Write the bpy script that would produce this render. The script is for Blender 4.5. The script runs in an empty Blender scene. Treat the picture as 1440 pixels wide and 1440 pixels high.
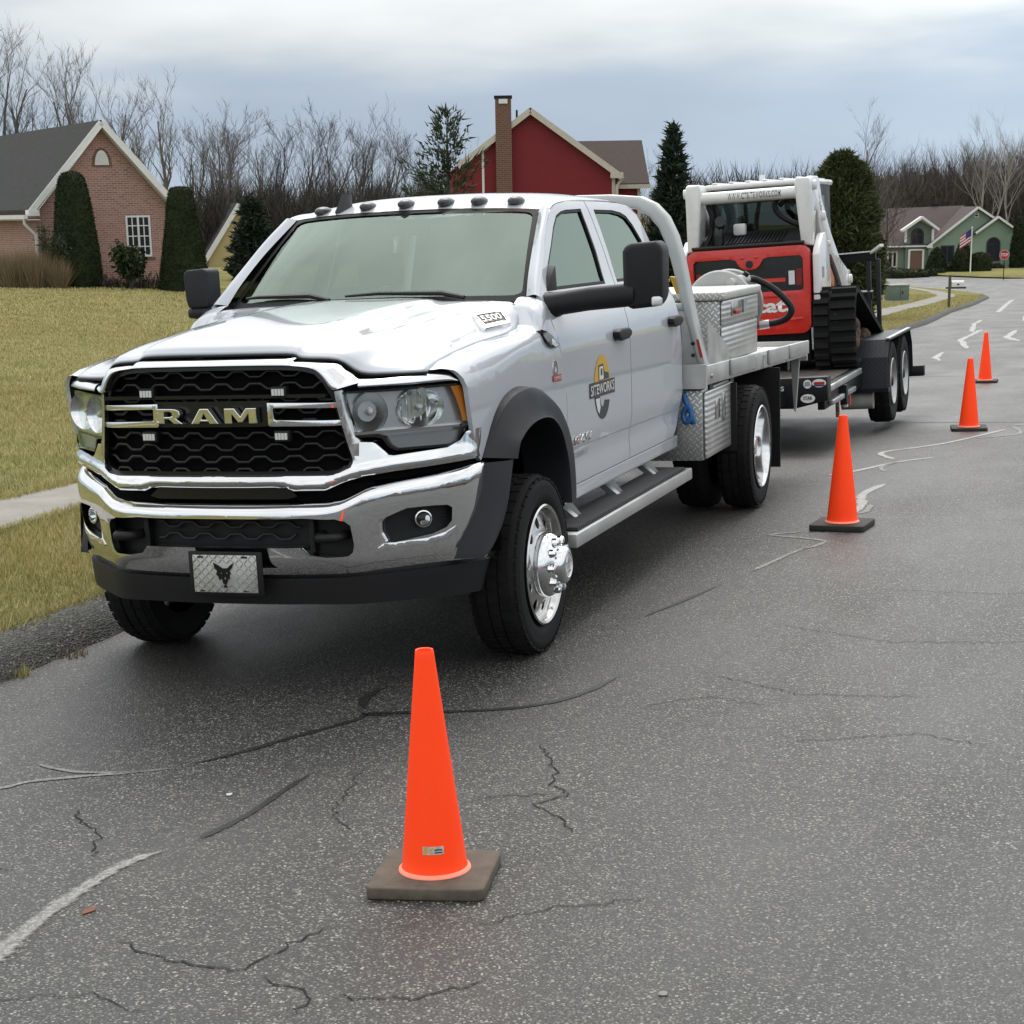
import bpy, bmesh, math, random
import numpy as np
from mathutils import Vector, Matrix

C = bpy.context.scene
# ------------------------------------------------------------------ camera
cam_d = bpy.data.cameras.new('camera')
cam = bpy.data.objects.new('camera', cam_d)
C.collection.objects.link(cam)
cam_d.sensor_width = 36.0
cam_d.lens = 64.858
cam_d.shift_y = 240.0 / 1440.0
cam_d.clip_start = 0.1
cam_d.clip_end = 2000.0
yaw, pitch, roll = 3.47148, -0.25088, -0.01597
fw = Vector((math.cos(pitch) * math.cos(yaw), math.cos(pitch) * math.sin(yaw), math.sin(pitch)))
r0 = Vector((math.sin(yaw), -math.cos(yaw), 0)).normalized()
u0 = r0.cross(fw)
rv = r0 * math.cos(roll) + u0 * math.sin(roll)
uv = -r0 * math.sin(roll) + u0 * math.cos(roll)
M = Matrix((rv, uv, -fw)).transposed().to_4x4()
M.translation = Vector((7.89112, 3.59036, 1.9717))
cam.matrix_world = M
C.camera = cam

# ------------------------------------------------------------------ sky, sun, exposure
W = bpy.data.worlds.new('World')
C.world = W
W.use_nodes = True
nt = W.node_tree
nt.nodes.clear()
SUN_EL, SUN_AZ = math.radians(48), math.radians(192)     # azimuth measured from +x towards +y
def N(t, x=0, **k):
    n = nt.nodes.new(t)
    for a, b in k.items():
        setattr(n, a, b)
    return n
L = nt.links.new
out = N('ShaderNodeOutputWorld'); bg = N('ShaderNodeBackground')
sky = N('ShaderNodeTexSky', sky_type='NISHITA', sun_disc=False)
sky.sun_elevation = SUN_EL
sky.sun_rotation = math.pi / 2 - SUN_AZ
sky.air_density = 1.0; sky.dust_density = 2.0
tc = N('ShaderNodeTexCoord'); sp = N('ShaderNodeSeparateXYZ')
L(tc.outputs['Generated'], sp.inputs[0])
az = N('ShaderNodeMath', operation='ARCTAN2'); L(sp.outputs[1], az.inputs[0]); L(sp.outputs[0], az.inputs[1])
# cloud layer: long flat bands low in the sky, broader lumps towards the zenith
cb = N('ShaderNodeCombineXYZ')
m1 = N('ShaderNodeMath', operation='MULTIPLY'); L(sp.outputs[0], m1.inputs[0]); m1.inputs[1].default_value = 3.0
m2 = N('ShaderNodeMath', operation='MULTIPLY'); L(sp.outputs[1], m2.inputs[0]); m2.inputs[1].default_value = 3.0
m3 = N('ShaderNodeMath', operation='MULTIPLY'); L(sp.outputs[2], m3.inputs[0]); m3.inputs[1].default_value = 15.0
L(m1.outputs[0], cb.inputs[0]); L(m2.outputs[0], cb.inputs[1]); L(m3.outputs[0], cb.inputs[2])
n1 = N('ShaderNodeTexNoise'); n1.inputs['Scale'].default_value = 1.6; n1.inputs['Detail'].default_value = 5.0; n1.inputs['Roughness'].default_value = 0.5
L(cb.outputs[0], n1.inputs['Vector'])
# elevation + noise drives a ramp of cloud tones
ad = N('ShaderNodeMath', operation='MULTIPLY_ADD'); L(n1.outputs[0], ad.inputs[0]); ad.inputs[1].default_value = 0.11
L(sp.outputs[2], ad.inputs[2])
ra = N('ShaderNodeValToRGB')
e = ra.color_ramp
e.interpolation = 'B_SPLINE'
def stop(p, c):
    s = e.elements.new(p); s.color = (*c, 1)
e.elements[0].position = 0.0; e.elements[0].color = (.50, .60, .68, 1)
e.elements[1].position = 1.0; e.elements[1].color = (1.08, 1.11, 1.14, 1)
stop(.055, (.48, .58, .67)); stop(.075, (.42, .525, .64)); stop(.10, (.36, .455, .59)); stop(.125, (.40, .485, .60))
stop(.150, (.66, .71, .73)); stop(.18, (.84, .88, .88)); stop(.26, (.86, .91, .95)); stop(.45, (.95, .99, 1.03)); stop(.7, (1.02, 1.05, 1.08))
L(ad.outputs[0], ra.inputs[0])
n2 = N('ShaderNodeTexNoise'); n2.inputs['Scale'].default_value = 2.9; n2.inputs['Detail'].default_value = 4.0
cb2 = N('ShaderNodeVectorMath', operation='MULTIPLY'); cb2.inputs[1].default_value = (1, 1, 1.8)
L(tc.outputs['Generated'], cb2.inputs[0]); L(cb2.outputs[0], n2.inputs['Vector'])
mr = N('ShaderNodeMapRange'); L(n2.outputs[0], mr.inputs[0])
mr.inputs[1].default_value = .3; mr.inputs[2].default_value = .72; mr.inputs[3].default_value = .84; mr.inputs[4].default_value = 1.20
mx = N('ShaderNodeVectorMath', operation='SCALE'); L(ra.outputs[0], mx.inputs[0]); L(mr.outputs[0], mx.inputs['Scale'])
sdv = N('ShaderNodeVectorMath', operation='DOT_PRODUCT'); L(tc.outputs['Generated'], sdv.inputs[0])
sdv.inputs[1].default_value = (math.cos(SUN_EL) * math.cos(SUN_AZ), math.cos(SUN_EL) * math.sin(SUN_AZ), math.sin(SUN_EL))
gl_ = N('ShaderNodeMapRange', interpolation_type='SMOOTHSTEP'); L(sdv.outputs['Value'], gl_.inputs[0]); gl_.inputs[1].default_value = .72; gl_.inputs[2].default_value = 1.0; gl_.inputs[3].default_value = 1.0; gl_.inputs[4].default_value = 1.9
mx2 = N('ShaderNodeVectorMath', operation='SCALE'); L(mx.outputs[0], mx2.inputs[0]); L(gl_.outputs[0], mx2.inputs['Scale'])
# the blue sky of the Sky Texture shows faintly through the cloud
SK = 0.10
cl10 = N('ShaderNodeVectorMath', operation='SCALE'); L(mx2.outputs[0], cl10.inputs[0]); cl10.inputs['Scale'].default_value = 1.0 / SK
mix = N('ShaderNodeMix', data_type='RGBA'); mix.inputs[0].default_value = 0.93
L(sky.outputs[0], mix.inputs[6]); L(cl10.outputs[0], mix.inputs[7])
L(mix.outputs[2], bg.inputs[0]); bg.inputs[1].default_value = SK
L(bg.outputs[0], out.inputs[0])

sd = bpy.data.lights.new('sun', 'SUN'); sd.energy = 0.9; sd.angle = math.radians(30); sd.color = (1.0, .965, .91)
sun = bpy.data.objects.new('sun', sd); C.collection.objects.link(sun)
sdir = Vector((math.cos(SUN_EL) * math.cos(SUN_AZ), math.cos(SUN_EL) * math.sin(SUN_AZ), math.sin(SUN_EL)))
sun.rotation_euler = sdir.to_track_quat('Z', 'Y').to_euler()
sun.location = (0, 0, 30)
vs = C.view_settings
vs.view_transform = 'Standard'; vs.look = 'None'; vs.exposure = 0.25; vs.gamma = 1.0; vs.use_curve_mapping = False
C.cycles.max_bounces = 7
C.cycles.transparent_max_bounces = 12
C.cycles.caustics_reflective = False; C.cycles.caustics_refractive = False

rnd = random.Random(7)
R_ = math.radians

# ------------------------------------------------------------------ materials
MATS = {}
class NB:
    """small node builder for one material"""
    def __init__(s, name):
        m = bpy.data.materials.new(name); m.use_nodes = True
        s.m = m; s.t = m.node_tree; s.t.nodes.clear()
        s.o = s.n('ShaderNodeOutputMaterial'); s.p = s.n('ShaderNodeBsdfPrincipled')
        s.l(s.p.outputs[0], s.o.inputs[0]); MATS[name] = m
    def n(s, t, **k):
        n = s.t.nodes.new(t)
        for a, b in k.items():
            setattr(n, a, b)
        return n
    def l(s, a, b): s.t.links.new(a, b)
    def set(s, **k):
        for a, b in k.items():
            i = s.p.inputs[a.replace('_', ' ')]
            i.default_value = (*b, 1) if isinstance(b, tuple) and len(b) == 3 and i.type == 'RGBA' else b
        return s
    def obj(s, scale=(1, 1, 1), gen='Object'):
        tc = s.n('ShaderNodeTexCoord'); mp = s.n('ShaderNodeMapping'); mp.inputs['Scale'].default_value = scale
        s.l(tc.outputs[gen], mp.inputs[0]); return mp.outputs[0]
    def pos(s, scale=(1, 1, 1)):
        g = s.n('ShaderNodeNewGeometry'); mp = s.n('ShaderNodeMapping'); mp.inputs['Scale'].default_value = scale
        s.l(g.outputs['Position'], mp.inputs[0]); return mp.outputs[0]
    def noise(s, vec, scale, detail=3, rough=.55, out=0):
        n = s.n('ShaderNodeTexNoise'); n.inputs['Scale'].default_value = scale; n.inputs['Detail'].default_value = detail
        n.inputs['Roughness'].default_value = rough
        s.l(vec, n.inputs['Vector']); return n.outputs[out]
    def vor(s, vec, scale, feature='F1', out=0):
        n = s.n('ShaderNodeTexVoronoi'); n.feature = feature; n.inputs['Scale'].default_value = scale
        s.l(vec, n.inputs['Vector']); return n.outputs[out]
    def ramp(s, fac, stops, interp='LINEAR'):
        r = s.n('ShaderNodeValToRGB'); e = r.color_ramp; e.interpolation = interp
        while len(e.elements) > 1: e.elements.remove(e.elements[-1])
        for i, (p, c) in enumerate(stops):
            c = (c, c, c) if isinstance(c, (int, float)) else c
            if i == 0: el = e.elements[0]; el.position = p
            else: el = e.elements.new(p)
            el.color = (*c, 1)
        s.l(fac, r.inputs[0]); return r.outputs[0]
    def mix(s, fac, a, b, mode='MIX'):
        m = s.n('ShaderNodeMix', data_type='RGBA', blend_type=mode)
        for i, v in ((0, fac), (6, a), (7, b)):
            if isinstance(v, (int, float)): m.inputs[i].default_value = v
            elif isinstance(v, tuple): m.inputs[i].default_value = (*v, 1)
            else: s.l(v, m.inputs[i])
        return m.outputs[2]
    def math(s, op, a, b=0.0, c=None):
        m = s.n('ShaderNodeMath', operation=op)
        for i, v in enumerate((a, b, c)):
            if v is None: continue
            if isinstance(v, (int, float)): m.inputs[i].default_value = v
            else: s.l(v, m.inputs[i])
        return m.outputs[0]
    def col(s, c): s.l(c, s.p.inputs['Base Color']); return s
    def rough(s, c): s.l(c, s.p.inputs['Roughness']); return s
    def bump(s, h, strength=.3, dist=.01):
        b = s.n('ShaderNodeBump'); b.inputs['Strength'].default_value = strength; b.inputs['Distance'].default_value = dist
        s.l(h, b.inputs['Height']); s.l(b.outputs[0], s.p.inputs['Normal']); return s

def simple(name, col, rough=.5, metal=0.0, var=0.0, vscale=6, bump=0.0, bscale=60, coat=0.0, **k):
    b = NB(name).set(Base_Color=col, Roughness=rough, Metallic=metal)
    if coat: b.set(Coat_Weight=coat, Coat_Roughness=.04)
    b.set(**k)
    if var:
        v = b.obj()
        n = b.noise(v, vscale, 4)
        lo = tuple(c * (1 - var) for c in col); hi = tuple(min(1, c * (1 + var)) for c in col)
        b.col(b.ramp(n, [(.3, lo), (.7, hi)]))
        b.rough(b.ramp(n, [(.3, max(0, rough - .08)), (.7, min(1, rough + .08))]))
    if bump:
        b.bump(b.noise(b.obj(), bscale, 3), bump, .004)
    return b.m

# car paint with a clear coat, slight road film low down
b = NB('white_paint').set(Base_Color=(.53, .565, .61), Roughness=.38, Coat_Weight=1.0, Coat_Roughness=.03)
v = b.obj(); n = b.noise(v, 2.5, 5)
sx = b.n('ShaderNodeSeparateXYZ'); b.l(v, sx.inputs[0])
low = b.ramp(sx.outputs[2], [(.55, 1.0), (1.05, 0.0)])
dirt = b.math('MULTIPLY', low, b.ramp(n, [(.35, .15), (.7, .55)]))
b.col(b.mix(dirt, (.53, .565, .61), (.46, .47, .475)))
simple('chrome', (.80, .81, .82), .045, 1.0)
simple('polished_alloy', (.62, .62, .61), .20, 1.0, var=.12, vscale=14)
simple('rim_bright', (.75, .76, .77), .10, 1.0)
simple('black_gloss', (.008, .008, .009), .22)
simple('black_plastic', (.011, .011, .012), .50, Specular_IOR_Level=.32, bump=.25, bscale=400)
simple('flare_plastic', (.017, .0185, .022), .55, Specular_IOR_Level=.32, var=.2, bump=.25, bscale=500)
simple('dark_void', (.004, .004, .004), .9, Specular_IOR_Level=.1)  # near-black; shade inside gaps and cavities put into the colour
simple('lamp_smoke', (.05, .05, .052), .3, var=.5, vscale=40)
simple('mesh_black', (.006, .006, .007), .42)
simple('rubber_seal', (.008, .008, .008), .6, Specular_IOR_Level=.3)
simple('tyre_rubber', (.012, .012, .0125), .78, Specular_IOR_Level=.25, var=.35, vscale=9, bump=.4, bscale=90)
simple('frame_black', (.008, .009, .011), .42, var=.3, Specular_IOR_Level=.3)
simple('white_enamel', (.80, .80, .79), .28, var=.05, coat=.5)
simple('red_enamel', (.62, .022, .012), .27, var=.06, coat=.6)
simple('red_plastic_dark', (.22, .01, .012), .2)
simple('amber_lens', (.62, .19, .01), .12, coat=1.0)
simple('reflect_white', (.72, .74, .74), .18)
simple('silver_lens', (.80, .82, .83), .34, .45)
simple('bowl_chrome', (.80, .81, .82), .10, 1.0)
simple('lamp_housing', (.70, .715, .73), .26, .7)
simple('park_lens', (.34, .35, .36), .18, .3)
simple('mirror_glass', (.8, .8, .8), .03, 1.0)
simple('decal_yellow', (.72, .42, .03), .4)
simple('decal_dark', (.035, .042, .045), .4)
simple('decal_white', (.82, .82, .80), .4)
simple('decal_red', (.45, .03, .03), .4)
simple('decal_gray', (.32, .34, .35), .4)
simple('cloth_seat', (.05, .05, .052), .9)
simple('blue_plastic', (.03, .16, .42), .4)
b = NB('fluoro_orange'); v = b.obj((1, 1, .5)); n = b.noise(v, 9, 5, .65)
b.col(b.mix(b.ramp(n, [(.58, 0.), (.80, .35)]), b.mix(b.ramp(b.noise(v, 3, 3), [(.35, 0.), (.65, .5)]), (1.55, .085, .010), (1.6, .11, .020)), (1.2, .20, .10))); b.set(Roughness=.5, Specular_IOR_Level=.3); b.bump(b.noise(v, 5, 2), .12, .01)
simple('rib_gray', (.10, .10, .105), .6)
simple('fluoro_edge', (1.4, .38, .24), .5)
simple('cone_rubber_brown', (.115, .095, .072), .85, var=.3, vscale=18, bump=.4, bscale=160)
simple('cone_rubber_black', (.028, .027, .024), .75, var=.3, vscale=18, bump=.3, bscale=160)
simple('paper_label', (.55, .55, .52), .5, var=.35, vscale=160)
simple('galvanised', (.46, .48, .48), .42, .75, var=.2)
simple('mud', (.10, .065, .045), .95, var=.5, vscale=25, bump=1.0, bscale=40)
simple('wood_post', (.10, .085, .07), .85, var=.3)
simple('trim_white', (.74, .74, .72), .5, var=.05)
simple('trim_cream', (.55, .50, .42), .55, var=.08)
simple('window_dark', (.02, .024, .028), .06)
simple('green_box', (.12, .165, .125), .55, var=.1)
simple('concrete_pad', (.42, .41, .38), .9, var=.15)
simple('sign_red', (.52, .025, .03), .4)
simple('flag_white', (.75, .72, .72), .8)
simple('flag_red', (.45, .03, .05), .8)
simple('flag_blue', (.03, .05, .17), .8)
simple('pole_white', (.78, .78, .78), .4)
simple('shutter_dark', (.018, .022, .032), .5)

# bare aluminium sheet, dulled
b = NB('alu_sheet').set(Metallic=.78, Roughness=.46)
v = b.obj(); n = b.noise(v, 7, 5)
b.col(b.ramp(n, [(.3, (.50, .50, .48)), (.7, (.68, .68, .66))])); b.rough(b.ramp(n, [(.3, .38), (.7, .58)]))
simple('alu_painted', (.50, .51, .50), .42, .55, var=.08)
# tread plate: raised diamonds
def treadplate(name, c0, metal, rough, scale):
    b = NB(name).set(Metallic=metal, Roughness=rough)
    v = b.obj()
    sp_ = b.n('ShaderNodeSeparateXYZ'); b.l(v, sp_.inputs[0])
    # two directions of short bars from the sum / difference of the coordinates
    a0 = b.math('ADD', sp_.outputs[0], sp_.outputs[1])
    u = b.math('MULTIPLY', b.math('ADD', a0, sp_.outputs[2]), scale)
    w = b.math('MULTIPLY', b.math('SUBTRACT', a0, sp_.outputs[2]), scale)
    def bars(p, q):
        cell = b.math('FLOOR', p); odd = b.math('MODULO', b.math('ABSOLUTE', b.math('ADD', cell, b.math('FLOOR', q))), 2.0)
        fp = b.math('ABSOLUTE', b.math('SUBTRACT', b.math('FRACT', p), .5)); fq = b.math('ABSOLUTE', b.math('SUBTRACT', b.math('FRACT', q), .5))
        s1 = b.math('MULTIPLY', b.math('LESS_THAN', fp, .14), b.math('LESS_THAN', fq, .45))
        return s1, odd, fp, fq
    s1, odd, fp, fq = bars(u, w)
    s2 = b.math('MULTIPLY', b.math('LESS_THAN', fq, .14), b.math('LESS_THAN', fp, .45))
    h = b.n('ShaderNodeMix', data_type='FLOAT'); b.l(odd, h.inputs[0]); b.l(s1, h.inputs[2]); b.l(s2, h.inputs[3])
    hh = h.outputs[0]
    n = b.noise(v, 8, 5)
    lo = tuple(c * .55 for c in c0); hi = tuple(min(.9, c * 1.25) for c in c0)  # lighter bars, darker plate: light on the relief put into the colour
    b.col(b.mix(hh, b.mix(b.ramp(n, [(.3, 0.), (.75, .8)]), tuple(c * .72 for c in c0), lo), hi))
    b.rough(b.ramp(hh, [(0., rough + .1), (1., rough - .12)]))
    b.bump(hh, 1.0, .008)
    return b.m
treadplate('tread_alu', (.60, .61, .60), .8, .42, 24)
treadplate('tread_white', (.74, .74, .70), .25, .5, 24)
treadplate('tread_dark', (.02, .023, .032), .2, .4, 24)
# horizontally pressed aluminium door skin
b = NB('alu_ribbed').set(Metallic=.8, Roughness=.36)
v = b.obj(); sp_ = b.n('ShaderNodeSeparateXYZ'); b.l(v, sp_.inputs[0])
wv = b.math('SINE', b.math('MULTIPLY', sp_.outputs[2], 2 * math.pi / .034)); wx = b.math('SINE', b.math('MULTIPLY', sp_.outputs[0], 2 * math.pi / .05))
b.bump(b.math('ADD', wv, b.math('MULTIPLY', wx, .35)), .28, .004)
b.col(b.ramp(b.noise(v, 6, 4), [(.3, (.56, .56, .54)), (.7, (.70, .70, .68))]))

# glass: clear coat over a dark tint (mixed with what is behind)
def glass(name, tint, refl_ior, rough=.0, mixf=1.0):
    b = NB(name); t = b.t
    tr = b.n('ShaderNodeBsdfTransparent'); tr.inputs[0].default_value = (*tint, 1)
    gl = b.n('ShaderNodeBsdfGlossy'); gl.inputs['Roughness'].default_value = rough; gl.inputs[0].default_value = (.80, .97, .86, 1)
    g = b.n('ShaderNodeNewGeometry'); dp = b.n('ShaderNodeVectorMath', operation='DOT_PRODUCT'); b.l(g.outputs['Normal'], dp.inputs[0]); b.l(g.outputs['Incoming'], dp.inputs[1])
    c1 = b.math('SUBTRACT', 1.0, b.math('ABSOLUTE', dp.outputs['Value'])); f0 = ((refl_ior - 1) / (refl_ior + 1)) ** 2
    fac = b.math('MULTIPLY_ADD', b.math('POWER', c1, 5.0), 1 - f0, f0)
    mxs = b.n('ShaderNodeMixShader'); b.l(fac, mxs.inputs[0]); b.l(tr.outputs[0], mxs.inputs[1]); b.l(gl.outputs[0], mxs.inputs[2])
    b.l(mxs.outputs[0], b.o.inputs[0]); return b.m
glass('windshield_glass', (.50, .60, .55), 2.5)
glass('side_glass', (.12, .14, .14), 2.3)
glass('lens_clear', (.93, .95, .96), 1.45)
glass('cab_glass', (.45, .50, .50), 1.6)

# asphalt: dark binder with pale stone chips, damp sheen
b = NB('asphalt')
v = b.pos()
SC = 118
ch = b.vor(v, SC, out=1); sepc = b.n('ShaderNodeSeparateColor'); b.l(ch, sepc.inputs[0])          # one random value per chip
big = b.noise(b.pos((.5, 1.2, 1)), .8, 6, .62); mid = b.noise(v, 6, 5, .65); fine = b.noise(v, 330, 2)
chip = b.ramp(sepc.outputs[0], [(.0, (.030, .029, .027)), (.22, (.058, .056, .052)), (.42, (.115, .111, .101)), (.62, (.185, .178, .161)), (.80, (.28, .27, .244)), (.94, (.46, .446, .40))], 'CONSTANT')
dd = b.vor(v, SC, out=0)
size = b.ramp(sepc.outputs[1], [(0., .30), (1., .62)])
stone = b.math('LESS_THAN', dd, size)                                                             # stone above the dark binder
c1 = b.mix(stone, (.024, .0235, .0225), chip)
c2 = b.mix(b.ramp(fine, [(.40, .0), (.7, .35)]), c1, (.070, .068, .062))
c3 = b.mix(b.ramp(big, [(.38, .0), (.66, .40)]), c2, (.048, .047, .044))
c4 = b.mix(b.ramp(mid, [(.55, .0), (.78, .22)]), c3, (.12, .116, .106))
c5 = b.mix(b.ramp(b.noise(b.pos((.25, 2.2, 1)), .5, 4), [(.5, 0.), (.7, .20)]), c4, (.12, .117, .108))
b.col(c5)
b.rough(b.ramp(big, [(.32, .62), (.68, .42)]))
b.bump(b.math('ADD', b.math('MULTIPLY', dd, -1.0), b.math('MULTIPLY', fine, .4)), .6, .006)
b.set(Specular_IOR_Level=.5)
# kerb: coarser, darker, older asphalt
b = NB('kerb_asphalt'); v = b.pos()
ch = b.vor(v, 85, out=1); sepc = b.n('ShaderNodeSeparateColor'); b.l(ch, sepc.inputs[0])
chip = b.ramp(sepc.outputs[0], [(0., (.045, .044, .041)), (.5, (.085, .083, .076)), (.8, (.14, .136, .125)), (.96, (.26, .25, .23))], 'CONSTANT')
b.col(b.mix(b.ramp(b.noise(v, 3, 5), [(.4, 0.), (.75, .6)]), chip, (.065, .066, .052)))
b.set(Roughness=.8); b.bump(b.math('ADD', b.vor(v, 85, out=0), b.noise(v, 14, 4)), .8, .012)
# tar crack filler: bitumen, dark when new, pale where dried and sandy
def filler(name, stops, rough, edge=1.0):
    b = NB(name); v = b.pos(); n = b.noise(v, 34, 5, .7)
    sp2 = b.vor(v, 118, out=1); sc2 = b.n('ShaderNodeSeparateColor'); b.l(sp2, sc2.inputs[0])
    b.col(b.ramp(b.math('ADD', b.math('MULTIPLY', n, .55), b.math('MULTIPLY', sc2.outputs[0], .45)), stops)); b.set(Roughness=rough); b.bump(b.noise(v, 150, 3), .4, .003)
    at_ = b.n('ShaderNodeAttribute'); at_.attribute_name = 'cover'
    al = b.math('MULTIPLY', b.math('SUBTRACT', b.math('ADD', b.math('MULTIPLY', at_.outputs['Fac'], 1.35), b.math('MULTIPLY', b.noise(v, 55, 4, .7), .9)), .95), 3.5 * edge)
    cl = b.n('ShaderNodeClamp'); b.l(al, cl.inputs[0]); b.l(cl.outputs[0], b.p.inputs['Alpha']); return b.m
filler('tar', [(.2, (.010, .010, .0105)), (.6, (.020, .020, .0205)), (.85, (.055, .054, .052))], .42)
filler('tar_pale', [(.2, (.13, .128, .12)), (.5, (.25, .246, .232)), (.85, (.42, .41, .39))], .75, .7)
filler('tar_white', [(.2, (.22, .22, .21)), (.5, (.40, .395, .38)), (.85, (.55, .54, .52))], .7, .9)
filler('crack', [(.2, (.008, .008, .0075)), (.8, (.018, .0175, .016))], .95)
b = NB('paint_faded'); v = b.pos(); b.col(b.ramp(b.noise(v, 30, 4), [(.4, (.10, .10, .095)), (.6, (.5, .5, .48))])); b.set(Roughness=.8)
# concrete pavement
b = NB('pavement'); v = b.pos()
n = b.noise(v, 3.5, 6, .6)
b.col(b.mix(b.ramp(b.noise(v, 160, 2), [(.35, 0.), (.7, .5)]), b.ramp(n, [(.3, (.24, .225, .195)), (.7, (.36, .34, .30))]), (.21, .20, .175)))
b.set(Roughness=.88); b.bump(b.noise(v, 220, 2), .3, .003)
# turf soil sheet under and beyond the blades
b = NB('turf'); v = b.pos()
n1_ = b.noise(b.pos((.05, .16, .1)), 1.3, 5, .6); n2_ = b.noise(v, 2.2, 5, .65); n3_ = b.noise(v, 26, 4, .7); n4_ = b.noise(b.pos((1, .25, 1)), .9, 3, .5)
base = b.ramp(n1_, [(.35, (.20, .215, .066)), (.5, (.28, .262, .088)), (.66, (.38, .325, .130))])
base = b.mix(b.ramp(n2_, [(.38, 0.), (.62, .75)]), base, (.41, .345, .16))
base = b.mix(b.ramp(n4_, [(.42, .0), (.62, .6)]), base, (.165, .185, .052))
base = b.mix(b.ramp(n3_, [(.3, .75), (.6, 0.)]), base, (.13, .128, .045))
b.col(base); b.set(Roughness=.95, Specular_IOR_Level=.1); b.bump(n3_, 1.0, .05)
def foliage(name, stops, var_scale=.35, rough=.75, trans=.25):
    b = NB(name)
    oi = b.n('ShaderNodeNewGeometry')
    v = b.pos()
    n = b.noise(v, var_scale, 4, .7)
    rr = b.math('ADD', b.math('MULTIPLY', oi.outputs['Random Per Island'], .55), b.math('MULTIPLY', n, .45))
    b.col(b.ramp(rr, stops)); b.set(Roughness=rough, Specular_IOR_Level=.2); return b.m
foliage('grass_blade', [(.15, (.175, .19, .055)), (.38, (.33, .305, .110)), (.56, (.50, .43, .20)), (.75, (.66, .56, .32))], 1.2)
foliage('dry_grass', [(.2, (.17, .125, .075)), (.55, (.27, .205, .13)), (.8, (.38, .30, .20))], 2.0)
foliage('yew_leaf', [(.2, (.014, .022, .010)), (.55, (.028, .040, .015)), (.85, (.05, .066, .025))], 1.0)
foliage('spruce_needle', [(.2, (.014, .024, .015)), (.55, (.030, .046, .030)), (.85, (.060, .082, .058))], .8)
foliage('pine_needle', [(.2, (.022, .034, .018)), (.55, (.042, .060, .030)), (.85, (.085, .105, .055))], .8)
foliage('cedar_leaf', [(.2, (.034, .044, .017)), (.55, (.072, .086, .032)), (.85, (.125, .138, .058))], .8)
foliage('shrub_leaf', [(.2, (.020, .030, .014)), (.55, (.045, .058, .028)), (.85, (.085, .10, .055))], 1.0)
foliage('brush', [(.2, (.035, .030, .026)), (.55, (.065, .056, .048)), (.85, (.10, .088, .074))], .5)
simple('bark_gray', (.135, .12, .108), .9, var=.35, vscale=3)
simple('bark_dark', (.075, .066, .060), .9, var=.35, vscale=3)
simple('bark_pale', (.27, .25, .23), .85, var=.25, vscale=3)
b = NB('wood_far'); oi = b.n('ShaderNodeNewGeometry'); nn = b.noise(b.pos(), .06, 4, .7)
b.col(b.ramp(b.math('ADD', b.math('MULTIPLY', oi.outputs['Random Per Island'], .6), b.math('MULTIPLY', nn, .4)), [(.2, (.050, .042, .040)), (.5, (.095, .080, .075)), (.8, (.16, .138, .128))])); b.set(Roughness=.95, Specular_IOR_Level=.05)
b = NB('leaf_litter'); v = b.pos((1, 1, .12)); b.col(b.ramp(b.noise(v, 1.1, 6, .7), [(.35, (.070, .058, .052)), (.65, (.125, .106, .096))])); b.set(Roughness=1.0, Specular_IOR_Level=.05)
# house skins
def brick(name, c1, c2, mort, bw, bh):
    b = NB(name); t = b.n('ShaderNodeTexCoord')
    g = b.n('ShaderNodeSeparateXYZ'); b.l(t.outputs['Object'], g.inputs[0])
    cx = b.n('ShaderNodeCombineXYZ'); b.l(b.math('ADD', g.outputs[0], g.outputs[1]), cx.inputs[0]); b.l(g.outputs[2], cx.inputs[1])
    br = b.n('ShaderNodeTexBrick'); b.l(cx.outputs[0], br.inputs['Vector'])
    br.inputs['Color1'].default_value = (*c1, 1); br.inputs['Color2'].default_value = (*c2, 1); br.inputs['Mortar'].default_value = (*mort, 1)
    br.inputs['Scale'].default_value = 1.0; br.inputs['Brick Width'].default_value = bw; br.inputs['Row Height'].default_value = bh
    br.inputs['Mortar Size'].default_value = .012; br.inputs['Bias'].default_value = -.1
    n = b.noise(cx.outputs[0], .8, 4)
    b.col(b.mix(b.ramp(n, [(.4, 0.), (.7, .35)]), br.outputs[0], tuple(c * 1.25 for c in c1))); b.set(Roughness=.9); b.bump(br.outputs[1], -.4, .01)
brick('brick_pink', (.36, .185, .148), (.205, .098, .080), (.40, .33, .29), .215, .075)
brick('brick_brown', (.16, .075, .05), (.11, .052, .038), (.2, .15, .12), .215, .075)
def lapped(name, col, pitch, depth=.6):
    b = NB(name); t = b.n('ShaderNodeTexCoord'); g = b.n('ShaderNodeSeparateXYZ'); b.l(t.outputs['Object'], g.inputs[0])
    fr = b.math('FRACT', b.math('DIVIDE', g.outputs[2], pitch))
    n = b.noise(t.outputs['Object'], 2.0, 4)
    b.col(b.mix(b.ramp(n, [(.35, 0.), (.7, .3)]), col, tuple(c * .78 for c in col))); b.set(Roughness=.6)
    b.bump(fr, depth, .02)
lapped('siding_red', (.215, .012, .022), .11)
lapped('siding_yellow', (.56, .46, .23), .11)
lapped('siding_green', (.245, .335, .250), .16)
lapped('siding_green_shaded', (.17, .215, .165), .16)  # darker copy of the green siding, shade put into the colour
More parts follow.
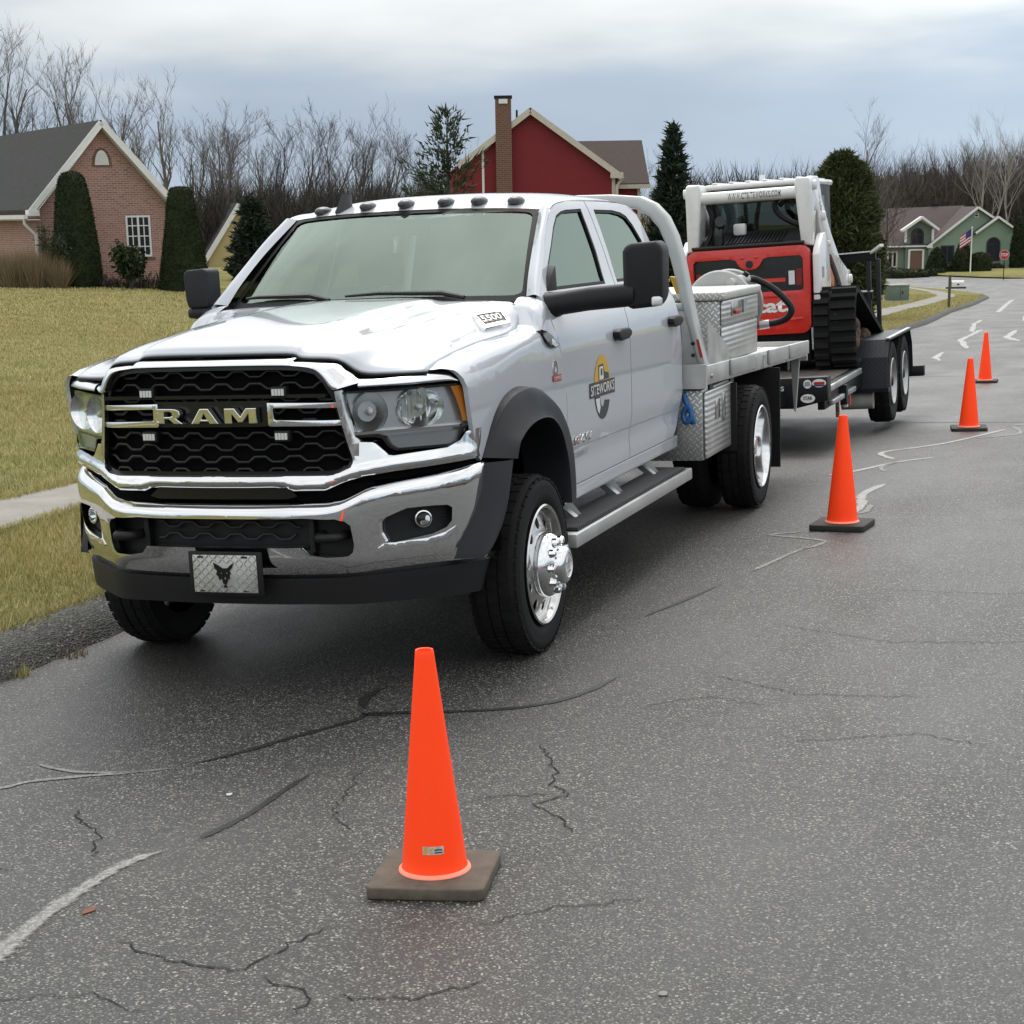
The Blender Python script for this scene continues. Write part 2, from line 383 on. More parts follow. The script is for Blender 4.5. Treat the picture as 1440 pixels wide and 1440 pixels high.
def shingle(name, cs, sc):
    b = NB(name); v = b.obj()
    b.col(b.mix(b.ramp(b.noise(v, 2.5, 5, .7), [(.35, 0.), (.7, .55)]), b.ramp(b.noise(b.obj((1.6, 7, 7)), 3.5, 2), [(.3, cs[0]), (.7, cs[1])]), cs[2]))
    t = b.n('ShaderNodeTexCoord'); g = b.n('ShaderNodeSeparateXYZ'); b.l(t.outputs['Object'], g.inputs[0])
    b.set(Roughness=.92); b.bump(b.math('FRACT', b.math('DIVIDE', g.outputs[2], sc)), .7, .02)
shingle('shingle_gray', ((.014, .0155, .0155), (.060, .062, .059), (.024, .026, .023)), .14)
shingle('shingle_brown', ((.050, .034, .030), (.085, .060, .052), (.06, .045, .04)), .12)
shingle('shingle_mauve', ((.075, .052, .052), (.11, .08, .078), (.085, .065, .062)), .12)
shingle('shingle_slate', ((.05, .053, .06), (.075, .078, .087), (.06, .065, .07)), .12)
# ------------------------------------------------------------------ object helpers
COL = C.collection
def link(name, me, mat=None, parent=None, smooth=None, kind=None, label=None):
    o = bpy.data.objects.new(name, me)
    COL.objects.link(o)
    if mat is not None:
        for m in (mat if isinstance(mat, (list, tuple)) else [mat]):
            me.materials.append(MATS[m])
    if parent is not None: o.parent = parent
    if smooth is not None and isinstance(me, bpy.types.Mesh):
        me.shade_smooth()
        if smooth < 180: me.set_sharp_from_angle(angle=R_(smooth))
    if kind: o['kind'] = kind
    if label: o['label'] = label
    return o
def thing(name, label, cat, loc=(0, 0, 0), rz=0.0, group=None):
    o = bpy.data.objects.new(name, None); COL.objects.link(o)
    o.location = loc; o.rotation_euler = (0, 0, rz); o.empty_display_size = .2
    o['label'] = label; o['category'] = cat
    if group: o['group'] = group
    return o
def tag(o, label, cat, group=None):
    o['label'] = label; o['category'] = cat
    if group: o['group'] = group
    return o
def pydata(name, vs_, fs):
    me = bpy.data.meshes.new(name); me.from_pydata([tuple(v) for v in vs_], [], fs); me.update(); return me
def dup(root, loc, rz, label=None, group=None, scale=None):
    r = root.copy(); COL.objects.link(r); r.location = loc; r.rotation_euler = (0, 0, rz)
    if label: r['label'] = label
    if group: r['group'] = group
    if scale: r.scale = (scale,) * 3 if isinstance(scale, (int, float)) else scale
    for ch in list(root.children):
        c = ch.copy(); COL.objects.link(c); c.parent = r
        for g in ch.children:
            d = g.copy(); COL.objects.link(d); d.parent = c
    return r
class G:
    """geometry collector: boxes, tubes, lathes, prisms -> one mesh"""
    def __init__(s): s.v = []; s.f = []
    def add(s, vs_, fs):
        n = len(s.v); s.v += [tuple(p) for p in vs_]; s.f += [tuple(i + n for i in f) for f in fs]; return s
    def box(s, x0, x1, y0, y1, z0, z1):
        return s.add([(x0, y0, z0), (x1, y0, z0), (x1, y1, z0), (x0, y1, z0), (x0, y0, z1), (x1, y0, z1), (x1, y1, z1), (x0, y1, z1)],
                     [(3, 2, 1, 0), (4, 5, 6, 7), (0, 1, 5, 4), (1, 2, 6, 5), (2, 3, 7, 6), (3, 0, 4, 7)])
    def tube(s, path, r, n=8, caps=True, closed=False):
        path = [Vector(p) for p in path]; m = len(path)
        rs = r if isinstance(r, (list, tuple)) else [r] * m
        vs_ = []; up = None
        for i, p in enumerate(path):
            a = path[(i - 1) % m if closed else max(0, i - 1)]; b = path[(i + 1) % m if closed else min(m - 1, i + 1)]
            d = (b - a).normalized() if (b - a).length > 1e-9 else Vector((0, 0, 1))
            if up is None:
                up = Vector((0, 0, 1)) if abs(d.z) < .9 else Vector((1, 0, 0))
            s1 = d.cross(up); s1 = s1.normalized() if s1.length > 1e-6 else d.orthogonal().normalized()
            up = s1.cross(d).normalized()
            for k in range(n):
                t = 2 * math.pi * (k + .5) / n
                vs_.append(p + (s1 * math.cos(t) + up * math.sin(t)) * rs[i])
        fs = []
        for i in range(m if closed else m - 1):
            j = (i + 1) % m
            for k in range(n):
                fs.append((i * n + k, i * n + (k + 1) % n, j * n + (k + 1) % n, j * n + k))
        if caps and not closed:
            fs.append(tuple(range(n - 1, -1, -1))); fs.append(tuple((m - 1) * n + k for k in range(n)))
        return s.add(vs_, fs)
    def lathe(s, prof, n=32, axis='y', o=(0, 0, 0), sgn=1, caps=False):
        """prof: list of (radius, offset along the axis)"""
        vs_ = []
        for r, a in prof:
            for k in range(n):
                t = 2 * math.pi * k / n; c_, s_ = math.cos(t) * r, math.sin(t) * r
                p = {'y': (c_, a * sgn, s_), 'z': (c_, s_, a * sgn), 'x': (a * sgn, c_, s_)}[axis]
                vs_.append((p[0] + o[0], p[1] + o[1], p[2] + o[2]))
        fs = [(i * n + k, i * n + (k + 1) % n, (i + 1) * n + (k + 1) % n, (i + 1) * n + k) for i in range(len(prof) - 1) for k in range(n)]
        if caps:
            fs.append(tuple(range(n))); fs.append(tuple((len(prof) - 1) * n + k for k in range(n)))
        return s.add(vs_, fs)
    def prism(s, poly, d0, d1, axis='x'):
        """polygon in the plane across the axis, extruded from d0 to d1"""
        n = len(poly)
        def P(a, b, d): return {'x': (d, a, b), 'y': (a, d, b), 'z': (a, b, d)}[axis]
        vs_ = [P(a, b, d0) for a, b in poly] + [P(a, b, d1) for a, b in poly]
        fs = [tuple(range(n - 1, -1, -1)), tuple(range(n, 2 * n))] + [(i, (i + 1) % n, n + (i + 1) % n, n + i) for i in range(n)]
        return s.add(vs_, fs)
    def ball(s, c, r, n=10, m=6):
        rx, ry, rz = r if isinstance(r, tuple) else (r, r, r)
        vs_ = [(c[0], c[1], c[2] - rz)]
        for i in range(1, m):
            p = math.pi * i / m - math.pi / 2
            for k in range(n):
                t = 2 * math.pi * k / n
                vs_.append((c[0] + rx * math.cos(p) * math.cos(t), c[1] + ry * math.cos(p) * math.sin(t), c[2] + rz * math.sin(p)))
        vs_.append((c[0], c[1], c[2] + rz)); l = len(vs_) - 1
        fs = [(0, 1 + (k + 1) % n, 1 + k) for k in range(n)]
        for i in range(m - 2):
            for k in range(n):
                a = 1 + i * n
                fs.append((a + k, a + (k + 1) % n, a + n + (k + 1) % n, a + n + k))
        a = 1 + (m - 2) * n
        fs += [(a + k, a + (k + 1) % n, l) for k in range(n)]
        return s.add(vs_, fs)
    def obj(s, name, mat, parent=None, smooth=None, bevel=0.0, seg=2, label=None, kind=None):
        me = pydata(name, s.v, s.f)
        bm = bmesh.new(); bm.from_mesh(me)
        if bevel:
            bmesh.ops.remove_doubles(bm, verts=bm.verts, dist=1e-5)
            bmesh.ops.recalc_face_normals(bm, faces=bm.faces)
            ed = [e for e in bm.edges if len(e.link_faces) == 2 and e.calc_face_angle(0) > R_(35)]
            bmesh.ops.bevel(bm, geom=ed, offset=bevel, segments=seg, profile=.5, affect='EDGES', clamp_overlap=True)
        else:
            bmesh.ops.recalc_face_normals(bm, faces=bm.faces)
        bm.to_mesh(me); bm.free()
        return link(name, me, mat, parent, smooth if smooth is not None else (40 if bevel else None), kind, label)
def xf(g, M_):
    """transform a collector"""
    g.v = [tuple(M_ @ Vector(p)) for p in g.v]; return g
def area2(P): return sum(P[i][0] * P[(i + 1) % len(P)][1] - P[(i + 1) % len(P)][0] * P[i][1] for i in range(len(P))) / 2
def panel(name, outer, holes, pos, mat, parent=None, na=.06, nb=.06, back=None, smooth=35, bevel=0, label=None, seg=2):
    """a sheet with holes: outline in 2-D (a, b), cut into strips, placed by pos(a, b); rim pushed along back"""
    bm = bmesh.new()
    for loop in [outer] + list(holes):
        vs_ = [bm.verts.new((a, b, 0)) for a, b in loop]
        for i in range(len(vs_)):
            bm.edges.new((vs_[i], vs_[(i + 1) % len(vs_)]))
    bmesh.ops.triangle_fill(bm, use_beauty=True, use_dissolve=False, edges=bm.edges[:], normal=(0, 0, 1))
    A = [p[0] for p in outer]; B = [p[1] for p in outer]
    for lo, hi, st, no in ((min(A), max(A), na, (1, 0, 0)), (min(B), max(B), nb, (0, 1, 0))):
        if not st: continue
        k = int((hi - lo) / st)
        for i in range(1, k + 1):
            c_ = lo + (hi - lo) * i / (k + 1)
            bmesh.ops.bisect_plane(bm, geom=bm.verts[:] + bm.edges[:] + bm.faces[:], dist=1e-6, plane_co=(c_ if no[0] else 0, c_ if no[1] else 0, 0), plane_no=no)
    for f in bm.faces:
        if f.normal.z < 0: f.normal_flip()
    bmesh.ops.dissolve_degenerate(bm, dist=1e-6, edges=bm.edges[:])
    for v in bm.verts: v.co = pos(v.co.x, v.co.y)
    bm.normal_update()
    if back is not None:
        be = [e for e in bm.edges if len(e.link_faces) == 1]
        r = bmesh.ops.extrude_edge_only(bm, edges=be)
        nv = [g_ for g_ in r['geom'] if isinstance(g_, bmesh.types.BMVert)]
        bv = Vector(back)
        for v in nv: v.co = v.co + bv
        bmesh.ops.recalc_face_normals(bm, faces=bm.faces[:])
        if bevel:
            ed = [e for e in be if e.is_valid and len(e.link_faces) == 2]
            bmesh.ops.bevel(bm, geom=ed, offset=bevel, segments=seg, profile=.5, affect='EDGES', clamp_overlap=True)
    me = bpy.data.meshes.new(name); bm.to_mesh(me); bm.free()
    return link(name, me, mat, parent, smooth, None, label)
def crm(P, n):
    """Catmull-Rom resample of a list of tuples to n points per span"""
    P = [np.array(p, float) for p in P]; o = []
    for i in range(len(P) - 1):
        p0 = P[i - 1] if i > 0 else 2 * P[0] - P[1]; p1, p2 = P[i], P[i + 1]; p3 = P[i + 2] if i + 2 < len(P) else 2 * P[-1] - P[-2]
        for k in range(n):
            t = k / n
            o.append(.5 * (2 * p1 + (p2 - p0) * t + (2 * p0 - 5 * p1 + 4 * p2 - p3) * t * t + (3 * p1 - p0 - 3 * p2 + p3) * t ** 3))
    o.append(P[-1]); return o
def patch(name, rows, mat, parent=None, nu=6, nv=6, smooth=40, thick=None, label=None):
    """smooth surface through a grid of control points (rows of equal length)"""
    rows = [crm(r, nv) for r in rows]
    cols = [crm([r[j] for r in rows], nu) for j in range(len(rows[0]))]
    nu_, nv_ = len(cols[0]), len(cols)
    vs_ = [tuple(cols[j][i]) for i in range(nu_) for j in range(nv_)]
    fs = [(i * nv_ + j, i * nv_ + j + 1, (i + 1) * nv_ + j + 1, (i + 1) * nv_ + j) for i in range(nu_ - 1) for j in range(nv_ - 1)]
    o = link(name, pydata(name, vs_, fs), mat, parent, smooth, None, label)
    if thick:
        md = o.modifiers.new('thickness', 'SOLIDIFY'); md.thickness = thick; md.offset = -1
    return o
def mir(rows): return [[(p[0], -p[1], p[2]) for p in r] for r in rows]
def full(half):
    """half row from y=0 outwards -> whole row across"""
    return [(p[0], -p[1], p[2]) for p in reversed(half[1:])] + list(half)
def arc(cx, cy, r, a0, a1, n, ry=None):
    ry = ry or r
    return [(cx + r * math.cos(R_(a0 + (a1 - a0) * i / n)), cy + ry * math.sin(R_(a0 + (a1 - a0) * i / n))) for i in range(n + 1)]
def rrect(x0, x1, y0, y1, r, n=4):
    return arc(x1 - r, y1 - r, r, 0, 90, n) + arc(x0 + r, y1 - r, r, 90, 180, n) + arc(x0 + r, y0 + r, r, 180, 270, n) + arc(x1 - r, y0 + r, r, 270, 360, n)
def textmesh(body, w, h, pos, mat, name, parent=None, depth=0.0, bold=0.0, shear=0.0, space=1.0):
    """lettering as a mesh, w wide and h high, each vertex placed by pos(a, b, d); a to the right, b up"""
    cu = bpy.data.curves.new('lettering', 'FONT'); cu.body = body; cu.size = 1; cu.extrude = .5 if depth else 0; cu.offset = bold; cu.shear = shear
    cu.resolution_u = 3; cu.space_character = space
    ob = bpy.data.objects.new('lettering', cu); COL.objects.link(ob)
    dg = bpy.context.evaluated_depsgraph_get()
    me = bpy.data.meshes.new_from_object(ob.evaluated_get(dg))
    bpy.data.objects.remove(ob); bpy.data.curves.remove(cu)
    n = len(me.vertices); co = np.empty(n * 3); me.vertices.foreach_get('co', co); co = co.reshape(-1, 3)
    lo, hi = co.min(0), co.max(0)
    for i, v in enumerate(me.vertices):
        a = (co[i, 0] - lo[0]) / (hi[0] - lo[0]) * w; b_ = (co[i, 1] - lo[1]) / (hi[1] - lo[1]) * h; d = (co[i, 2] + .5) * depth if depth else 0
        v.co = pos(a, b_, d)
    me.materials.clear()
    bm = bmesh.new(); bm.from_mesh(me); bmesh.ops.remove_doubles(bm, verts=bm.verts, dist=1e-5); bmesh.ops.recalc_face_normals(bm, faces=bm.faces); bm.to_mesh(me); bm.free()
    return link(name, me, mat, parent)
def tris_mesh(name, V, nper, mat, parent=None, kind=None):
    """fast mesh from a numpy array of polygons (n, nper, 3)"""
    n = len(V); me = bpy.data.meshes.new(name)
    me.vertices.add(n * nper); me.vertices.foreach_set('co', V.astype(np.float32).ravel())
    me.loops.add(n * nper); me.loops.foreach_set('vertex_index', np.arange(n * nper, dtype=np.int32))
    me.polygons.add(n); me.polygons.foreach_set('loop_start', np.arange(0, n * nper, nper, dtype=np.int32)); me.polygons.foreach_set('loop_total', np.full(n, nper, np.int32))
    me.update(calc_edges=True)
    return link(name, me, mat, parent, None, kind)

# ------------------------------------------------------------------ terrain heights
GX = [-600, -300, -200, -175, -155, -115, -80, -60, -40, -20, -15, -11.3, -8, -6, -4.3, -3, 0, 30, 200]
GZ = [-4.5, -4.4, -4.2, -4.17, -4.05, -3.6, -2.6, -1.95, -1.28, -.58, -.40, -.265, -.13, -.06, -.015, 0, 0, 0, 0]
_fx = np.arange(-600, 200, .5); _fz = np.interp(_fx, GX, GZ); _k = np.hanning(9); _k /= _k.sum()
_fz = np.convolve(np.pad(_fz, 4, mode='edge'), _k, 'valid')
def zx(x): return np.interp(x, _fx, _fz)
KX = [-134, -130, -124, -119, -113, -106, -87, -74, -55, -41, -20, -10, 0, 60]
KY = [-40, -15, -9.6, -7.4, -6.1, -5.35, -4.55, -4.3, -3.25, -2.85, -1.6, -1.25, -1.18, -1.18]
def kerb(x): return np.interp(x, KX, KY)
def zroad(x, y): 
    y = np.asarray(y, float)
    return zx(x) + .02 + .028 * np.where(y < 3.4, np.maximum(y, -8) - 1.1, 2.3 - (np.minimum(y, 12) - 3.4))
def zlawn(x, y):
    k = np.interp(x, [-113, -87, -74, -55, -41, -20, -10, 0, 60], [-6, -4.55, -4.3, -3.25, -2.85, -1.6, -1.25, -1.18, -1.18])
    d = np.clip((k - np.asarray(y, float) - 2.5) / 30, 0, 1.0); w = d * d * (3 - 2 * d)
    return zx(x) * (1 - .70 * w) + .02 + .028 * (k - 1.1) + .11 + .2 * w
# ------------------------------------------------------------------ ground, road, kerb, lawn, pavement
def grid_sheet(name, xs, ys_of_x, zf, mat, kind='structure'):
    vs_ = []; ny = None
    for x in xs:
        ys = ys_of_x(x); ny = len(ys)
        vs_ += [(x, y, float(zf(x, y))) for y in ys]
    fs = [(i * ny + j, i * ny + j + 1, (i + 1) * ny + j + 1, (i + 1) * ny + j) for i in range(len(xs) - 1) for j in range(ny - 1)]
    return link(name, pydata(name, vs_, fs), mat, None, 180, kind)
XN = list(np.arange(60, 10, -5.0)) + list(np.arange(10, -26, -.5)) + list(np.arange(-26, -60, -2.0)) + list(np.arange(-60, -192, -4.0))
RY = [-60, -40, -25, -16, -8, -4, -1.6, -.5, 1.1, 2.2, 3.4, 4.6, 5.8, 7, 8.2, 9.5, 12]
road = grid_sheet('road', XN, lambda x: RY, zroad, 'asphalt')
gd = pydata('ground', [(-1500, -1500, -5.4), (1500, -1500, -5.4), (1500, 1500, -5.4), (-1500, 1500, -5.4)], [(0, 1, 2, 3)])
link('ground', gd, 'turf', None, None, 'structure')
SS = [.24, .5, 1.0, 1.6, 2.3, 3.2, 4.5, 6, 8, 11, 15, 20, 26, 32, 40, 55, 80, 120, 200]
XL = [x for x in XN if x > -106] + list(np.arange(-106, -134, -1.0))
lawn = grid_sheet('lawn', XL, lambda x: [float(kerb(x)) - s for s in SS], zlawn, 'turf')
# the verge on the camera's side of the street
grid_sheet('verge_opposite', [60, 30, 10, 0, -10, -20, -40, -60, -80, -100, -130, -150], lambda x: [8.6, 9.4, 12, 20, 60, 300], lambda x, y: float(zroad(x, 8.6)) + .1 + min(1.5, .03 * (y - 8.6)), 'leaf_litter')
# lawn across the side street
FL = [(-120, -191), (-80, -183), (-40, -178), (-22, -172), (-15, -164), (-10, -157.5), (-6.5, -154.5), (-3.0, -153), (4, -152), (20, -150), (60, -148)]
far_v = []; far_f = []
for k, (y, x) in enumerate(FL):
    for j, dx in enumerate((0, .25, 4, 12, 30, 60, 140)):
        z = float(zroad(x, -6)) + (0 if j == 0 else .13) + .004 * dx + .05
        far_v.append((x - dx, y, z))
far_f = [(i * 7 + j, (i + 1) * 7 + j, (i + 1) * 7 + j + 1, i * 7 + j + 1) for i in range(len(FL) - 1) for j in range(6)]
link('lawn_across_street', pydata('lawn_across_street', far_v, far_f), 'turf', None, 180, 'structure')
# kerb: rolled asphalt berm
kv = []; kf = []
KP = [(.03, -.03), (0, .012), (-.035, .062), (-.09, .105), (-.17, .135), (-.235, .132), (-.30, .10)]
KXS = list(np.arange(12, -30, -.2)) + [x for x in XL if x < -30]
for i, x in enumerate(KXS):
    k = float(kerb(x)); j1 = .012 * math.sin(x * 2.3) + .010 * math.sin(x * 7.1 + 1); zr = float(zroad(x, k))
    zl = float(zlawn(x, k - .3))
    for q, (a, b_) in enumerate(KP):
        z = zr + b_ + (j1 * .5 if q > 1 else 0)
        if q == 6: z = zl - .02
        kv.append((x, k + a + j1, z))
kf = [(i * 7 + j, i * 7 + j + 1, (i + 1) * 7 + j + 1, (i + 1) * 7 + j) for i in range(len(KXS) - 1) for j in range(6)]
link('kerb', pydata('kerb', kv, kf), 'kerb_asphalt', None, 60, 'structure')
# pavement slabs along the verge
pav = bpy.data.objects.new('pavement', None); COL.objects.link(pav); pav['kind'] = 'structure'
x = 6.0; i = 0
while x > -129:
    xa, xb = x, x - 1.5
    def wk(xx): 
        k = float(kerb(xx)); t = min(1, max(0, (-xx - 5) / 55)); return k - 1.95, k - 1.95 - (.72 + .35 * t)
    vs_ = []
    for zz in (-.08, .014 + .003 * math.sin(i * 2.7)):
        for xx, q in ((xa - .006, 0), (xb + .006, 0), (xb + .006, 1), (xa - .006, 1)):
            y = wk(xx)[q]; vs_.append((xx, y, float(zlawn(xx, y)) + zz))
    link('paving_slab', pydata('paving_slab', vs_, [(3, 2, 1, 0), (4, 5, 6, 7), (0, 1, 5, 4), (1, 2, 6, 5), (2, 3, 7, 6), (3, 0, 4, 7)]), 'pavement', pav)
    x -= 1.5; i += 1
# crack filler, cracks and the cross joint on the road
def ribbon(pts, w, seed=0, jag=.0, step=.05):
    rg = random.Random(seed); P = crm([(*p, 0) for p in pts], 8) if jag == 0 else None
    if jag:
        P = []
        for a, b_ in zip(pts[:-1], pts[1:]):
            d = math.hypot(b_[0] - a[0], b_[1] - a[1]); k = max(2, int(d / step))
            for q in range(k): P.append((a[0] + (b_[0] - a[0]) * q / k + rg.uniform(-jag, jag), a[1] + (b_[1] - a[1]) * q / k + rg.uniform(-jag, jag), 0))
        P.append((*pts[-1], 0))
    n = len(P); v = []
    for i, p in enumerate(P):
        a, b_ = P[max(0, i - 1)], P[min(n - 1, i + 1)]; dx, dy = b_[0] - a[0], b_[1] - a[1]; l = math.hypot(dx, dy) or 1
        ww = (w if not isinstance(w, tuple) else w[0] + (w[1] - w[0]) * i / (n - 1)) * (rg.uniform(.75, 1.2)) * (.35 if i in (0, n - 1) else 1) / 2
        for s in (1, 0, -1):
            xx, yy = p[0] - dy / l * ww * s, p[1] + dx / l * ww * s
            v.append((xx, yy, float(zroad(xx, yy)) + .003))
    return v, [(3 * i + q, 3 * i + q + 1, 3 * i + q + 4, 3 * i + q + 3) for i in range(n - 1) for q in (0, 1)]
def strip(name, v, f, mat, soft=3, edge=.35):
    me = pydata(name, v, f); at_ = me.attributes.new('cover', 'FLOAT', 'POINT'); n = len(v) // 3
    for i in range(n):
        k = min(1.0, (min(i, n - 1 - i) + .2) / soft)
        for q in range(3): at_.data[3 * i + q].value = (1.0 if q == 1 else edge) * k
    return link(name, me, mat, road)
TAR = [([(2.62, -.42), (2.49, -.21), (2.38, -.13), (2.2, .2), (2.12, .33)], 0.034, 'tar_pale'), ([(2.14, .30), (1.92, .44), (1.64, .57), (1.38, .7), (1.27, .73), (1.21, 1.0), (1.07, 1.31), (.82, 1.48), (.34, 1.58)], .038, 'tar'),
       ([(2.16, -.28), (2.21, -.2), (2.25, -.04), (2.22, .15), (2.14, .3)], .028, 'tar_pale'), ([(1.3, .72), (1.05, .60), (.75, .62)], .06, 'tar'), ([(1.24, .95), (1.30, .72), (1.22, .66)], .03, 'tar'),
       ([(3.98, .76), (3.86, .71), (3.6, .67), (3.3, .66), (3.09, .68), (2.93, .77)], (.078, .04), 'tar_pale'), ([(2.90, .78), (2.79, .8), (2.59, .83), (2.3, .83), (1.99, .84)], (.034, .02), 'tar'),
       ([(-.48, 1.29), (-1.09, 1.44), (-1.78, 1.59)], .042, 'tar'), ([(-1.8, 1.595), (-2.1, 1.66), (-2.46, 1.73), (-2.96, 1.85)], .045, 'tar_pale'), ([(-3.3, 1.72), (-3.14, 1.5), (-3.03, 1.72), (-2.91, 1.86), (-2.6, 1.78)], .05, 'tar_pale'),
       ([(-3.5, 1.75), (-4.31, 1.86), (-5.06, 1.78), (-5.81, 1.86)], .085, 'tar_white'), ([(-4.0, 1.80), (-4.15, 1.92), (-4.6, 1.90)], .07, 'tar_pale'), ([(-6.2, 1.3), (-6.62, 1.51), (-7.32, 1.73), (-7.83, 2.04)], .07, 'tar_white'), ([(-6.5, 1.75), (-6.9, 1.66), (-7.4, 1.74)], .06, 'tar_pale'),
       ([(-7.44, 1.72), (-8.17, 1.49), (-8.82, 1.78), (-9.45, 2.0), (-11.21, 2.42)], .07, 'tar_white'), ([(-9.6, 2.05), (-10.3, 2.5), (-11.6, 2.3)], .06, 'tar_pale'), ([(-11.2, 2.3), (-11.8, 2.55), (-12.5, 2.5)], .12, 'tar_pale'),
       ([(-26, .2), (-28.5, -.2), (-32.5, -.42)], .16, 'tar_white'), ([(-32, .1), (-38.8, -.72), (-48.3, -.92)], .2, 'tar_white'), ([(-44, -.9), (-54.3, -1.72), (-60, -1.9)], .2, 'tar_white'), ([(-30, 2.2), (-40, 1.6), (-55, 1.0)], .18, 'tar_white'),
       ([(-48, .6), (-58, -.4), (-70, -1.0)], .2, 'tar_white'), ([(-62, 1), (-75, -.5), (-90, -1.8)], .25, 'tar_white'), ([(-36, 1.0), (-40, .3), (-47, .1)], .25, 'tar_white'), ([(-70, -2.2), (-84, -2.9), (-100, -3.6)], .3, 'tar_white')]
for i, (p, w, mt) in enumerate(TAR):
    v, f = ribbon(p, w if not isinstance(w, tuple) else (w[0] * 1.25, w[1] * 1.25), i, *((.03, .7) if p[0][0] < -20 else ())); strip('tar_strip', v, f, mt, 7 if p[0][0] > -3 else 3)
for y0, y1, x0, x1, w in ((-1.0, 9, -11.95, -11.7, .07), (-1.0, 9, -21.2, -22.9, .05), (-1.2, 9, -36, -37, .06), (-1.4, 9, -47, -48, .07)):
    v, f = ribbon([(x0 + (x1 - x0) * t / 12, y0 + (y1 - y0) * t / 12) for t in range(13)], w, 3, .012, .4); strip('tar_strip', v, f, 'tar', 1)
CR = [[(1.55, 1.52), (1.7, 1.6), (1.96, 1.72), (2.09, 1.74), (2.17, 1.83), (2.29, 1.74), (2.42, 1.88), (2.58, 1.98)], [(2.17, 1.83), (2.22, 1.62), (2.3, 1.50)], [(2.6, .2), (2.74, .26), (2.89, .44), (3.03, .49), (3.11, .59)],
      [(3.7, .95), (3.8, 1.2), (3.83, 1.43), (3.61, 1.47), (3.45, 1.55)], [(3.84, 1.46), (3.93, 1.68), (4.11, 1.69)], [(3.93, 1.68), (3.9, 1.95), (3.7, 2.1)], [(-2.6, .6), (-2.66, 1.0), (-2.72, 1.43)], [(-5.24, .97), (-5.0, 1.3)],
      [(1.0, 1.75), (.8, 2.0), (.9, 2.3)], [(.4, 1.9), (.7, 2.35), (.65, 2.9)], [(1.4, 2.4), (1.2, 2.9), (1.35, 3.2)], [(-.6, 2.0), (-.3, 2.6), (-.4, 3.4)], [(2.9, -.5), (3.1, -.2), (3.3, .1), (3.25, .4)], [(4.2, .8), (4.05, 1.1), (4.15, 1.35)],
      [(-1.5, 2.3), (-1.45, 3.0), (-1.7, 3.8)], [(3.4, 1.9), (3.2, 2.1), (3.05, 2.4)], [(2.0, 1.0), (2.5, 1.1), (2.75, 1.3)], [(-3.8, 2.6), (-3.9, 3.4)]]
for i, p in enumerate(CR):
    v, f = ribbon(p, .009 if i < 6 else .006, i, .016, .025); strip('crack', v, f, 'crack', 4, .2)
# a few scraps on the road
def scrap(name, label, cat, x, y, sx, sy, mat, seed):
    rg = random.Random(seed); z = float(zroad(x, y)); g = G()
    P = [(x + sx * math.cos(t) * rg.uniform(.6, 1), y + sy * math.sin(t) * rg.uniform(.6, 1)) for t in [2 * math.pi * k / 7 for k in range(7)]]
    g.prism(P, z + .002, z + .005, 'z'); tag(g.obj(name, mat), label, cat)
scrap('pebble', 'white pebble lying on the road in front of the truck bumper', 'stone', 2.4, .66, .018, .014, 'reflect_white', 1)
simple('leaf_brown', (.23, .085, .045), .8, var=.3)
scrap('dead_leaf', 'rust brown dead leaf on the road beside the pale tar strip', 'leaf', 3.52, .78, .035, .02, 'leaf_brown', 2)
scrap('stone_chip', 'tan stone chip on the open road right of the front cone', 'stone', 3.72, 2.55, .02, .016, 'pavement', 3)

# grass blades
NR = np.random.default_rng(11)
camp = np.array([7.891, 3.590, 1.972]); cf = np.array(fw); cr_ = np.array(rv)
def blades(name, n, x0, x1, s0, s1, h, w, far=False, lean=.5, mat='grass_blade', keep=None, sfun=None):
    x = NR.uniform(x0, x1, n); s = NR.uniform(s0, s1, n) if sfun is None else sfun(n)
    y = kerb(x) - s
    d = np.stack([x, y, np.zeros(n)], 1) - camp; dz = d @ cf; dx = d @ cr_
    m = (dz > 2) & (np.abs(dx / dz + .0) < .34)
    if keep is not None: m &= keep(x, y, s)
    x, y, s = x[m], y[m], s[m]; n = len(x)
    z = zlawn(x, y) - .004
    pn = .5 + .5 * np.sin(x * 2.1 + 1.7 * np.sin(y * 1.3)) * np.sin(y * 2.7 + x)
    hh = h * NR.uniform(.45, 1.15, n) * (.75 + .4 * pn); a = NR.uniform(0, 2 * np.pi, n); ln = NR.normal(0, lean, n)
    ww = w * NR.uniform(.7, 1.3, n)
    b0 = np.stack([x + np.cos(a) * ww, y + np.sin(a) * ww, z], 1); b1 = np.stack([x - np.cos(a) * ww, y - np.sin(a) * ww, z], 1)
    la = NR.uniform(0, 2 * np.pi, n)
    tp = np.stack([x + np.cos(la) * hh * np.abs(ln), y + np.sin(la) * hh * np.abs(ln), z + hh], 1)
    return np.stack([b0, b1, tp], 1)
wk_in = lambda x, y, s: (s < 1.97) | (s > 2.65)
B1 = [blades('g', 80000, -6.5, 2.5, .24, 1.98, .052, .0028), blades('g', 9000, -6.5, 2.5, .17, .32, .085, .003, lean=.9),
      blades('g', 6000, -6.5, 2.5, 1.88, 2.0, .06, .003, lean=.9), blades('g', 9000, -7, 1, 2.62, 2.78, .075, .003, lean=.8)]
B2 = [blades('g', 150000, -14, -1, 2.66, 12, .055, .0040), blades('g', 150000, -30, -10, 5, 26, .06, .0075), blades('g', 110000, -52, -26, 10, 34, .065, .013)]
B3 = [blades('g', 45000, -62, -24, .24, 2.0, .06, .010), blades('g', 40000, -112, -55, .24, 9, .07, .016, keep=lambda x, y, s: (s < 1.95) | (s > 3.1))]
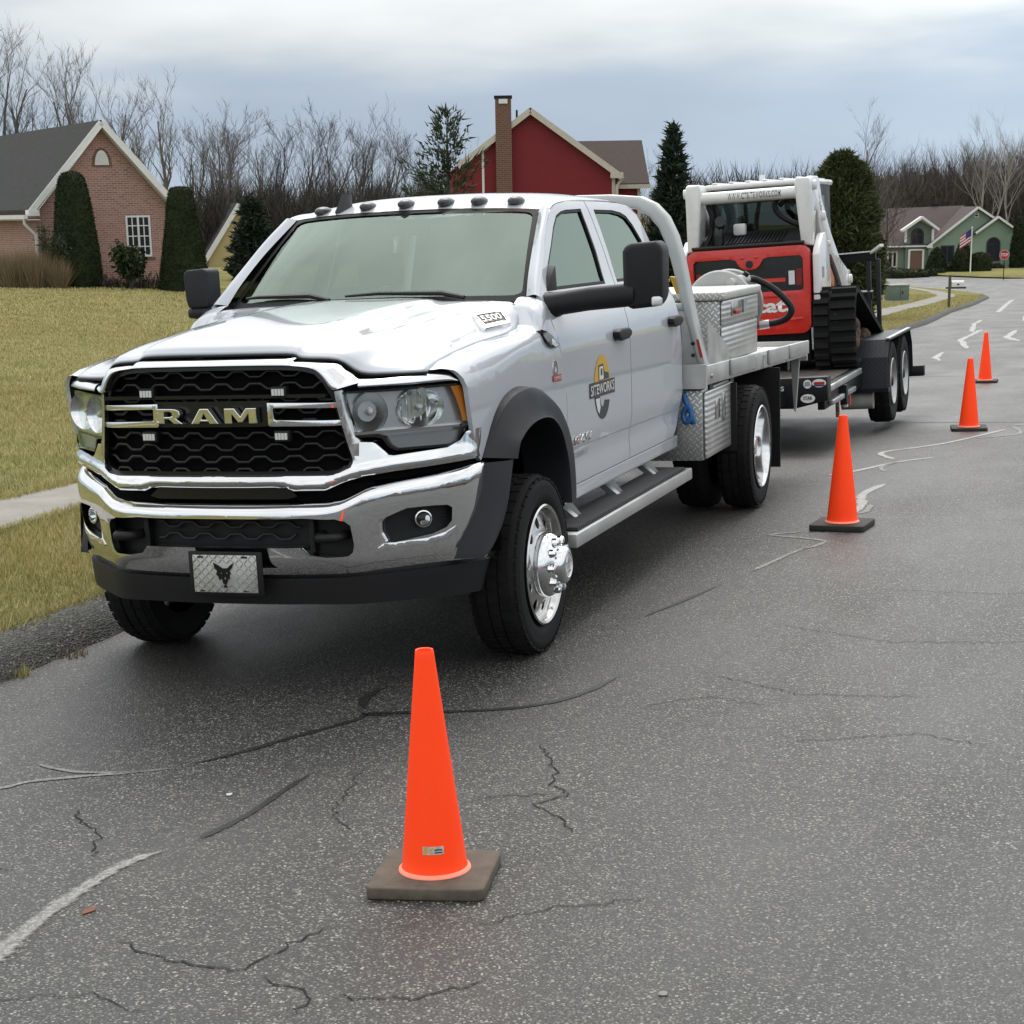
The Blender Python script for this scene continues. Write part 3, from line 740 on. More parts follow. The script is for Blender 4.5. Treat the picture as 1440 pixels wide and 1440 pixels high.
for nm, B in (('verge_grass', B1), ('lawn_grass', B2), ('far_verge_grass', B3)):
    o = tris_mesh(nm, np.concatenate(B), 3, 'grass_blade', None, 'stuff')
    o['label'] = {'verge_grass': 'worn yellow green grass on the verge between kerb and pavement', 'lawn_grass': 'wide olive lawn in front of the brick house', 'far_verge_grass': 'straw coloured verge grass beside the road beyond the trailer'}[nm]; o['category'] = 'grass'
def tuft(x, y, n, h, mat, label, cat='weed', rad=.06, name='weed_tuft', w=.004, lean=.7, z=None):
    a = NR.uniform(0, 2 * np.pi, n); r = rad * np.sqrt(NR.uniform(0, 1, n)); px, py = x + r * np.cos(a), y + r * np.sin(a)
    zz = float(zroad(x, y)) if z is None else z
    hh = h * NR.uniform(.5, 1.1, n); la = a + NR.normal(0, .6, n); ln = np.abs(NR.normal(0, lean, n)) * (.4 + r / rad); ta = NR.uniform(0, 6.28, n)
    V = np.stack([np.stack([px + w * np.cos(ta), py + w * np.sin(ta), np.full(n, zz)], 1), np.stack([px - w * np.cos(ta), py - w * np.sin(ta), np.full(n, zz)], 1),
                  np.stack([px + np.cos(la) * hh * ln * .6, py + np.sin(la) * hh * ln * .6, zz + hh], 1)], 1)
    return tag(tris_mesh(name, V, 3, mat), label, cat)
tuft(.93, -1.17, 90, .06, 'grass_blade', 'green weed tuft at the foot of the kerb, nearest the corner')
tuft(.52, -1.15, 70, .035, 'dry_grass', 'rusty dry weed tuft growing from the kerb joint', rad=.09)
tuft(-.16, -1.15, 80, .05, 'grass_blade', 'small weed tuft at the kerb just before the front tyre')

# ------------------------------------------------------------------ trees
def grow_tree(seed, h, trunk_r, n1=16, spread=.5, levels=3, multi=1, up=.35, bare=.28):
    """bare winter tree: returns collectors for trunk and for branches"""
    rg = random.Random(seed); tr = G(); br = G()
    def limb(p, d, ln, r, lev):
        k = 6 if lev == 0 else 4 if lev == 1 else 3
        pts = [Vector(p)]; rs = [r]; dd = Vector(d).normalized()
        for i in range(k):
            j = .10 if lev == 0 else .22
            dd = (dd + Vector((rg.gauss(0, j), rg.gauss(0, j), rg.gauss(0, j * .5) + (up * .25 if lev else .05)))).normalized()
            pts.append(pts[-1] + dd * ln / k); rs.append(r * (1 - (i + 1) / k * (.82 if lev < levels else .75)))
        (tr if lev == 0 else br).tube(pts, rs, 6 if lev == 0 else 4 if lev == 1 else 3, caps=False)
        if lev >= levels: return
        nc = n1 if lev == 0 else (7 if lev == 1 else 5)
        for q in range(nc):
            t = rg.uniform(bare if lev == 0 else .2, 1.0); f = t * k; i = min(k - 1, int(f)); pp = pts[i].lerp(pts[i + 1], f - i)
            ax = (pts[i + 1] - pts[i]).normalized(); a = rg.uniform(0, 2 * math.pi)
            o1 = ax.orthogonal().normalized(); o2 = ax.cross(o1)
            sd_ = (o1 * math.cos(a) + o2 * math.sin(a))
            nd = (ax * (1 - spread * rg.uniform(.5, 1.1)) + sd_ * spread * 1.2 + Vector((0, 0, up))).normalized()
            limb(pp, nd, ln * (.52 if lev == 0 else .55) * rg.uniform(.6, 1.1) * (1.15 - .45 * t), max(.0075, rs[i] * .46 * (1.1 - .3 * t)), lev + 1)
    for m in range(multi):
        a = 2 * math.pi * m / multi + seed
        dv = Vector((math.cos(a) * .22 * (multi > 1), math.sin(a) * .22 * (multi > 1), 1))
        limb((math.cos(a) * .15 * (multi > 1), math.sin(a) * .15 * (multi > 1), -.1), dv, h, trunk_r, 0)
    return tr, br
def tree(name, label, cat, seed, h, r, loc, mat='bark_gray', group=None, **k):
    tr, br = grow_tree(seed, h, r, **k)
    t = thing(name, label, cat, loc, group=group)
    tr.obj('trunk', mat, t); br.obj('crown', mat, t)
    return t
def cards(P, D, ln, w, rs):
    """narrow triangles at points P along directions D"""
    n = len(P); D = D / (np.linalg.norm(D, axis=1, keepdims=True) + 1e-9)
    S = np.cross(D, rs.normal(0, 1, (n, 3))); S /= np.linalg.norm(S, axis=1, keepdims=True) + 1e-9
    l = (ln * rs.uniform(.6, 1.2, n))[:, None]; ww = (w * rs.uniform(.7, 1.3, n))[:, None]
    return np.stack([P - S * ww, P + S * ww, P + D * l], 1)
def conifer(name, label, loc, h, rad, seed, mat, tiers=26, per=9, droop=-.15, n_card=22, ln=.32, w=.05, z0=.06, shape=1.0, group=None, rag=.25, cat='tree'):
    rs = np.random.default_rng(seed); t = thing(name, label, cat, loc, group=group)
    g = G().tube([(0, 0, -.2), (0, 0, h * .5), (0, 0, h * .97)], [rad * .06 + .05, rad * .04 + .03, .015], 6); V = []
    for i in range(tiers):
        f = i / (tiers - 1); z = h * (z0 + (1 - z0) * f); R = rad * (1 - f) ** shape * (1 - .35 * max(0, .12 - f) / .12) + .06
        for q in range(max(4, int(per * (1 - .5 * f)))):
            a = rs.uniform(0, 2 * np.pi); L_ = R * rs.uniform(1 - rag, 1 + rag * .6); zz = z + rs.normal(0, h / tiers * .45)
            dr = droop + .5 * f
            nc = max(8, int(n_card * (L_ / rad) ** .7) + 4)
            s = rs.uniform(.25, 1, nc) ** .8
            P = np.stack([np.cos(a) * L_ * s, np.sin(a) * L_ * s, zz + dr * L_ * s * s + 0 * s], 1) + rs.normal(0, .045 * rad + .02, (nc, 3)) * np.array([1, 1, .6])
            D = np.stack([np.full(nc, np.cos(a)), np.full(nc, np.sin(a)), np.full(nc, dr + .12)], 1) + rs.normal(0, .55, (nc, 3))
            V.append(cards(P, D, ln, w, rs))
    g.obj('trunk', 'bark_dark', t); tris_mesh('crown', np.concatenate(V), 3, mat, t)
    return t
def topiary(name, label, loc, prof, seed, mat, n=9000, ln=.10, w=.022, lump=.04, group=None, cat='shrub', core='yew_leaf', squash=1.0):
    """clipped shrub: a solid core of revolution with leaf sprays over its surface; prof = [(radius, height)]"""
    rs = np.random.default_rng(seed); t = thing(name, label, cat, loc, group=group)
    pr_ = np.array(crm([(*p, 0) for p in prof], 5))[:, :2]
    sec = 20; off = rs.uniform(0, 6.28, 4)
    def lumpy(a, z): return 1 + lump * (np.sin(3 * a + off[0] + z * 2.1) + .8 * np.sin(5 * a + off[1] - z * 3.3) + .7 * np.sin(z * 5 + off[2] + 2 * a))
    vs_ = []
    for r, z in pr_:
        for k in range(sec):
            a = 2 * np.pi * k / sec; q = max(0, r) * .94 * lumpy(a, z); vs_.append((q * np.cos(a), q * np.sin(a) * squash, z))
    fs = [(i * sec + k, i * sec + (k + 1) % sec, (i + 1) * sec + (k + 1) % sec, (i + 1) * sec + k) for i in range(len(pr_) - 1) for k in range(sec)]
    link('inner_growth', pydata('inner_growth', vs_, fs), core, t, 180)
    seg = np.hypot(np.diff(pr_[:, 0]), np.diff(pr_[:, 1])) * (pr_[1:, 0] + pr_[:-1, 0] + .02); cs = np.cumsum(seg) / seg.sum()
    i = np.searchsorted(cs, rs.uniform(0, 1, n)); i = np.clip(i, 0, len(seg) - 1); f = rs.uniform(0, 1, n)
    r = pr_[i, 0] + (pr_[i + 1, 0] - pr_[i, 0]) * f; z = pr_[i, 1] + (pr_[i + 1, 1] - pr_[i, 1]) * f
    a = rs.uniform(0, 2 * np.pi, n); r = np.maximum(r, 0) * lumpy(a, z) * rs.uniform(.93, 1.02, n)
    nr = np.stack([np.cos(a), np.sin(a) * squash, np.full(n, .55)], 1)
    P = np.stack([r * np.cos(a), r * np.sin(a) * squash, z], 1)
    tris_mesh('foliage', cards(P, nr + rs.normal(0, .6, (n, 3)), ln, w, rs), 3, mat, t)
    return t
def bush(name, label, loc, h, rad, seed, mat, n=2600, ln=.16, w=.03, group=None, stems=7, cat='shrub'):
    rs = np.random.default_rng(seed); t = thing(name, label, cat, loc, group=group); g = G(); V = []
    rg = random.Random(seed)
    for k in range(stems):
        a = rg.uniform(0, 6.28); L_ = rg.uniform(.5, 1); tip = Vector((math.cos(a) * rad * L_, math.sin(a) * rad * L_, h * rg.uniform(.55, 1)))
        g.tube([(0, 0, -.1), tip * .5 + Vector((0, 0, .1 * h)), tip], [.035, .022, .01], 4)
        m = n // stems; c_ = np.array(tip) * rs.uniform(.45, 1.05, (m, 1)) + rs.normal(0, rad * .20, (m, 3)) * np.array([1, 1, .8])
        c_[:, 2] = np.maximum(c_[:, 2], .03)
        V.append(cards(c_, rs.normal(0, 1, (m, 3)) + np.array([0, 0, .3]), ln, w, rs))
    g.obj('stem', 'bark_dark', t); tris_mesh('foliage', np.concatenate(V), 3, mat, t); return t
FH, RH = Vector((-.946, -.324, 0)), Vector((-.324, .946, 0))        # the way the street looks, and to its right
def spot(lat, dep): p = Vector((7.891, 3.590, 0)) + RH * lat + FH * dep; return (p.x, p.y)
def zl(p): return float(zlawn(p[0], p[1]))
def ground_z(p): return float(zlawn(p[0], p[1])) if p[0] > -133 else -4.1

# bare trees beyond the brick house: (lateral, depth, height, seed)
TL = [('tall bare tree with fanned limbs, farthest left above the long grey roof', -26.6, 98, 12.4, 1, 3), ('tall bare tree, second from the left above the long grey roof', -25.9, 100, 12.0, 2, 2), ('shorter thin bare tree above the middle of the long grey roof', -25.2, 104, 10.2, 8, 1),
      ('slender bare tree behind the ridge just left of the brick gable peak', -22.6, 99, 11.2, 3, 1), ('bare tree directly behind the brick gable peak', -21.6, 99, 10.9, 4, 2), ('bare tree over the upper right slope of the brick gable', -19.8, 98, 10.5, 5, 1),
      ('low bare tree over the lower right slope of the brick gable', -17.8, 95, 8.0, 11, 2), ('tall bare tree behind the flat topped yew, leaning right', -15.7, 90, 9.0, 6, 1), ('bare tree between the flat topped yew and the yellow house', -17.2, 104, 7.8, 17, 1), ('wide bare tree above the yellow house gable', -14.7, 100, 7.7, 7, 2)]
for lab, la, dp, h, sd_, mu in TL:
    p = spot(la, dp); tree('bare_tree', lab, 'tree', sd_, h * .80, .10 + h * .007, (*p, ground_z(p) - .3), 'bark_gray', group='bare trees behind the brick house', n1=11, multi=mu, spread=.46)
ORD = 'first second third fourth fifth sixth seventh eighth ninth tenth eleventh twelfth thirteenth fourteenth'.split()
# row of bare trees behind the cab of the truck
variants = []
ROW = [((px - 720) / 2594 * d, d, h, 0) for px, d, h in ((312, 108, 6.8), (333, 104, 7.2), (358, 110, 7.0), (380, 105, 7.1), (402, 109, 6.9), (425, 104, 7.0), (446, 110, 6.7), (468, 106, 7.2), (490, 109, 7.0), (510, 104, 7.3), (533, 110, 6.8), (556, 106, 6.6), (578, 112, 6.4), (602, 108, 6.2), (690, 118, 6.6), (905, 112, 6.4), (925, 116, 6.2))]
for i, (la, dp, h, _) in enumerate(ROW):
    p = spot(la, dp); z = ground_z(p) - .3
    if i < 5:
        t = tree('bare_tree', 'grey leafless tree', 'tree', 30 + i, 7.2, .13, (*p, z), 'bark_gray' if i % 2 else 'bark_dark', n1=12, multi=1 + (i % 3 == 0), spread=.44, bare=.2); variants.append(t)
        t.scale = (h / 7.6,) * 3
    else:
        t = dup(variants[i % 5], (*p, z), i * 1.3, scale=h / 7.6)
    t['group'] = 'row of bare trees behind the truck cab'
    t['label'] = 'grey leafless tree, %s from the left in the row above the truck cab' % ORD[i] if i < 14 else ['bare tree showing just left of the red house chimney', 'bare tree between the red house annex and the spruce', 'thin bare tree right behind the pointed spruce'][i - 14]
p = spot(28.4, 150); tree('bare_tree', 'big bare tree with upswept crown above the dark evergreen beside the loader', 'tree', 51, 10.4, .22, (*p, ground_z(p)), 'bark_gray', n1=20, spread=.46, bare=.3)
p = spot(50.5, 200); tree('birch_tree', 'pale trunked birch forking above the green house roof', 'tree', 52, 12.5, .17, (*p, -4), 'bark_pale', n1=10, multi=2, spread=.4)
p = spot(54.3, 204); tree('birch_tree', 'pale leaning birch right of the green house', 'tree', 53, 12.0, .16, (*p, -4), 'bark_pale', n1=9, spread=.4)
p = spot(23.6, 118); tree('bare_tree', 'low twiggy bare tree behind the raised loader arm, left of the green house', 'tree', 57, 5.6, .12, (*p, ground_z(p)), 'bark_dark', n1=18, spread=.6, bare=.1)

# far wood on the rise: one mass of bare trunks
def lowtree(seed, h):
    tr, br = grow_tree(seed, h * .8, .20, n1=11, levels=2, spread=.42, bare=.2, up=.5)
    A = []
    for g in (tr, br):
        v = np.array([tuple(q) for q in g.v])
        f = np.array([q for q in g.f if len(q) == 4]); A.append(v[f])
    return np.concatenate(A)
LT = [lowtree(70 + i, 13) for i in range(5)]
def wood(name, spots, label):
    V = []
    for i, (x, y, z, s) in enumerate(spots):
        a = i * 2.399; c_, s_ = math.cos(a), math.sin(a); T = LT[i % 5] * s
        V.append(np.stack([T[..., 0] * c_ - T[..., 1] * s_ + x, T[..., 0] * s_ + T[..., 1] * c_ + y, T[..., 2] + z], -1))
    o = tris_mesh(name, np.concatenate(V), 4, 'wood_far', None, 'stuff'); o['label'] = label; o['category'] = 'woodland'; return o
rg = random.Random(5); sp_l = []
for i in range(420):
    dp = rg.uniform(205, 300); la = rg.uniform(.075, .335) * dp
    x, y = spot(la, dp); q = (la / dp - .10) / .2
    sp_l.append((x, y, -4.2 + (dp - 205) * .05 * max(0, q), rg.uniform(.75, 1.0) * (.82 + .30 * max(0, min(1, q)))))
wood('far_wood', sp_l, 'grey brown leafless wood rising behind the green house')
sp_b = []
for i in range(90):
    x = rg.uniform(55, 130); y = rg.uniform(-90, 110); sp_b.append((x, y, 0, rg.uniform(.7, 1.1)))
for i in range(60):
    x = rg.uniform(-70, 60); y = rg.uniform(48, 90); sp_b.append((x, y, float(zx(x)), rg.uniform(.7, 1.0)))
wood('wood_across_the_street', sp_b, 'leafless wood on the near side of the street, mirrored in the chrome')
# bank of leaf litter and brush that closes the view between the trunks
def bank(name, pts, depth, mat, kind='structure'):
    vs_ = []; n = len(pts)
    for (x, y, z0, z1) in pts:
        d = Vector((x - 7.9, y - 3.6, 0)).normalized() * depth
        vs_ += [(x, y, z0), (x + d.x * .35, y + d.y * .35, z0 + (z1 - z0) * .62), (x + d.x, y + d.y, z1), (x + d.x * 2.2, y + d.y * 2.2, z0)]
    fs = [(i * 4 + j, i * 4 + j + 1, (i + 1) * 4 + j + 1, (i + 1) * 4 + j) for i in range(n - 1) for j in range(3)]
    return link(name, pydata(name, vs_, fs), mat, None, 180, kind)
pts = []
for k in range(90):
    f = .085 + .275 * k / 89; dp = 255; x, y = spot(f * dp, dp); q = max(0, min(1, (f - .12) / .14))
    pts.append((x, y, -4.6, 5.0 + 1.9 * q + .6 * math.sin(k * 1.7) + .5 * math.sin(k * .6)))
bank('hill', pts, 45, 'leaf_litter')
def brush_mass(name, la0, la1, d0, d1, n, h, seed, mat, label):
    rs = np.random.default_rng(seed); la = rs.uniform(la0, la1, n); dp = rs.uniform(d0, d1, n)
    x = 7.891 + RH.x * la + FH.x * dp; y = 3.59 + RH.y * la + FH.y * dp
    z = np.where(x > -133, zlawn(x, y), -4.2) - .1
    hh = h * (.70 + .30 * np.sin(la * 1.1 + seed) ** 2) * rs.uniform(.3, 1, n)
    P = np.stack([x, y, z + hh * rs.uniform(0, .8, n)], 1); D = rs.normal(0, .45, (n, 3)) + np.array([0, 0, 1.2])
    o = tris_mesh(name, cards(P, D, min(2.6, h * .30), .020 if h < 8 else .045, rs), 3, mat, None, 'stuff'); o['label'] = label; o['category'] = 'undergrowth'
brush_mass('undergrowth', -16.5, 4.5, 98, 114, 80000, 5.4, 3, 'brush', 'tangled leafless brush between the bare trees behind the cab')
brush_mass('wood_undergrowth', 19, 74, 206, 250, 90000, 13.0, 4, 'brush', 'brown brush at the edge of the far wood')

# evergreens
p = spot(6.2, 70); conifer('spruce_tree', 'dark blue green spruce with a pointed top, right of the red house', (*p, ground_z(p) - .2), 6.6, 1.15, 1, 'spruce_needle', tiers=38, per=15, n_card=34, ln=.30, w=.055, droop=-.05, shape=.8)
p = spot(-1.75, 60); conifer('pine_tree', 'open pine with upright candles at the left end of the red house', (*p, ground_z(p)), 5.9, 1.6, 2, 'pine_needle', tiers=17, per=12, n_card=34, ln=.30, w=.030, droop=.42, shape=.55, rag=.6)
p = spot(-9.8, 74); conifer('spruce_tree', 'small dark evergreen against the yellow house', (*p, ground_z(p) - .2), 3.3, 1.1, 3, 'spruce_needle', tiers=26, per=15, n_card=32, ln=.28, w=.05, shape=.7)
p = spot(4.0, 66); conifer('spruce_tree', 'low green conifer beyond the truck roof, between red house and spruce', (*p, ground_z(p)), 3.1, 1.2, 9, 'pine_needle', tiers=14, per=10, n_card=22, ln=.26, w=.035, shape=.7)
p = spot(11.0, 62)
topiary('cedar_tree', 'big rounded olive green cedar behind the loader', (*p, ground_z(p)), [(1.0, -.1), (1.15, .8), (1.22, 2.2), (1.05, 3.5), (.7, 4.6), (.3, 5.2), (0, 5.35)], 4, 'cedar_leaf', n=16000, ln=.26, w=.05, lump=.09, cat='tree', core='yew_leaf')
# clipped yews and planting by the brick house
p = spot(-14.46, 64.0); topiary('yew', 'tall clipped yew column at the brick corner, the taller of two', (*p, zl(p)), [(.78, -.1), (.80, .25), (.74, 1.2), (.64, 2.2), (.54, 3.0), (.44, 3.45), (.28, 3.70), (0, 3.77)], 5, 'yew_leaf', n=14000, ln=.07, w=.018, lump=.012, group='clipped yews by the brick house')
p = spot(-10.77, 63.5); topiary('yew', 'clipped yew cone with a flat top at the right of the brick gable', (*p, zl(p)), [(.80, -.1), (.82, .25), (.72, 1.1), (.58, 2.0), (.46, 2.8), (.36, 3.25), (.22, 3.36), (0, 3.38)], 6, 'yew_leaf', n=13000, ln=.07, w=.018, lump=.012, group='clipped yews by the brick house')
p = spot(-15.1, 63.0); bush('shrub', 'grey green shrub between the ornamental grass and the tall yew', (*p, zl(p)), 2.2, .55, 8, 'shrub_leaf', n=3400, ln=.13, w=.02)
p = spot(-12.5, 63.2); bush('shrub', 'dark irregular shrub in front of the brick house window', (*p, zl(p)), 1.5, .62, 9, 'yew_leaf', n=1900, ln=.2, w=.05, stems=9)
for la, n, h, rad, lab in ((-16.3, 900, 1.3, .55, 'big clump of dry ornamental grass under the long brick wall'), (-15.6, 700, 1.35, .45, 'clump of dry ornamental grass beside the downpipe'), (-14.85, 420, 1.05, .30, 'small clump of dry grass at the foot of the tall yew'), (-17.2, 600, 1.15, .5, 'clump of dry ornamental grass farthest left by the brick wall')):
    p = spot(la, 62.6); tuft(p[0], p[1], n * 3, h, 'dry_grass', lab, 'ornamental grass', rad, 'ornamental_grass', .008, .45, zl(p) - .02)
brush_mass('low_planting', -18, -11, 63.6, 64.4, 2500, .8, 8, 'brush', 'low bare planting along the foot of the brick house')
# ------------------------------------------------------------------ houses
def gable_roof(name, x0, x1, y0, y1, ze, zp, over, t, mat, parent, ridge_x=True):
    """two sloping slabs; ridge runs along y at x middle when ridge_x is False"""
    ob = []
    if ridge_x: ym = (y0 + y1) / 2
    xm = (x0 + x1) / 2
    for s in (0, 1):
        g = G()
        if ridge_x:
            ya = (y0 - over) if s == 0 else (y1 + over); k = (zp - ze) / (ym - y0); zz = ze - over * k
            P = [(x0 - over, ya, zz), (x1 + over, ya, zz), (x1 + over, ym, zp), (x0 - over, ym, zp)]
        else:
            xa = (x0 - over) if s == 0 else (x1 + over); k = (zp - ze) / (xm - x0); zz = ze - over * k
            P = [(xa, y0 - over, zz), (xa, y1 + over, zz), (xm, y1 + over, zp), (xm, y0 - over, zp)]
        g.add(P + [(a, b, c + t) for a, b, c in P], [(0, 1, 2, 3), (4, 5, 6, 7), (0, 1, 5, 4), (1, 2, 6, 5), (2, 3, 7, 6), (3, 0, 4, 7)])
        ob.append(g.obj('roof', mat, parent))
    return ob
def bar(a, b, w, h, up=(0, 0, 1)):
    a, b = Vector(a), Vector(b); d = (b - a).normalized(); u = Vector(up); s = d.cross(u).normalized(); u = s.cross(d).normalized()
    P = []
    for p in (a, b):
        for q, r in ((-1, -1), (1, -1), (1, 1), (-1, 1)): P.append(p + s * w / 2 * q + u * h / 2 * r)
    return P, [(0, 1, 2, 3), (7, 6, 5, 4), (0, 4, 5, 1), (1, 5, 6, 2), (2, 6, 7, 3), (3, 7, 4, 0)]
def window(parent, x0, x1, z0, z1, y, frame='trim_white', nx=2, nz=3, fr=.07, mull=.035, sash=2, depth=.05):
    """window in the wall plane y = const, outside is -y; frame > pane, glazing bars"""
    g = G(); o = y - depth
    g.box(x0, x0 + fr, o, y + .02, z0, z1).box(x1 - fr, x1, o, y + .02, z0, z1).box(x0 + fr, x1 - fr, o, y + .02, z1 - fr, z1).box(x0 + fr, x1 - fr, o - .03, y + .02, z0, z0 + fr)
    for k in range(1, sash): xm = x0 + (x1 - x0) * k / sash; g.box(xm - fr / 2, xm + fr / 2, o, y + .02, z0 + fr, z1 - fr)
    f = g.obj('window', frame, parent)
    for k in range(sash):
        a = x0 + (x1 - x0) * k / sash + fr * (1 if k == 0 else .5); b = x0 + (x1 - x0) * (k + 1) / sash - fr * (1 if k == sash - 1 else .5)
        G().box(a, b, y - .012, y + .01, z0 + fr, z1 - fr).obj('pane', 'window_dark', f)
        if mull:
            m = G()
            for i in range(1, nx): xm = a + (b - a) * i / nx; m.box(xm - mull / 2, xm + mull / 2, y - .03, y - .014, z0 + fr, z1 - fr)
            for i in range(1, nz): zm = z0 + (z1 - z0) * i / nz; m.box(a, b, y - .032, y - .016, zm - mull / 2, zm + mull / 2)
            m.obj('glazing_bar', frame, f)
    return f
def arched(parent, xc, w, z0, zs, y, frame, pane='window_dark', fr=.09, rise=None, sash=2):
    r = w / 2; rise = rise or r
    O = [(xc - r, z0), (xc + r, z0)] + arc(xc, zs, r, 0, 180, 14, rise); I = [(xc - r + fr, z0 + fr), (xc + r - fr, z0 + fr)] + arc(xc, zs, r - fr, 0, 180, 14, rise - fr)
    f = panel('window', O, [I], lambda a, b: (a, y - .06, b), frame, parent, 0, 0, back=(0, .08, 0), smooth=None)
    panel('pane', I, [], lambda a, b: (a, y - .012, b), pane, f, 0, 0, smooth=None)
    g = G()
    for k in range(1, sash): xm = xc - r + w * k / sash; g.box(xm - .03, xm + .03, y - .05, y - .014, z0 + fr, zs)
    g.box(xc - r + fr, xc + r - fr, y - .055, y - .014, zs - .035, zs + .035)
    g.obj('glazing_bar', frame, f); return f
# brick house: local x along the gable wall, y along the ridge (away), outside of the gable is -y
def world_at(px_lat, dep, z): x, y = spot(px_lat, dep); return (x, y, z)
BW, BE, BP, BL = 4.75, 2.86, 5.52, 22.0
bx, by = spot(-15.95, 65.0)
H = thing('brick_house', 'pink brick house with a slate grey roof and white rakes on the lawn', 'house', (bx, by, -.42), R_(138.3))
gw = panel('wall', [(0, -.4), (BW, -.4), (BW, BE), (BW / 2, BP - .12), (0, BE)], [[(3.10, .98), (4.02, .98), (4.02, 2.42), (3.10, 2.42)]], lambda a, b: (a, 0, b), 'brick_pink', H, 0, 0, back=(0, .2, 0), smooth=None, label='gable wall of pink brick')
G().box(0, .2, .2, BL, -.4, BE).obj('wall', 'brick_pink', H, label='long eaves wall of pink brick')
G().box(BW - .2, BW, .2, BL, -.4, BE).obj('wall', 'brick_pink', H)
window(H, 3.11, 4.01, .99, 2.41, .06, nx=2, nz=4, fr=.07, sash=2)
G().box(3.02, 4.1, -.03, .05, .88, .975).obj('window_sill', 'brick_brown', H)
# half-round louvred vent high in the gable
vt = panel('gable_vent', arc(BW / 2 + .02, 4.10, .25, 0, 180, 12, .50) , [], lambda a, b: (a, -.03, b), 'trim_white', H, 0, 0, back=(0, .06, 0), smooth=None)
for k in range(6):
    z = 4.13 + k * .072; hw = .23 * math.sqrt(max(.02, 1 - ((z - 4.10) / .50) ** 2)); G().add(*bar((BW / 2 + .02 - hw, -.045, z), (BW / 2 + .02 + hw, -.045, z), .03, .02)).obj('slat', 'trim_white', vt)
panel('vent_surround', arc(BW / 2 + .02, 4.05, .36, 0, 180, 12, .64), [arc(BW / 2 + .02, 4.10, .255, 0, 180, 12, .505)], lambda a, b: (a, -.015, b), 'brick_brown', H, 0, 0, back=(0, .03, 0), smooth=None)
gable_roof('roof', 0, BW, 0, BL, BE + .05, BP, .30, .07, 'shingle_gray', H, ridge_x=False)
for s in (0, 1):
    k = (BP - BE) / (BW / 2); xa = -.32 if s == 0 else BW + .32
    P, F_ = bar((xa, -.32, BE - .30 * k + .02), (BW / 2, -.32, BP - .02), .05, .20, (0, 0, 1)); G().add(P, F_).obj('rake_board', 'trim_white', H)
    xs = -.36 if s == 0 else BW
    G().box(xs, xs + .36, -.36, .1, BE - .42, BE - .22).obj('eave_return', 'trim_white', H)
    P, F_ = bar((xa + (.2 if s == 0 else -.2), -.2, BE - .19 * k - .10), (BW / 2, -.2, BP - .16), .36, .02, (0, 0, 1)); G().add(P, F_).obj('soffit', 'trim_white', H)
g = G().box(-.56, -.42, -.36, BL, BE - .52, BE - .38); g.obj('gutter', 'trim_white', H)
G().box(-.42, 0, -.36, BL, BE - .56, BE - .53).obj('soffit', 'trim_white', H)
G().tube([(-.5, -.2, BE - .5), (-.5, -.2, BE - .68), (-.1, -.06, BE - 1.05), (-.09, -.06, .05), (-.09, -.30, -.05)], .055, 8).obj('downpipe', 'trim_white', H, smooth=50)
G().tube([(BW + .1, -.1, BE - .5), (BW + .06, -.1, BE - .9), (BW + .06, -.1, .3)], .055, 8).obj('downpipe', 'trim_white', H, smooth=50)
# yellow house beyond
x, y = spot(-15.1, 96.5)
H = thing('yellow_house', 'pale yellow clapboard house with a slate grey roof behind the dark evergreen', 'house', (x, y, -2.75), R_(125))
YW, YE, YP, YL = 3.3, 2.75, 5.2, 12
panel('wall', [(0, -.5), (YW, -.5), (YW, YE), (YW / 2, YP - .1), (0, YE)], [], lambda a, b: (a, 0, b), 'siding_yellow', H, 0, 0, back=(0, .2, 0), smooth=None)
G().box(0, .2, .2, YL, -.5, YE).obj('wall', 'siding_yellow', H)
gable_roof('roof', 0, YW, 0, YL, YE + .05, YP, .28, .08, 'shingle_slate', H, ridge_x=False)
for s in (0, 1):
    k = (YP - YE) / (YW / 2); xa = -.3 if s == 0 else YW + .3
    G().add(*bar((xa, -.3, YE - .28 * k), (YW / 2, -.3, YP), .04, .24)).obj('rake_board', 'trim_white', H)
window(H, 1.9, 2.75, .9, 2.3, 0, 'trim_white', nx=1, nz=2, sash=1, mull=.03); G().box(1.3, 2.0, -.05, .0, 3.3, 4.0).obj('gable_vent', 'trim_white', H)
G().box(.2, .7, -.06, -.0, 0, 1.1).obj('corner_board', 'trim_white', H)
# red house: gable faces the street
x, y = spot(1.07, 75.0)
H = thing('red_house', 'barn red clapboard house with a tall brick chimney behind the truck', 'house', (x, y, -1.6), R_(108.9) )
# local x to the right, y away; peak at x = 0
RE, RP = 4.97, 7.30
panel('wall', [(-3.3, -.5), (3.25, -.5), (3.25, RE - .05), (0, RP - .1), (-2.4, 5.62), (-3.3, 4.95)], [], lambda a, b: (a, 0, b), 'siding_red', H, 0, 0, back=(0, .2, 0), smooth=None)
g = G()
k = (RP - RE) / 3.25
for (xa, za), (xb, zb), nm in (((0, RP), (3.55, RE - .3 * k), 'r'), ((0, RP), (-2.85, RP - 2.85 * k), 'l')):
    P = [(xa, -.3, za), (xb, -.3, zb), (xb, 12, zb), (xa, 12, za)]
    G().add(P + [(a, b, c + .1) for a, b, c in P], [(0, 1, 2, 3), (4, 5, 6, 7), (0, 1, 5, 4), (1, 2, 6, 5), (2, 3, 7, 6), (3, 0, 4, 7)]).obj('roof', 'shingle_brown', H)
    G().add(*bar((xa, -.32, za - .02), (xb, -.32, zb - .02), .05, .22)).obj('rake_board', 'trim_cream', H)
G().box(3.17, 3.30, -.03, .1, -.5, RE - .22).obj('corner_board', 'trim_cream', H); G().box(-1.92, -1.83, -.05, .0, -.5, 5.9).obj('corner_board', 'trim_white', H)
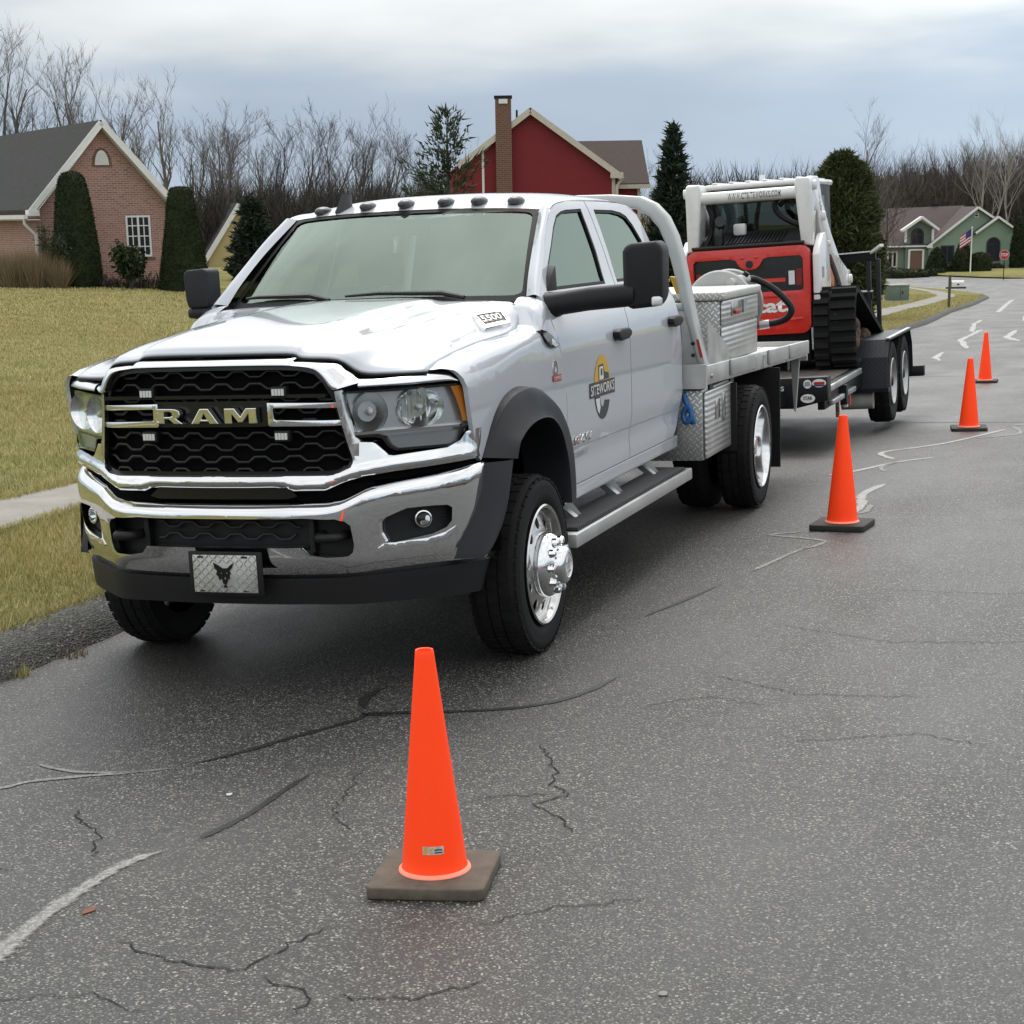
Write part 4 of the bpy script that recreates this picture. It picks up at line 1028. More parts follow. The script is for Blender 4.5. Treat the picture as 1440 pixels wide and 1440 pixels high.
G().add(*bar((3.1, -.2, RE - .15), (3.6, -.2, RE - .15), .3, .22)).obj('eave_return', 'trim_cream', H)
G().tube([(3.62, -.1, RE - .2), (3.36, -.1, RE - .55), (3.34, -.08, 0)], .06, 6).obj('downpipe', 'trim_cream', H, smooth=50)
# annex on the right, set back
G().box(3.3, 4.35, 1.6, 9, -.5, 4.42).obj('wall', 'siding_red', H, label='red annex wall'); G().box(4.28, 4.40, 1.55, 1.72, -.5, 4.42).obj('corner_board', 'trim_cream', H)
P = [(2.2, 1.3, 4.42), (4.75, 1.3, 4.42), (4.70, 5, 6.2), (1.6, 5, 6.2)]
G().add(P + [(a, b, c + .1) for a, b, c in P], [(0, 1, 2, 3), (4, 5, 6, 7), (0, 1, 5, 4), (1, 2, 6, 5), (2, 3, 7, 6), (3, 0, 4, 7)]).obj('roof', 'shingle_brown', H, label='brown shingled annex roof')
G().add(*bar((3.2, 1.27, 4.40), (4.8, 1.27, 4.40), .1, .16)).obj('gutter', 'trim_cream', H)
ch = G().box(-1.36, -.74, -.42, .30, -.5, 7.75).obj('chimney', 'brick_brown', H)
G().box(-1.40, -.70, -.46, .34, 7.755, 7.85).obj('chimney_cap', 'frame_black', ch); G().box(-1.22, -.88, -.475, -.465, 7.55, 7.72).obj('flue_opening', 'trim_white', ch)
G().tube([(-.52, .5, 6.9), (-.52, .5, 7.35)], .04, 6).obj('vent_pipe', 'frame_black', H)
# green house at the end of the street: local x right, y away, origin below the flagpole's right
x, y = spot(43.9, 178.0)
H = thing('green_house', 'sage green house with arched windows and two front gables at the end of the street', 'house', (x, y, -4.35), R_(108.9))
u_ = 178.0 / 2594
def gx(px): return (px - 1360) * u_
def gz_(py): return (381.5 - py) * u_
panel('wall', [(gx(1303), -.5), (gx(1398), -.5), (gx(1398), gz_(318)), (gx(1367), gz_(298)), (gx(1303), gz_(346))], [], lambda a, b: (a, .6, b), 'siding_green', H, 0, 0, back=(0, .2, 0), smooth=None, label='green wall under the large gable')
panel('wall', [(gx(1358), -.5), (gx(1416), -.5), (gx(1416), gz_(327)), (gx(1392), gz_(311)), (gx(1358), gz_(335))], [], lambda a, b: (a, -.2, b), 'siding_green', H, 0, 0, back=(0, .8, 0), smooth=None, label='green wall under the small front gable')
panel('wall', [(gx(1228), -.5), (gx(1306), -.5), (gx(1306), gz_(346)), (gx(1228), gz_(346))], [], lambda a, b: (a, 1.2, b), 'siding_green_shaded', H, 0, 0, back=(0, .2, 0), smooth=None, label='green wall of the left wing, shade put into its colour')
def slab(P, mat, t=.12, label=None): return G().add(P + [(a, b, c + t) for a, b, c in P], [(0, 1, 2, 3), (4, 5, 6, 7), (0, 1, 5, 4), (1, 2, 6, 5), (2, 3, 7, 6), (3, 0, 4, 7)]).obj('roof', mat, H, label=label)
slab([(gx(1226), .8, gz_(346)), (gx(1306), .8, gz_(346)), (gx(1372), 7, gz_(295)), (gx(1248), 7, gz_(298))], 'shingle_mauve', label='long mauve brown main roof')
slab([(gx(1300), .2, gz_(347)), (gx(1367), .2, gz_(296.5)), (gx(1367), 8, gz_(296.5)), (gx(1300), 8, gz_(347))], 'shingle_mauve')
slab([(gx(1367), .2, gz_(296.5)), (gx(1402), .2, gz_(319)), (gx(1402), 8, gz_(319)), (gx(1367), 8, gz_(296.5))], 'shingle_mauve')
slab([(gx(1355), -.6, gz_(335.5)), (gx(1392), -.6, gz_(309.5)), (gx(1392), 6, gz_(309.5)), (gx(1355), 6, gz_(335.5))], 'shingle_mauve')
slab([(gx(1392), -.6, gz_(309.5)), (gx(1419), -.6, gz_(327.5)), (gx(1419), 6, gz_(327.5)), (gx(1392), 6, gz_(309.5))], 'shingle_mauve')
for a, b, y_ in (((1299, 348), (1367, 296), .1), ((1367, 296), (1390, 311), .1), ((1362, 330), (1392, 309), -.7), ((1392, 309), (1420, 328), -.7)):
    G().add(*bar((gx(a[0]), y_, gz_(a[1])), (gx(b[0]), y_, gz_(b[1])), .08, .20)).obj('rake_board', 'trim_white', H)
G().box(gx(1226), gx(1300), .62, .8, gz_(347.5), gz_(345.5)).obj('gutter', 'trim_white', H)
# entrance dormer
panel('wall', [(gx(1272), -.5), (gx(1308), -.5), (gx(1308), gz_(322)), (gx(1290), gz_(311)), (gx(1272), gz_(322))], [], lambda a, b: (a, .9, b), 'siding_green_shaded', H, 0, 0, back=(0, .3, 0), smooth=None, label='entrance bay')
for a, b in (((1264, 326), (1291, 308)), ((1291, 308), (1315, 325))):
    G().add(*bar((gx(a[0]), .5, gz_(a[1])), (gx(b[0]), .5, gz_(b[1])), .9, .22)).obj('rake_board', 'trim_white', H)
for px in (1270.5, 1307.5): G().box(gx(px) - .1, gx(px) + .1, .45, .7, gz_(341), gz_(324)).obj('post', 'trim_white', H)
arched(H, gx(1287.5), 18 * u_, gz_(346), gz_(331), .9, 'shutter_dark', sash=2, fr=.14)
G().box(gx(1287) - .6, gx(1287) + .55, .84, .9, 0, 2.0).obj('door', 'brick_brown', H)
f = G().box(gx(1287) - .78, gx(1287) - .6, .78, .9, 0, 2.1).box(gx(1287) + .55, gx(1287) + .72, .78, .9, 0, 2.1).box(gx(1287) - .6, gx(1287) + .55, .78, .9, 2.0, 2.14).obj('door_frame', 'trim_white', H)
window(H, gx(1242), gx(1262), gz_(375), gz_(353), 1.2, 'trim_cream', nx=1, nz=1, sash=3, mull=0, fr=.14)
window(H, gx(1319), gx(1338), gz_(370), gz_(346), .6, 'shutter_dark', nx=1, nz=1, sash=2, mull=0, fr=.12)
arched(H, gx(1388.5), 19 * u_, gz_(368), gz_(345), -.2, 'shutter_dark', fr=.12, pane='silver_lens' if False else 'window_dark')
arched(H, gx(1366.5), 6 * u_, gz_(309), gz_(305), .6, 'trim_white', fr=.06, sash=1)
G().box(gx(1325), gx(1334), 7, 7.8, gz_(297), gz_(290)).obj('chimney', 'frame_black', H)
G().box(gx(1303) - .2, gx(1303) + .25, .1, .6, gz_(349), gz_(345)).obj('eave_return', 'trim_white', H)
# planting in front of it
def gspot(px, dep): return spot((px - 720) / 2594 * dep, dep)
for i, (px, rad, h, lab) in enumerate(((1312, .95, 2.35, 'dark clipped conical evergreen left of the double door, green house'), (1348, .95, 2.95, 'taller clipped conical evergreen beside the flagpole'))):
    p = gspot(px, 171); topiary('yew', lab, (*p, -4.25), [(rad * .9, -.1), (rad, .4), (rad * .9, h * .35), (rad * .62, h * .68), (rad * .25, h * .93), (0, h)], 20 + i, 'yew_leaf', n=2600, ln=.16, w=.05, lump=.05, group='clipped evergreens at the green house')
p = gspot(1372, 171); topiary('shrub', 'broad rounded evergreen shrub right of the flagpole', (*p, -4.25), [(.95, -.1), (1.05, .5), (.98, 1.1), (.7, 1.6), (0, 1.85)], 23, 'shrub_leaf', n=2600, ln=.17, w=.05, lump=.07)
p = gspot(1423, 176); topiary('arborvitae', 'tall narrow dark arborvitae at the right corner of the green house', (*p, -4.3), [(.62, -.1), (.68, .8), (.60, 2.4), (.38, 4.0), (.12, 4.9), (0, 5.05)], 24, 'yew_leaf', n=3600, ln=.2, w=.05, lump=.06, cat='tree')
SHO = [1, 2, 3, 4, 5, 6, 7, 8, 9, 10, 0]
for i, (px, r, h, dp) in enumerate(((1246, .75, .9, 165), (1258, .9, .8, 164), (1274, 1.0, .65, 165), (1288, .9, .6, 166), (1305, .5, .55, 168), (1316, .5, .55, 169), (1328, .7, .9, 172), (1338, .55, .8, 172), (1396, .55, .7, 176), (1434, .9, 1.6, 178), (1236, .9, 1.6, 168))):
    p = gspot(px, dp); topiary('shrub', 'low rounded dark shrub, %s from the left along the green house front' % ORD[SHO[i]], (*p, -4.25), [(r * .9, -.1), (r, h * .35), (r * .85, h * .75), (0, h)], 30 + i, 'shrub_leaf' if i % 3 else 'yew_leaf', n=500, ln=.16, w=.05, lump=.08, group='low shrubs before the green house', squash=1)
# flagpole with flag
p = gspot(1359, 167.5)
t = thing('flagpole', 'white flagpole with a drooping striped flag before the green house', 'flagpole', (*p, -4.25), R_(108.9))
G().tube([(0, 0, 0), (0, 0, 4.05)], [.06, .045], 8).ball((0, 0, 4.09), .07).obj('pole', 'pole_white', t, smooth=50)
fl = []
for k in range(9):
    a = G(); z1 = 3.95 - k * .125
    for q in range(6): 
        xa, xb = -q * .16, -(q + 1) * .16; da, db = .62 * (q / 6) ** 1.1, .62 * ((q + 1) / 6) ** 1.1; ya, yb = .07 * math.sin(q * 1.3), .07 * math.sin((q + 1) * 1.3)
        a.add([(xa - .06, ya, z1 - da), (xb - .06, yb, z1 - db), (xb - .06, yb, z1 - .125 - db), (xa - .06, ya, z1 - .125 - da)], [(0, 1, 2, 3)])
    a.obj('flag_stripe', 'flag_red' if k % 2 == 0 else 'flag_white', t)
a = G()
for q in range(3):
    xa, xb = -q * .16, -(q + 1) * .16; da, db = .62 * (q / 6) ** 1.1, .62 * ((q + 1) / 6) ** 1.1
    a.add([(xa - .06, -.02 + .07 * math.sin(q * 1.3), 3.955 - da), (xb - .06, -.02 + .07 * math.sin((q + 1) * 1.3), 3.955 - db), (xb - .06, -.02 + .07 * math.sin((q + 1) * 1.3), 3.35 - db), (xa - .06, -.02 + .07 * math.sin(q * 1.3), 3.35 - da)], [(0, 1, 2, 3)])
a.obj('flag_canton', 'flag_blue', t)
# stop sign
p = gspot(1405, 155)
t = thing('stop_sign', 'red octagonal stop sign on a dark post at the far corner', 'road sign', (*p, -4.05), R_(108.9 - 14))
G().box(-.035, .035, -.02, .02, -.2, 1.75).obj('post', 'frame_black', t)
oc = [(.38 / math.cos(R_(22.5)) * math.cos(R_(22.5 + 45 * k)), 1.83 + .38 / math.cos(R_(22.5)) * math.sin(R_(22.5 + 45 * k))) for k in range(8)]
pl = G().prism([(a, b) for a, b in oc], -.035, -.022, 'y').obj('plate', 'decal_white', t)
oc2 = [(a * .93, 1.83 + (b - 1.83) * .93) for a, b in oc]; G().prism(oc2, -.041, -.036, 'y').obj('face', 'sign_red', pl)
textmesh('STOP', .56, .25, lambda a, b, d: (-.28 + a, -.045, 1.705 + b), 'decal_white', 'lettering', pl, bold=.02)
# mailbox
p = gspot(1331.5, 83.5); zb = zl(p)
t = thing('mailbox', 'white mailbox on a weathered post at the kerb', 'mailbox', (*p, zb), R_(108.9))
G().box(-.05, .05, -.05, .05, -.2, 1.42).obj('post', 'wood_post', t); G().box(-.16, .72, -.07, .07, .82, .90).obj('arm', 'wood_post', t)
b_ = G().prism([(-.10, .905), (.10, .905), (.10, 1.07)] + arc(0, 1.07, .10, 0, 180, 8)[1:] + [(-.10, 1.07)], .08, .62, 'x').obj('box', 'white_enamel', t, smooth=40)
G().box(.30, .40, -.112, -.102, .98, 1.04).obj('number_plate', 'decal_dark', b_); G().box(.60, .74, -.09, .09, .905, .93).obj('door', 'white_enamel', b_)
# utility transformer
p = gspot(1259, 97.0); zb = zl(p)
t = thing('utility_box', 'green pad mounted transformer box on the lawn by the pavement', 'utility box', (*p, zb), R_(124))
G().box(-.62, .62, -.5, .5, -.15, .06).obj('pad', 'concrete_pad', t); G().box(-.5, .5, -.4, .4, .06, .80).obj('cabinet', 'green_box', t, bevel=.015)
G().box(-.54, .54, -.44, .44, .803, .87).obj('lid', 'concrete_pad', t, bevel=.02); G().box(-.006, .006, -.408, -.401, .1, .78).obj('door_seam', 'frame_black', t); G().box(.1, .16, -.43, -.402, .4, .52).obj('handle', 'frame_black', t)
p = gspot(1235, 100); g = thing('marker_post', 'short pale green cable marker post left of the utility box', 'marker post', (*p, zl(p))); G().tube([(0, 0, -.1), (0, 0, .8)], .10, 8).obj('post', 'concrete_pad', g, smooth=50); G().tube([(0, 0, .62), (0, 0, .83)], .11, 8).obj('cap', 'green_box', g, smooth=50)
p = gspot(1228, 108)
t = thing('street_sign', 'small green street name sign behind the raised trailer ramp', 'street sign', (*p, zl(p)), R_(108.9)); G().tube([(0, 0, -.1), (0, 0, 3.0)], .03, 6).obj('post', 'galvanised', t); G().box(-.45, .45, -.01, .01, 2.75, 2.95).obj('plate', 'green_box', t)
# ------------------------------------------------------------------ pickup truck with flatbed (x forwards, y to the driver's side)
POSE = Matrix(((1.0, -.0048, -.0025, .1013), (.0047, .9996, -.0282, .0469), (.0026, .0282, .9996, -.0099), (0, 0, 0, 1)))
T = thing('flatbed_truck', 'white crew cab flatbed truck with a chrome grille parked along the kerb', 'truck')
T.matrix_world = POSE
def tab(P, n=10):
    a = np.array([p[:2] for p in crm([(*p, 0) for p in P], n)]); o = np.argsort(a[:, 0]); return a[o, 0], a[o, 1]
_F = tab([(0, 1.075), (.15, 1.068), (.30, 1.05), (.44, 1.03), (.53, .995), (.64, .90), (.757, .785), (.85, .695), (.927, .595), (.965, .50), (1.0, .38)])
def XF(y): return float(np.interp(abs(y), *_F))
_B = tab([(0, 1.10), (.25, 1.09), (.45, 1.055), (.56, 1.01), (.66, .925), (.757, .835), (.86, .73), (.93, .62), (.965, .52), (.985, .42)])
def XB(y): return float(np.interp(abs(y), *_B))
ZP = [.50, .55, .60, .66, .75, .82, .87, 1.0, 1.2, 1.3, 1.36, 1.45, 1.52, 1.60, 1.75, 1.90, 1.98, 2.02]
YP = [.915, .92, .925, .932, .928, .938, .948, .950, .950, .948, .940, .915, .882, .848, .800, .750, .725, .705]
_Y = tab(list(zip(ZP, YP)), 6)
def YS(x, z):
    y = float(np.interp(z, *_Y))
    if x > .05: y -= .012 * (x - .05) ** 2
    return y
BOTH = (1, -1)
# --- hood: half rows from the middle outwards, front to rear
hood = [
 [(.992, 0, 1.432), (.985, .20, 1.432), (.972, .335, 1.428), (.966, .375, 1.412), (.925, .51, 1.398), (.872, .585, 1.342), (.80, .69, 1.332), (.725, .815, 1.331)],
 [(.93, 0, 1.470), (.92, .20, 1.470), (.905, .330, 1.464), (.90, .378, 1.440), (.86, .515, 1.426), (.80, .595, 1.376), (.73, .705, 1.358), (.63, .818, 1.361)],
 [(.70, 0, 1.502), (.70, .20, 1.502), (.69, .325, 1.496), (.68, .385, 1.468), (.65, .53, 1.454), (.60, .625, 1.412), (.53, .722, 1.392), (.41, .822, 1.386)],
 [(.35, 0, 1.532), (.35, .20, 1.532), (.35, .322, 1.526), (.33, .392, 1.496), (.29, .555, 1.480), (.24, .655, 1.442), (.19, .742, 1.420), (.11, .824, 1.407)],
 [(-.05, 0, 1.556), (-.05, .20, 1.556), (-.05, .325, 1.550), (-.06, .398, 1.522), (-.09, .58, 1.508), (-.13, .68, 1.472), (-.17, .755, 1.446), (-.24, .826, 1.416)],
 [(-.38, 0, 1.572), (-.38, .21, 1.571), (-.37, .335, 1.564), (-.37, .405, 1.544), (-.38, .60, 1.530), (-.39, .70, 1.502), (-.40, .765, 1.472), (-.42, .822, 1.432)],
 [(-.57, 0, 1.577), (-.57, .21, 1.576), (-.565, .335, 1.570), (-.56, .41, 1.558), (-.57, .60, 1.553), (-.57, .70, 1.547), (-.555, .765, 1.538), (-.49, .808, 1.492)],
]
patch('hood', [full(r) for r in hood], 'white_paint', T, 5, 4, 28, thick=.012)
G().tube([(x + .004, y, z - .010) for x, y, z in [tuple(q) for q in crm(full(hood[0]), 4)]], .0048, 6).obj('hood_gap_shade', 'rubber_seal', T, smooth=180)  # black tube added for the shade in the gap under the hood lip
# --- front wings (with the cowl corner)
HX = [-.80, -.70, -.60, -.52, -.47, -.42, -.24, .11, .41, .63, .725, .80]; HY = [.80, .79, .785, .795, .815, .832, .836, .834, .832, .828, .824, .82]; HZ = [1.575, 1.568, 1.556, 1.520, 1.450, 1.428, 1.412, 1.403, 1.382, 1.357, 1.328, 1.32]
def wing(s):
    def pos(x, q):
        z0 = float(np.interp(x, [-.45, -.1, .3, .6], [1.36, 1.33, 1.25, 1.22]))
        if x < -.45: z0 = 1.36 + min(.14, (-.45 - x) * .6)
        z = q if q <= 1.05 else 1.05 + (q - 1.05) / .17 * (z0 - 1.05)
        if q <= 1.22: return (x, s * YS(x, z), z)
        t = (q - 1.22) / .23; yh, zh = np.interp(x, HX, HY), np.interp(x, HX, HZ); y0 = YS(x, z0); zh = max(zh, z0 + .01)
        k = (1 - math.cos(t * math.pi / 2)) ** 1.15; return (x, s * (y0 + (yh - y0) * k), z0 + (zh - z0) * math.sin(t * math.pi / 2) ** .9)
    out = [(-.765, .62), (-.755, 1.09), (-.74, 1.14), (-.70, 1.19), (-.685, 1.25), (-.655, 1.32), (-.655, 1.45), (.715, 1.45), (.66, 1.35), (.62, 1.25), (.585, 1.10), (.565, 1.04), (.53, .955), (.50, .935), (.46, .95), (.38, 1.02), (.30, 1.075), (.18, 1.135), (-.006, 1.160), (-.15, 1.145), (-.34, 1.06), (-.47, .955), (-.55, .84), (-.570, .673), (-.565, .62)]
    def toq(p):
        x, z = p; z0 = float(np.interp(x, [-.45, -.1, .3, .6], [1.36, 1.33, 1.25, 1.22]))
        return (x, z if z <= 1.05 else min(1.215, 1.05 + (z - 1.05) * .17 / (z0 - 1.05)))
    out = out[:11] + [toq(p) for p in out[11:]]
    return panel('front_wing', out, [], pos, 'white_paint', T, .05, .04, back=(0, -.02 * s, 0), smooth=50)
for s in BOTH: wing(s)
# --- dark sheet behind the doors, shade of the gaps put into its colour
def skin(s, off, out, mat, name, holes=(), **k):
    return panel(name, out, holes, lambda x, z: (x, s * (YS(x, z) + off), z), mat, T, .12, .05, **k)
for s in BOTH:
    skin(s, -.022, [(-.60, .58), (-3.10, .58), (-3.14, .76), (-3.18, .916), (-3.17, 1.15), (-3.13, 1.341), (-3.10, 1.549), (-.80, 1.54), (-.66, 1.42), (-.65, 1.1), (-.60, 1.0)], 'dark_void', 'dark_backing')
# --- doors
GF = [(-.80, 1.580), (-.87, 1.645), (-.96, 1.703), (-1.118, 1.794), (-1.257, 1.878), (-1.375, 1.936), (-1.47, 1.954), (-1.56, 1.962), (-1.851, 1.967), (-1.870, 1.872), (-1.874, 1.74), (-1.842, 1.575)]
GR = [(-2.075, 1.575), (-2.097, 1.727), (-2.102, 1.869), (-2.090, 1.962), (-2.457, 1.958), (-2.62, 1.945), (-2.72, 1.925), (-2.80, 1.878), (-2.885, 1.789), (-2.95, 1.575)]
D1 = [(-.77, .635), (-1.965, .635), (-1.965, 1.12), (-1.962, 1.33), (-1.975, 1.435), (-2.0, 1.50), (-2.013, 1.62), (-2.015, 1.76), (-2.0, 1.91), (-1.965, 2.006), (-1.64, 2.006), (-1.431, 1.991), (-1.306, 1.965), (-1.278, 1.951), (-1.118, 1.865), (-.919, 1.727), (-.734, 1.606), (-.668, 1.558), (-.668, 1.45), (-.69, 1.33), (-.74, 1.18), (-.762, 1.08)]
D2 = [(-1.977, .635), (-2.98, .635), (-3.08, .70), (-3.13, .76), (-3.165, .90), (-3.16, 1.14), (-3.125, 1.33), (-3.10, 1.54), (-3.08, 1.72), (-3.025, 1.86), (-2.97, 1.93), (-2.89, 1.965), (-2.80, 1.984), (-2.64, 1.996), (-2.344, 2.004), (-1.977, 2.007), (-2.012, 1.91), (-2.027, 1.76), (-2.025, 1.62), (-2.012, 1.50), (-1.987, 1.435), (-1.974, 1.33), (-1.977, 1.12)]
def inset(P, d):
    cx = sum(p[0] for p in P) / len(P); cz = sum(p[1] for p in P) / len(P); a = area2(P); o = []
    for i, p in enumerate(P):
        q, r = P[i - 1], P[(i + 1) % len(P)]
        n = Vector((r[1] - q[1], -(r[0] - q[0]))).normalized() * (1 if a > 0 else -1)
        o.append((p[0] - n.x * d, p[1] - n.y * d))
    return o
def door_pos(s, off=0.0):
    def f(x, z):
        y = YS(x, z)
        return (x, s * (y + off), z)
    return f
for s in BOTH:
    for nm, D_, G_ in (('front_door', D1, GF), ('rear_door', D2, GR)):
        d = panel(nm, D_, [G_], door_pos(s), 'white_paint', T, .07, .035, back=(0, -.02 * s, 0), smooth=50)
        panel('window_seal', inset(G_, -.004), [inset(G_, .016)], door_pos(s, -.004), 'rubber_seal', d, .1, .05, back=(0, -.02 * s, 0), smooth=50)
        panel('window', inset(G_, .004), [], door_pos(s, -.014), 'side_glass', d, .1, .04, smooth=180)
        hx = (-1.63, -1.89) if nm == 'front_door' else (-2.83, -3.08); hm = (hx[0] + hx[1]) / 2
        g = G(); y = YS(hm, 1.32)
        O = [(hx[0], 1.300), (hx[0] + .005, 1.335), (hx[0] - .06, 1.348), (hx[1] + .05, 1.345), (hx[1], 1.328), (hx[1] + .01, 1.300), (hx[1] + .06, 1.288), (hx[0] - .07, 1.284)]
        g.prism([(a, b) for a, b in O], s * (y + .001), s * (y + .040), 'y'); hd = g.obj('handle', 'black_plastic', d, bevel=.010, seg=3)
        panel('handle_cup', [(hm + .12 * math.cos(t), 1.316 + .045 * math.sin(t)) for t in [2 * math.pi * k / 20 for k in range(20)]], [], door_pos(s, .0015), 'white_paint', d, .05, .03)
    # sill under the doors
    panel('sill', [(-.70, .555), (-3.12, .555), (-3.12, .628), (-.70, .628)], [], lambda x, z: (x, s * (YS(x, z) - .004 + (.628 - z) * .05), z), 'white_paint', T, .2, .02, back=(0, -.08 * s, 0), smooth=50, bevel=.006)
    # swage line low on the doors: its shade drawn as a flat grey strip
    for a, b in ((-.78, -1.962), (-1.98, -3.12)):
        g = G(); n = 12
        for k in range(n): 
            xa, xb = a + (b - a) * k / n, a + (b - a) * (k + 1) / n
            za, zb_ = .822 + (xa + .8) * .013, .822 + (xb + .8) * .013
            g.add([(xa, s * (YS(xa, za) + .0015), za), (xb, s * (YS(xb, zb_) + .0015), zb_), (xb, s * (YS(xb, zb_) + .0015), zb_ - .006), (xa, s * (YS(xa, za) + .0015), za - .006)], [(0, 1, 2, 3)])
        g.obj('swage_shade', 'decal_gray', T)
# --- roof, pillars, rear wall
roof = [
 [(-1.240, 0, 1.992), (-1.245, .25, 1.990), (-1.265, .45, 1.984), (-1.305, .60, 1.975), (-1.325, .655, 1.970), (-1.33, .69, 1.968), (-1.306, .728, 1.969)],
 [(-1.40, 0, 2.040), (-1.405, .25, 2.036), (-1.42, .42, 2.026), (-1.44, .56, 2.012), (-1.45, .63, 2.004), (-1.455, .68, 1.997), (-1.45, .716, 1.996)],
 [(-1.68, 0, 2.068), (-1.68, .25, 2.064), (-1.69, .42, 2.054), (-1.70, .56, 2.036), (-1.71, .63, 2.024), (-1.72, .675, 2.014), (-1.75, .709, 2.010)],
 [(-2.30, 0, 2.076), (-2.30, .25, 2.072), (-2.30, .42, 2.062), (-2.30, .56, 2.042), (-2.30, .63, 2.028), (-2.30, .675, 2.016), (-2.30, .711, 2.009)],
 [(-2.82, 0, 2.060), (-2.82, .25, 2.056), (-2.81, .42, 2.046), (-2.79, .56, 2.024), (-2.77, .63, 2.012), (-2.74, .680, 2.002), (-2.70, .719, 1.994)],
 [(-3.06, 0, 2.01), (-3.06, .25, 2.005), (-3.05, .42, 1.995), (-3.04, .56, 1.975), (-3.02, .64, 1.960), (-3.00, .70, 1.950), (-2.965, .742, 1.938)],
]
patch('roof', [full(r) for r in roof], 'white_paint', T, 5, 4, 50)
for s in BOTH:
    # windscreen pillar from cowl to roof
    A = [(-.69, .788, 1.562), (-.80, .765, 1.655), (-.95, .738, 1.757), (-1.08, .715, 1.835), (-1.325, .668, 1.972)]
    Bq = [(-.662, YS(0, 1.561), 1.561), (-.734, YS(0, 1.606), 1.608), (-.919, YS(0, 1.727), 1.729), (-1.118, YS(0, 1.865), 1.867), (-1.302, .728, 1.969)]
    Mq = [tuple((Vector(a) * .42 + Vector(b) * .58 + Vector((.022, .006, .010)))) for a, b in zip(A, Bq)]
    rows = [[(x, s * y, z) for x, y, z in q] for q in (A, Mq, Bq)]
    patch('windscreen_pillar', rows, 'white_paint', T, 5, 5, 60)
    # rear quarter behind the rear door
    C1 = [(x_, YS(0, z_), z_) for x_, z_ in ((-2.970, 1.94), (-3.03, 1.862), (-3.085, 1.72), (-3.105, 1.54), (-3.13, 1.33), (-3.165, 1.14), (-3.17, .90), (-3.135, .76), (-3.10, .60))]
    C2 = [(x_ - .075 - .02 * (z_ - .6), y_ - .075, z_ - .008) for x_, y_, z_ in C1]
    patch('rear_quarter', [[(x, s * y, z) for x, y, z in q] for q in (C1, C2)], 'white_paint', T, 3, 4, 60)
G().add([(-3.06, .66, 1.97), (-3.06, -.66, 1.97), (-3.24, -.88, 1.15), (-3.24, .88, 1.15), (-3.18, -.86, .58), (-3.18, .86, .58)], [(0, 1, 2, 3), (3, 2, 4, 5)]).obj('rear_wall', 'white_paint', T)
# windscreen
ws = [[(-.60, 0, 1.545), (-.605, .3, 1.544), (-.64, .58, 1.540), (-.715, .785, 1.535)], [(-.93, 0, 1.780), (-.935, .3, 1.778), (-.96, .54, 1.770), (-1.01, .722, 1.756)], [(-1.245, 0, 1.985), (-1.25, .28, 1.983), (-1.28, .50, 1.975), (-1.328, .662, 1.964)]]
patch('windscreen', [full(r) for r in ws], 'windshield_glass', T, 6, 5, 180)
# black ceramic border
def wsp(u, v):
    r = [crm(full(q), 5) for q in ws]; n = len(r[0]) - 1; i = min(n - 1, int(u * n)); f = u * n - i
    p = [q[i] * (1 - f) + q[i + 1] * f for q in r]; w0, w1, w2 = (1 - v) * (1 - 2 * v) , 4 * v * (1 - v), v * (2 * v - 1)
    q = p[0] * w0 + p[1] * w1 + p[2] * w2; return (q[0] + .004, q[1], q[2] + .004)
panel('windscreen_border', [(0, 0), (1, 0), (1, 1), (0, 1)], [rrect(.022, .978, .06, .965, .05, 4)], wsp, 'rubber_seal', T, .05, .1)
G().add(*bar((-.60, -.78, 1.525), (-.60, .78, 1.525), .10, .02)).obj('cowl_grille', 'black_plastic', T)
for pth in ([(-.62, .50, 1.570), (-.64, .38, 1.592), (-.645, .05, 1.600), (-.63, -.12, 1.592)], [(-.62, -.20, 1.575), (-.65, -.32, 1.598), (-.70, -.62, 1.598), (-.725, -.70, 1.592)]):
    g = G(); g.tube(pth, [.010, .012, .009, .006], 6); g.obj('wiper', 'black_gloss', T)
# roof marker lamps and aerial
for i, (x, y, z) in enumerate(((-1.37, -.535, 2.005), (-1.33, -.262, 2.018), (-1.31, -.042, 2.022), (-1.32, .172, 2.022), (-1.34, .345, 2.020), (-1.39, .525, 2.014))):
    g = G().ball((x, y, z), (.085, .040, .027), 12, 8); g.obj('roof_lamp', 'lamp_smoke', T, smooth=60)
rows = []
for t in range(6):
    f = t / 5; w = .042 * (1 - f * .62); a0, a1 = .10 - .10 * f, -.11 - .01 * f
    rows.append([(-1.36 + a0, -.420, 2.0 + .095 * f), (-1.36 + (a0 + a1) * .5, -.420 + w, 2.0 + .09 * f), (-1.36 + a1, -.420, 2.0 + .095 * f), (-1.36 + (a0 + a1) * .5, -.420 - w, 2.0 + .09 * f), (-1.36 + a0, -.420, 2.0 + .095 * f)])
patch('roof_aerial', rows, 'flare_plastic', T, 2, 4, 180)
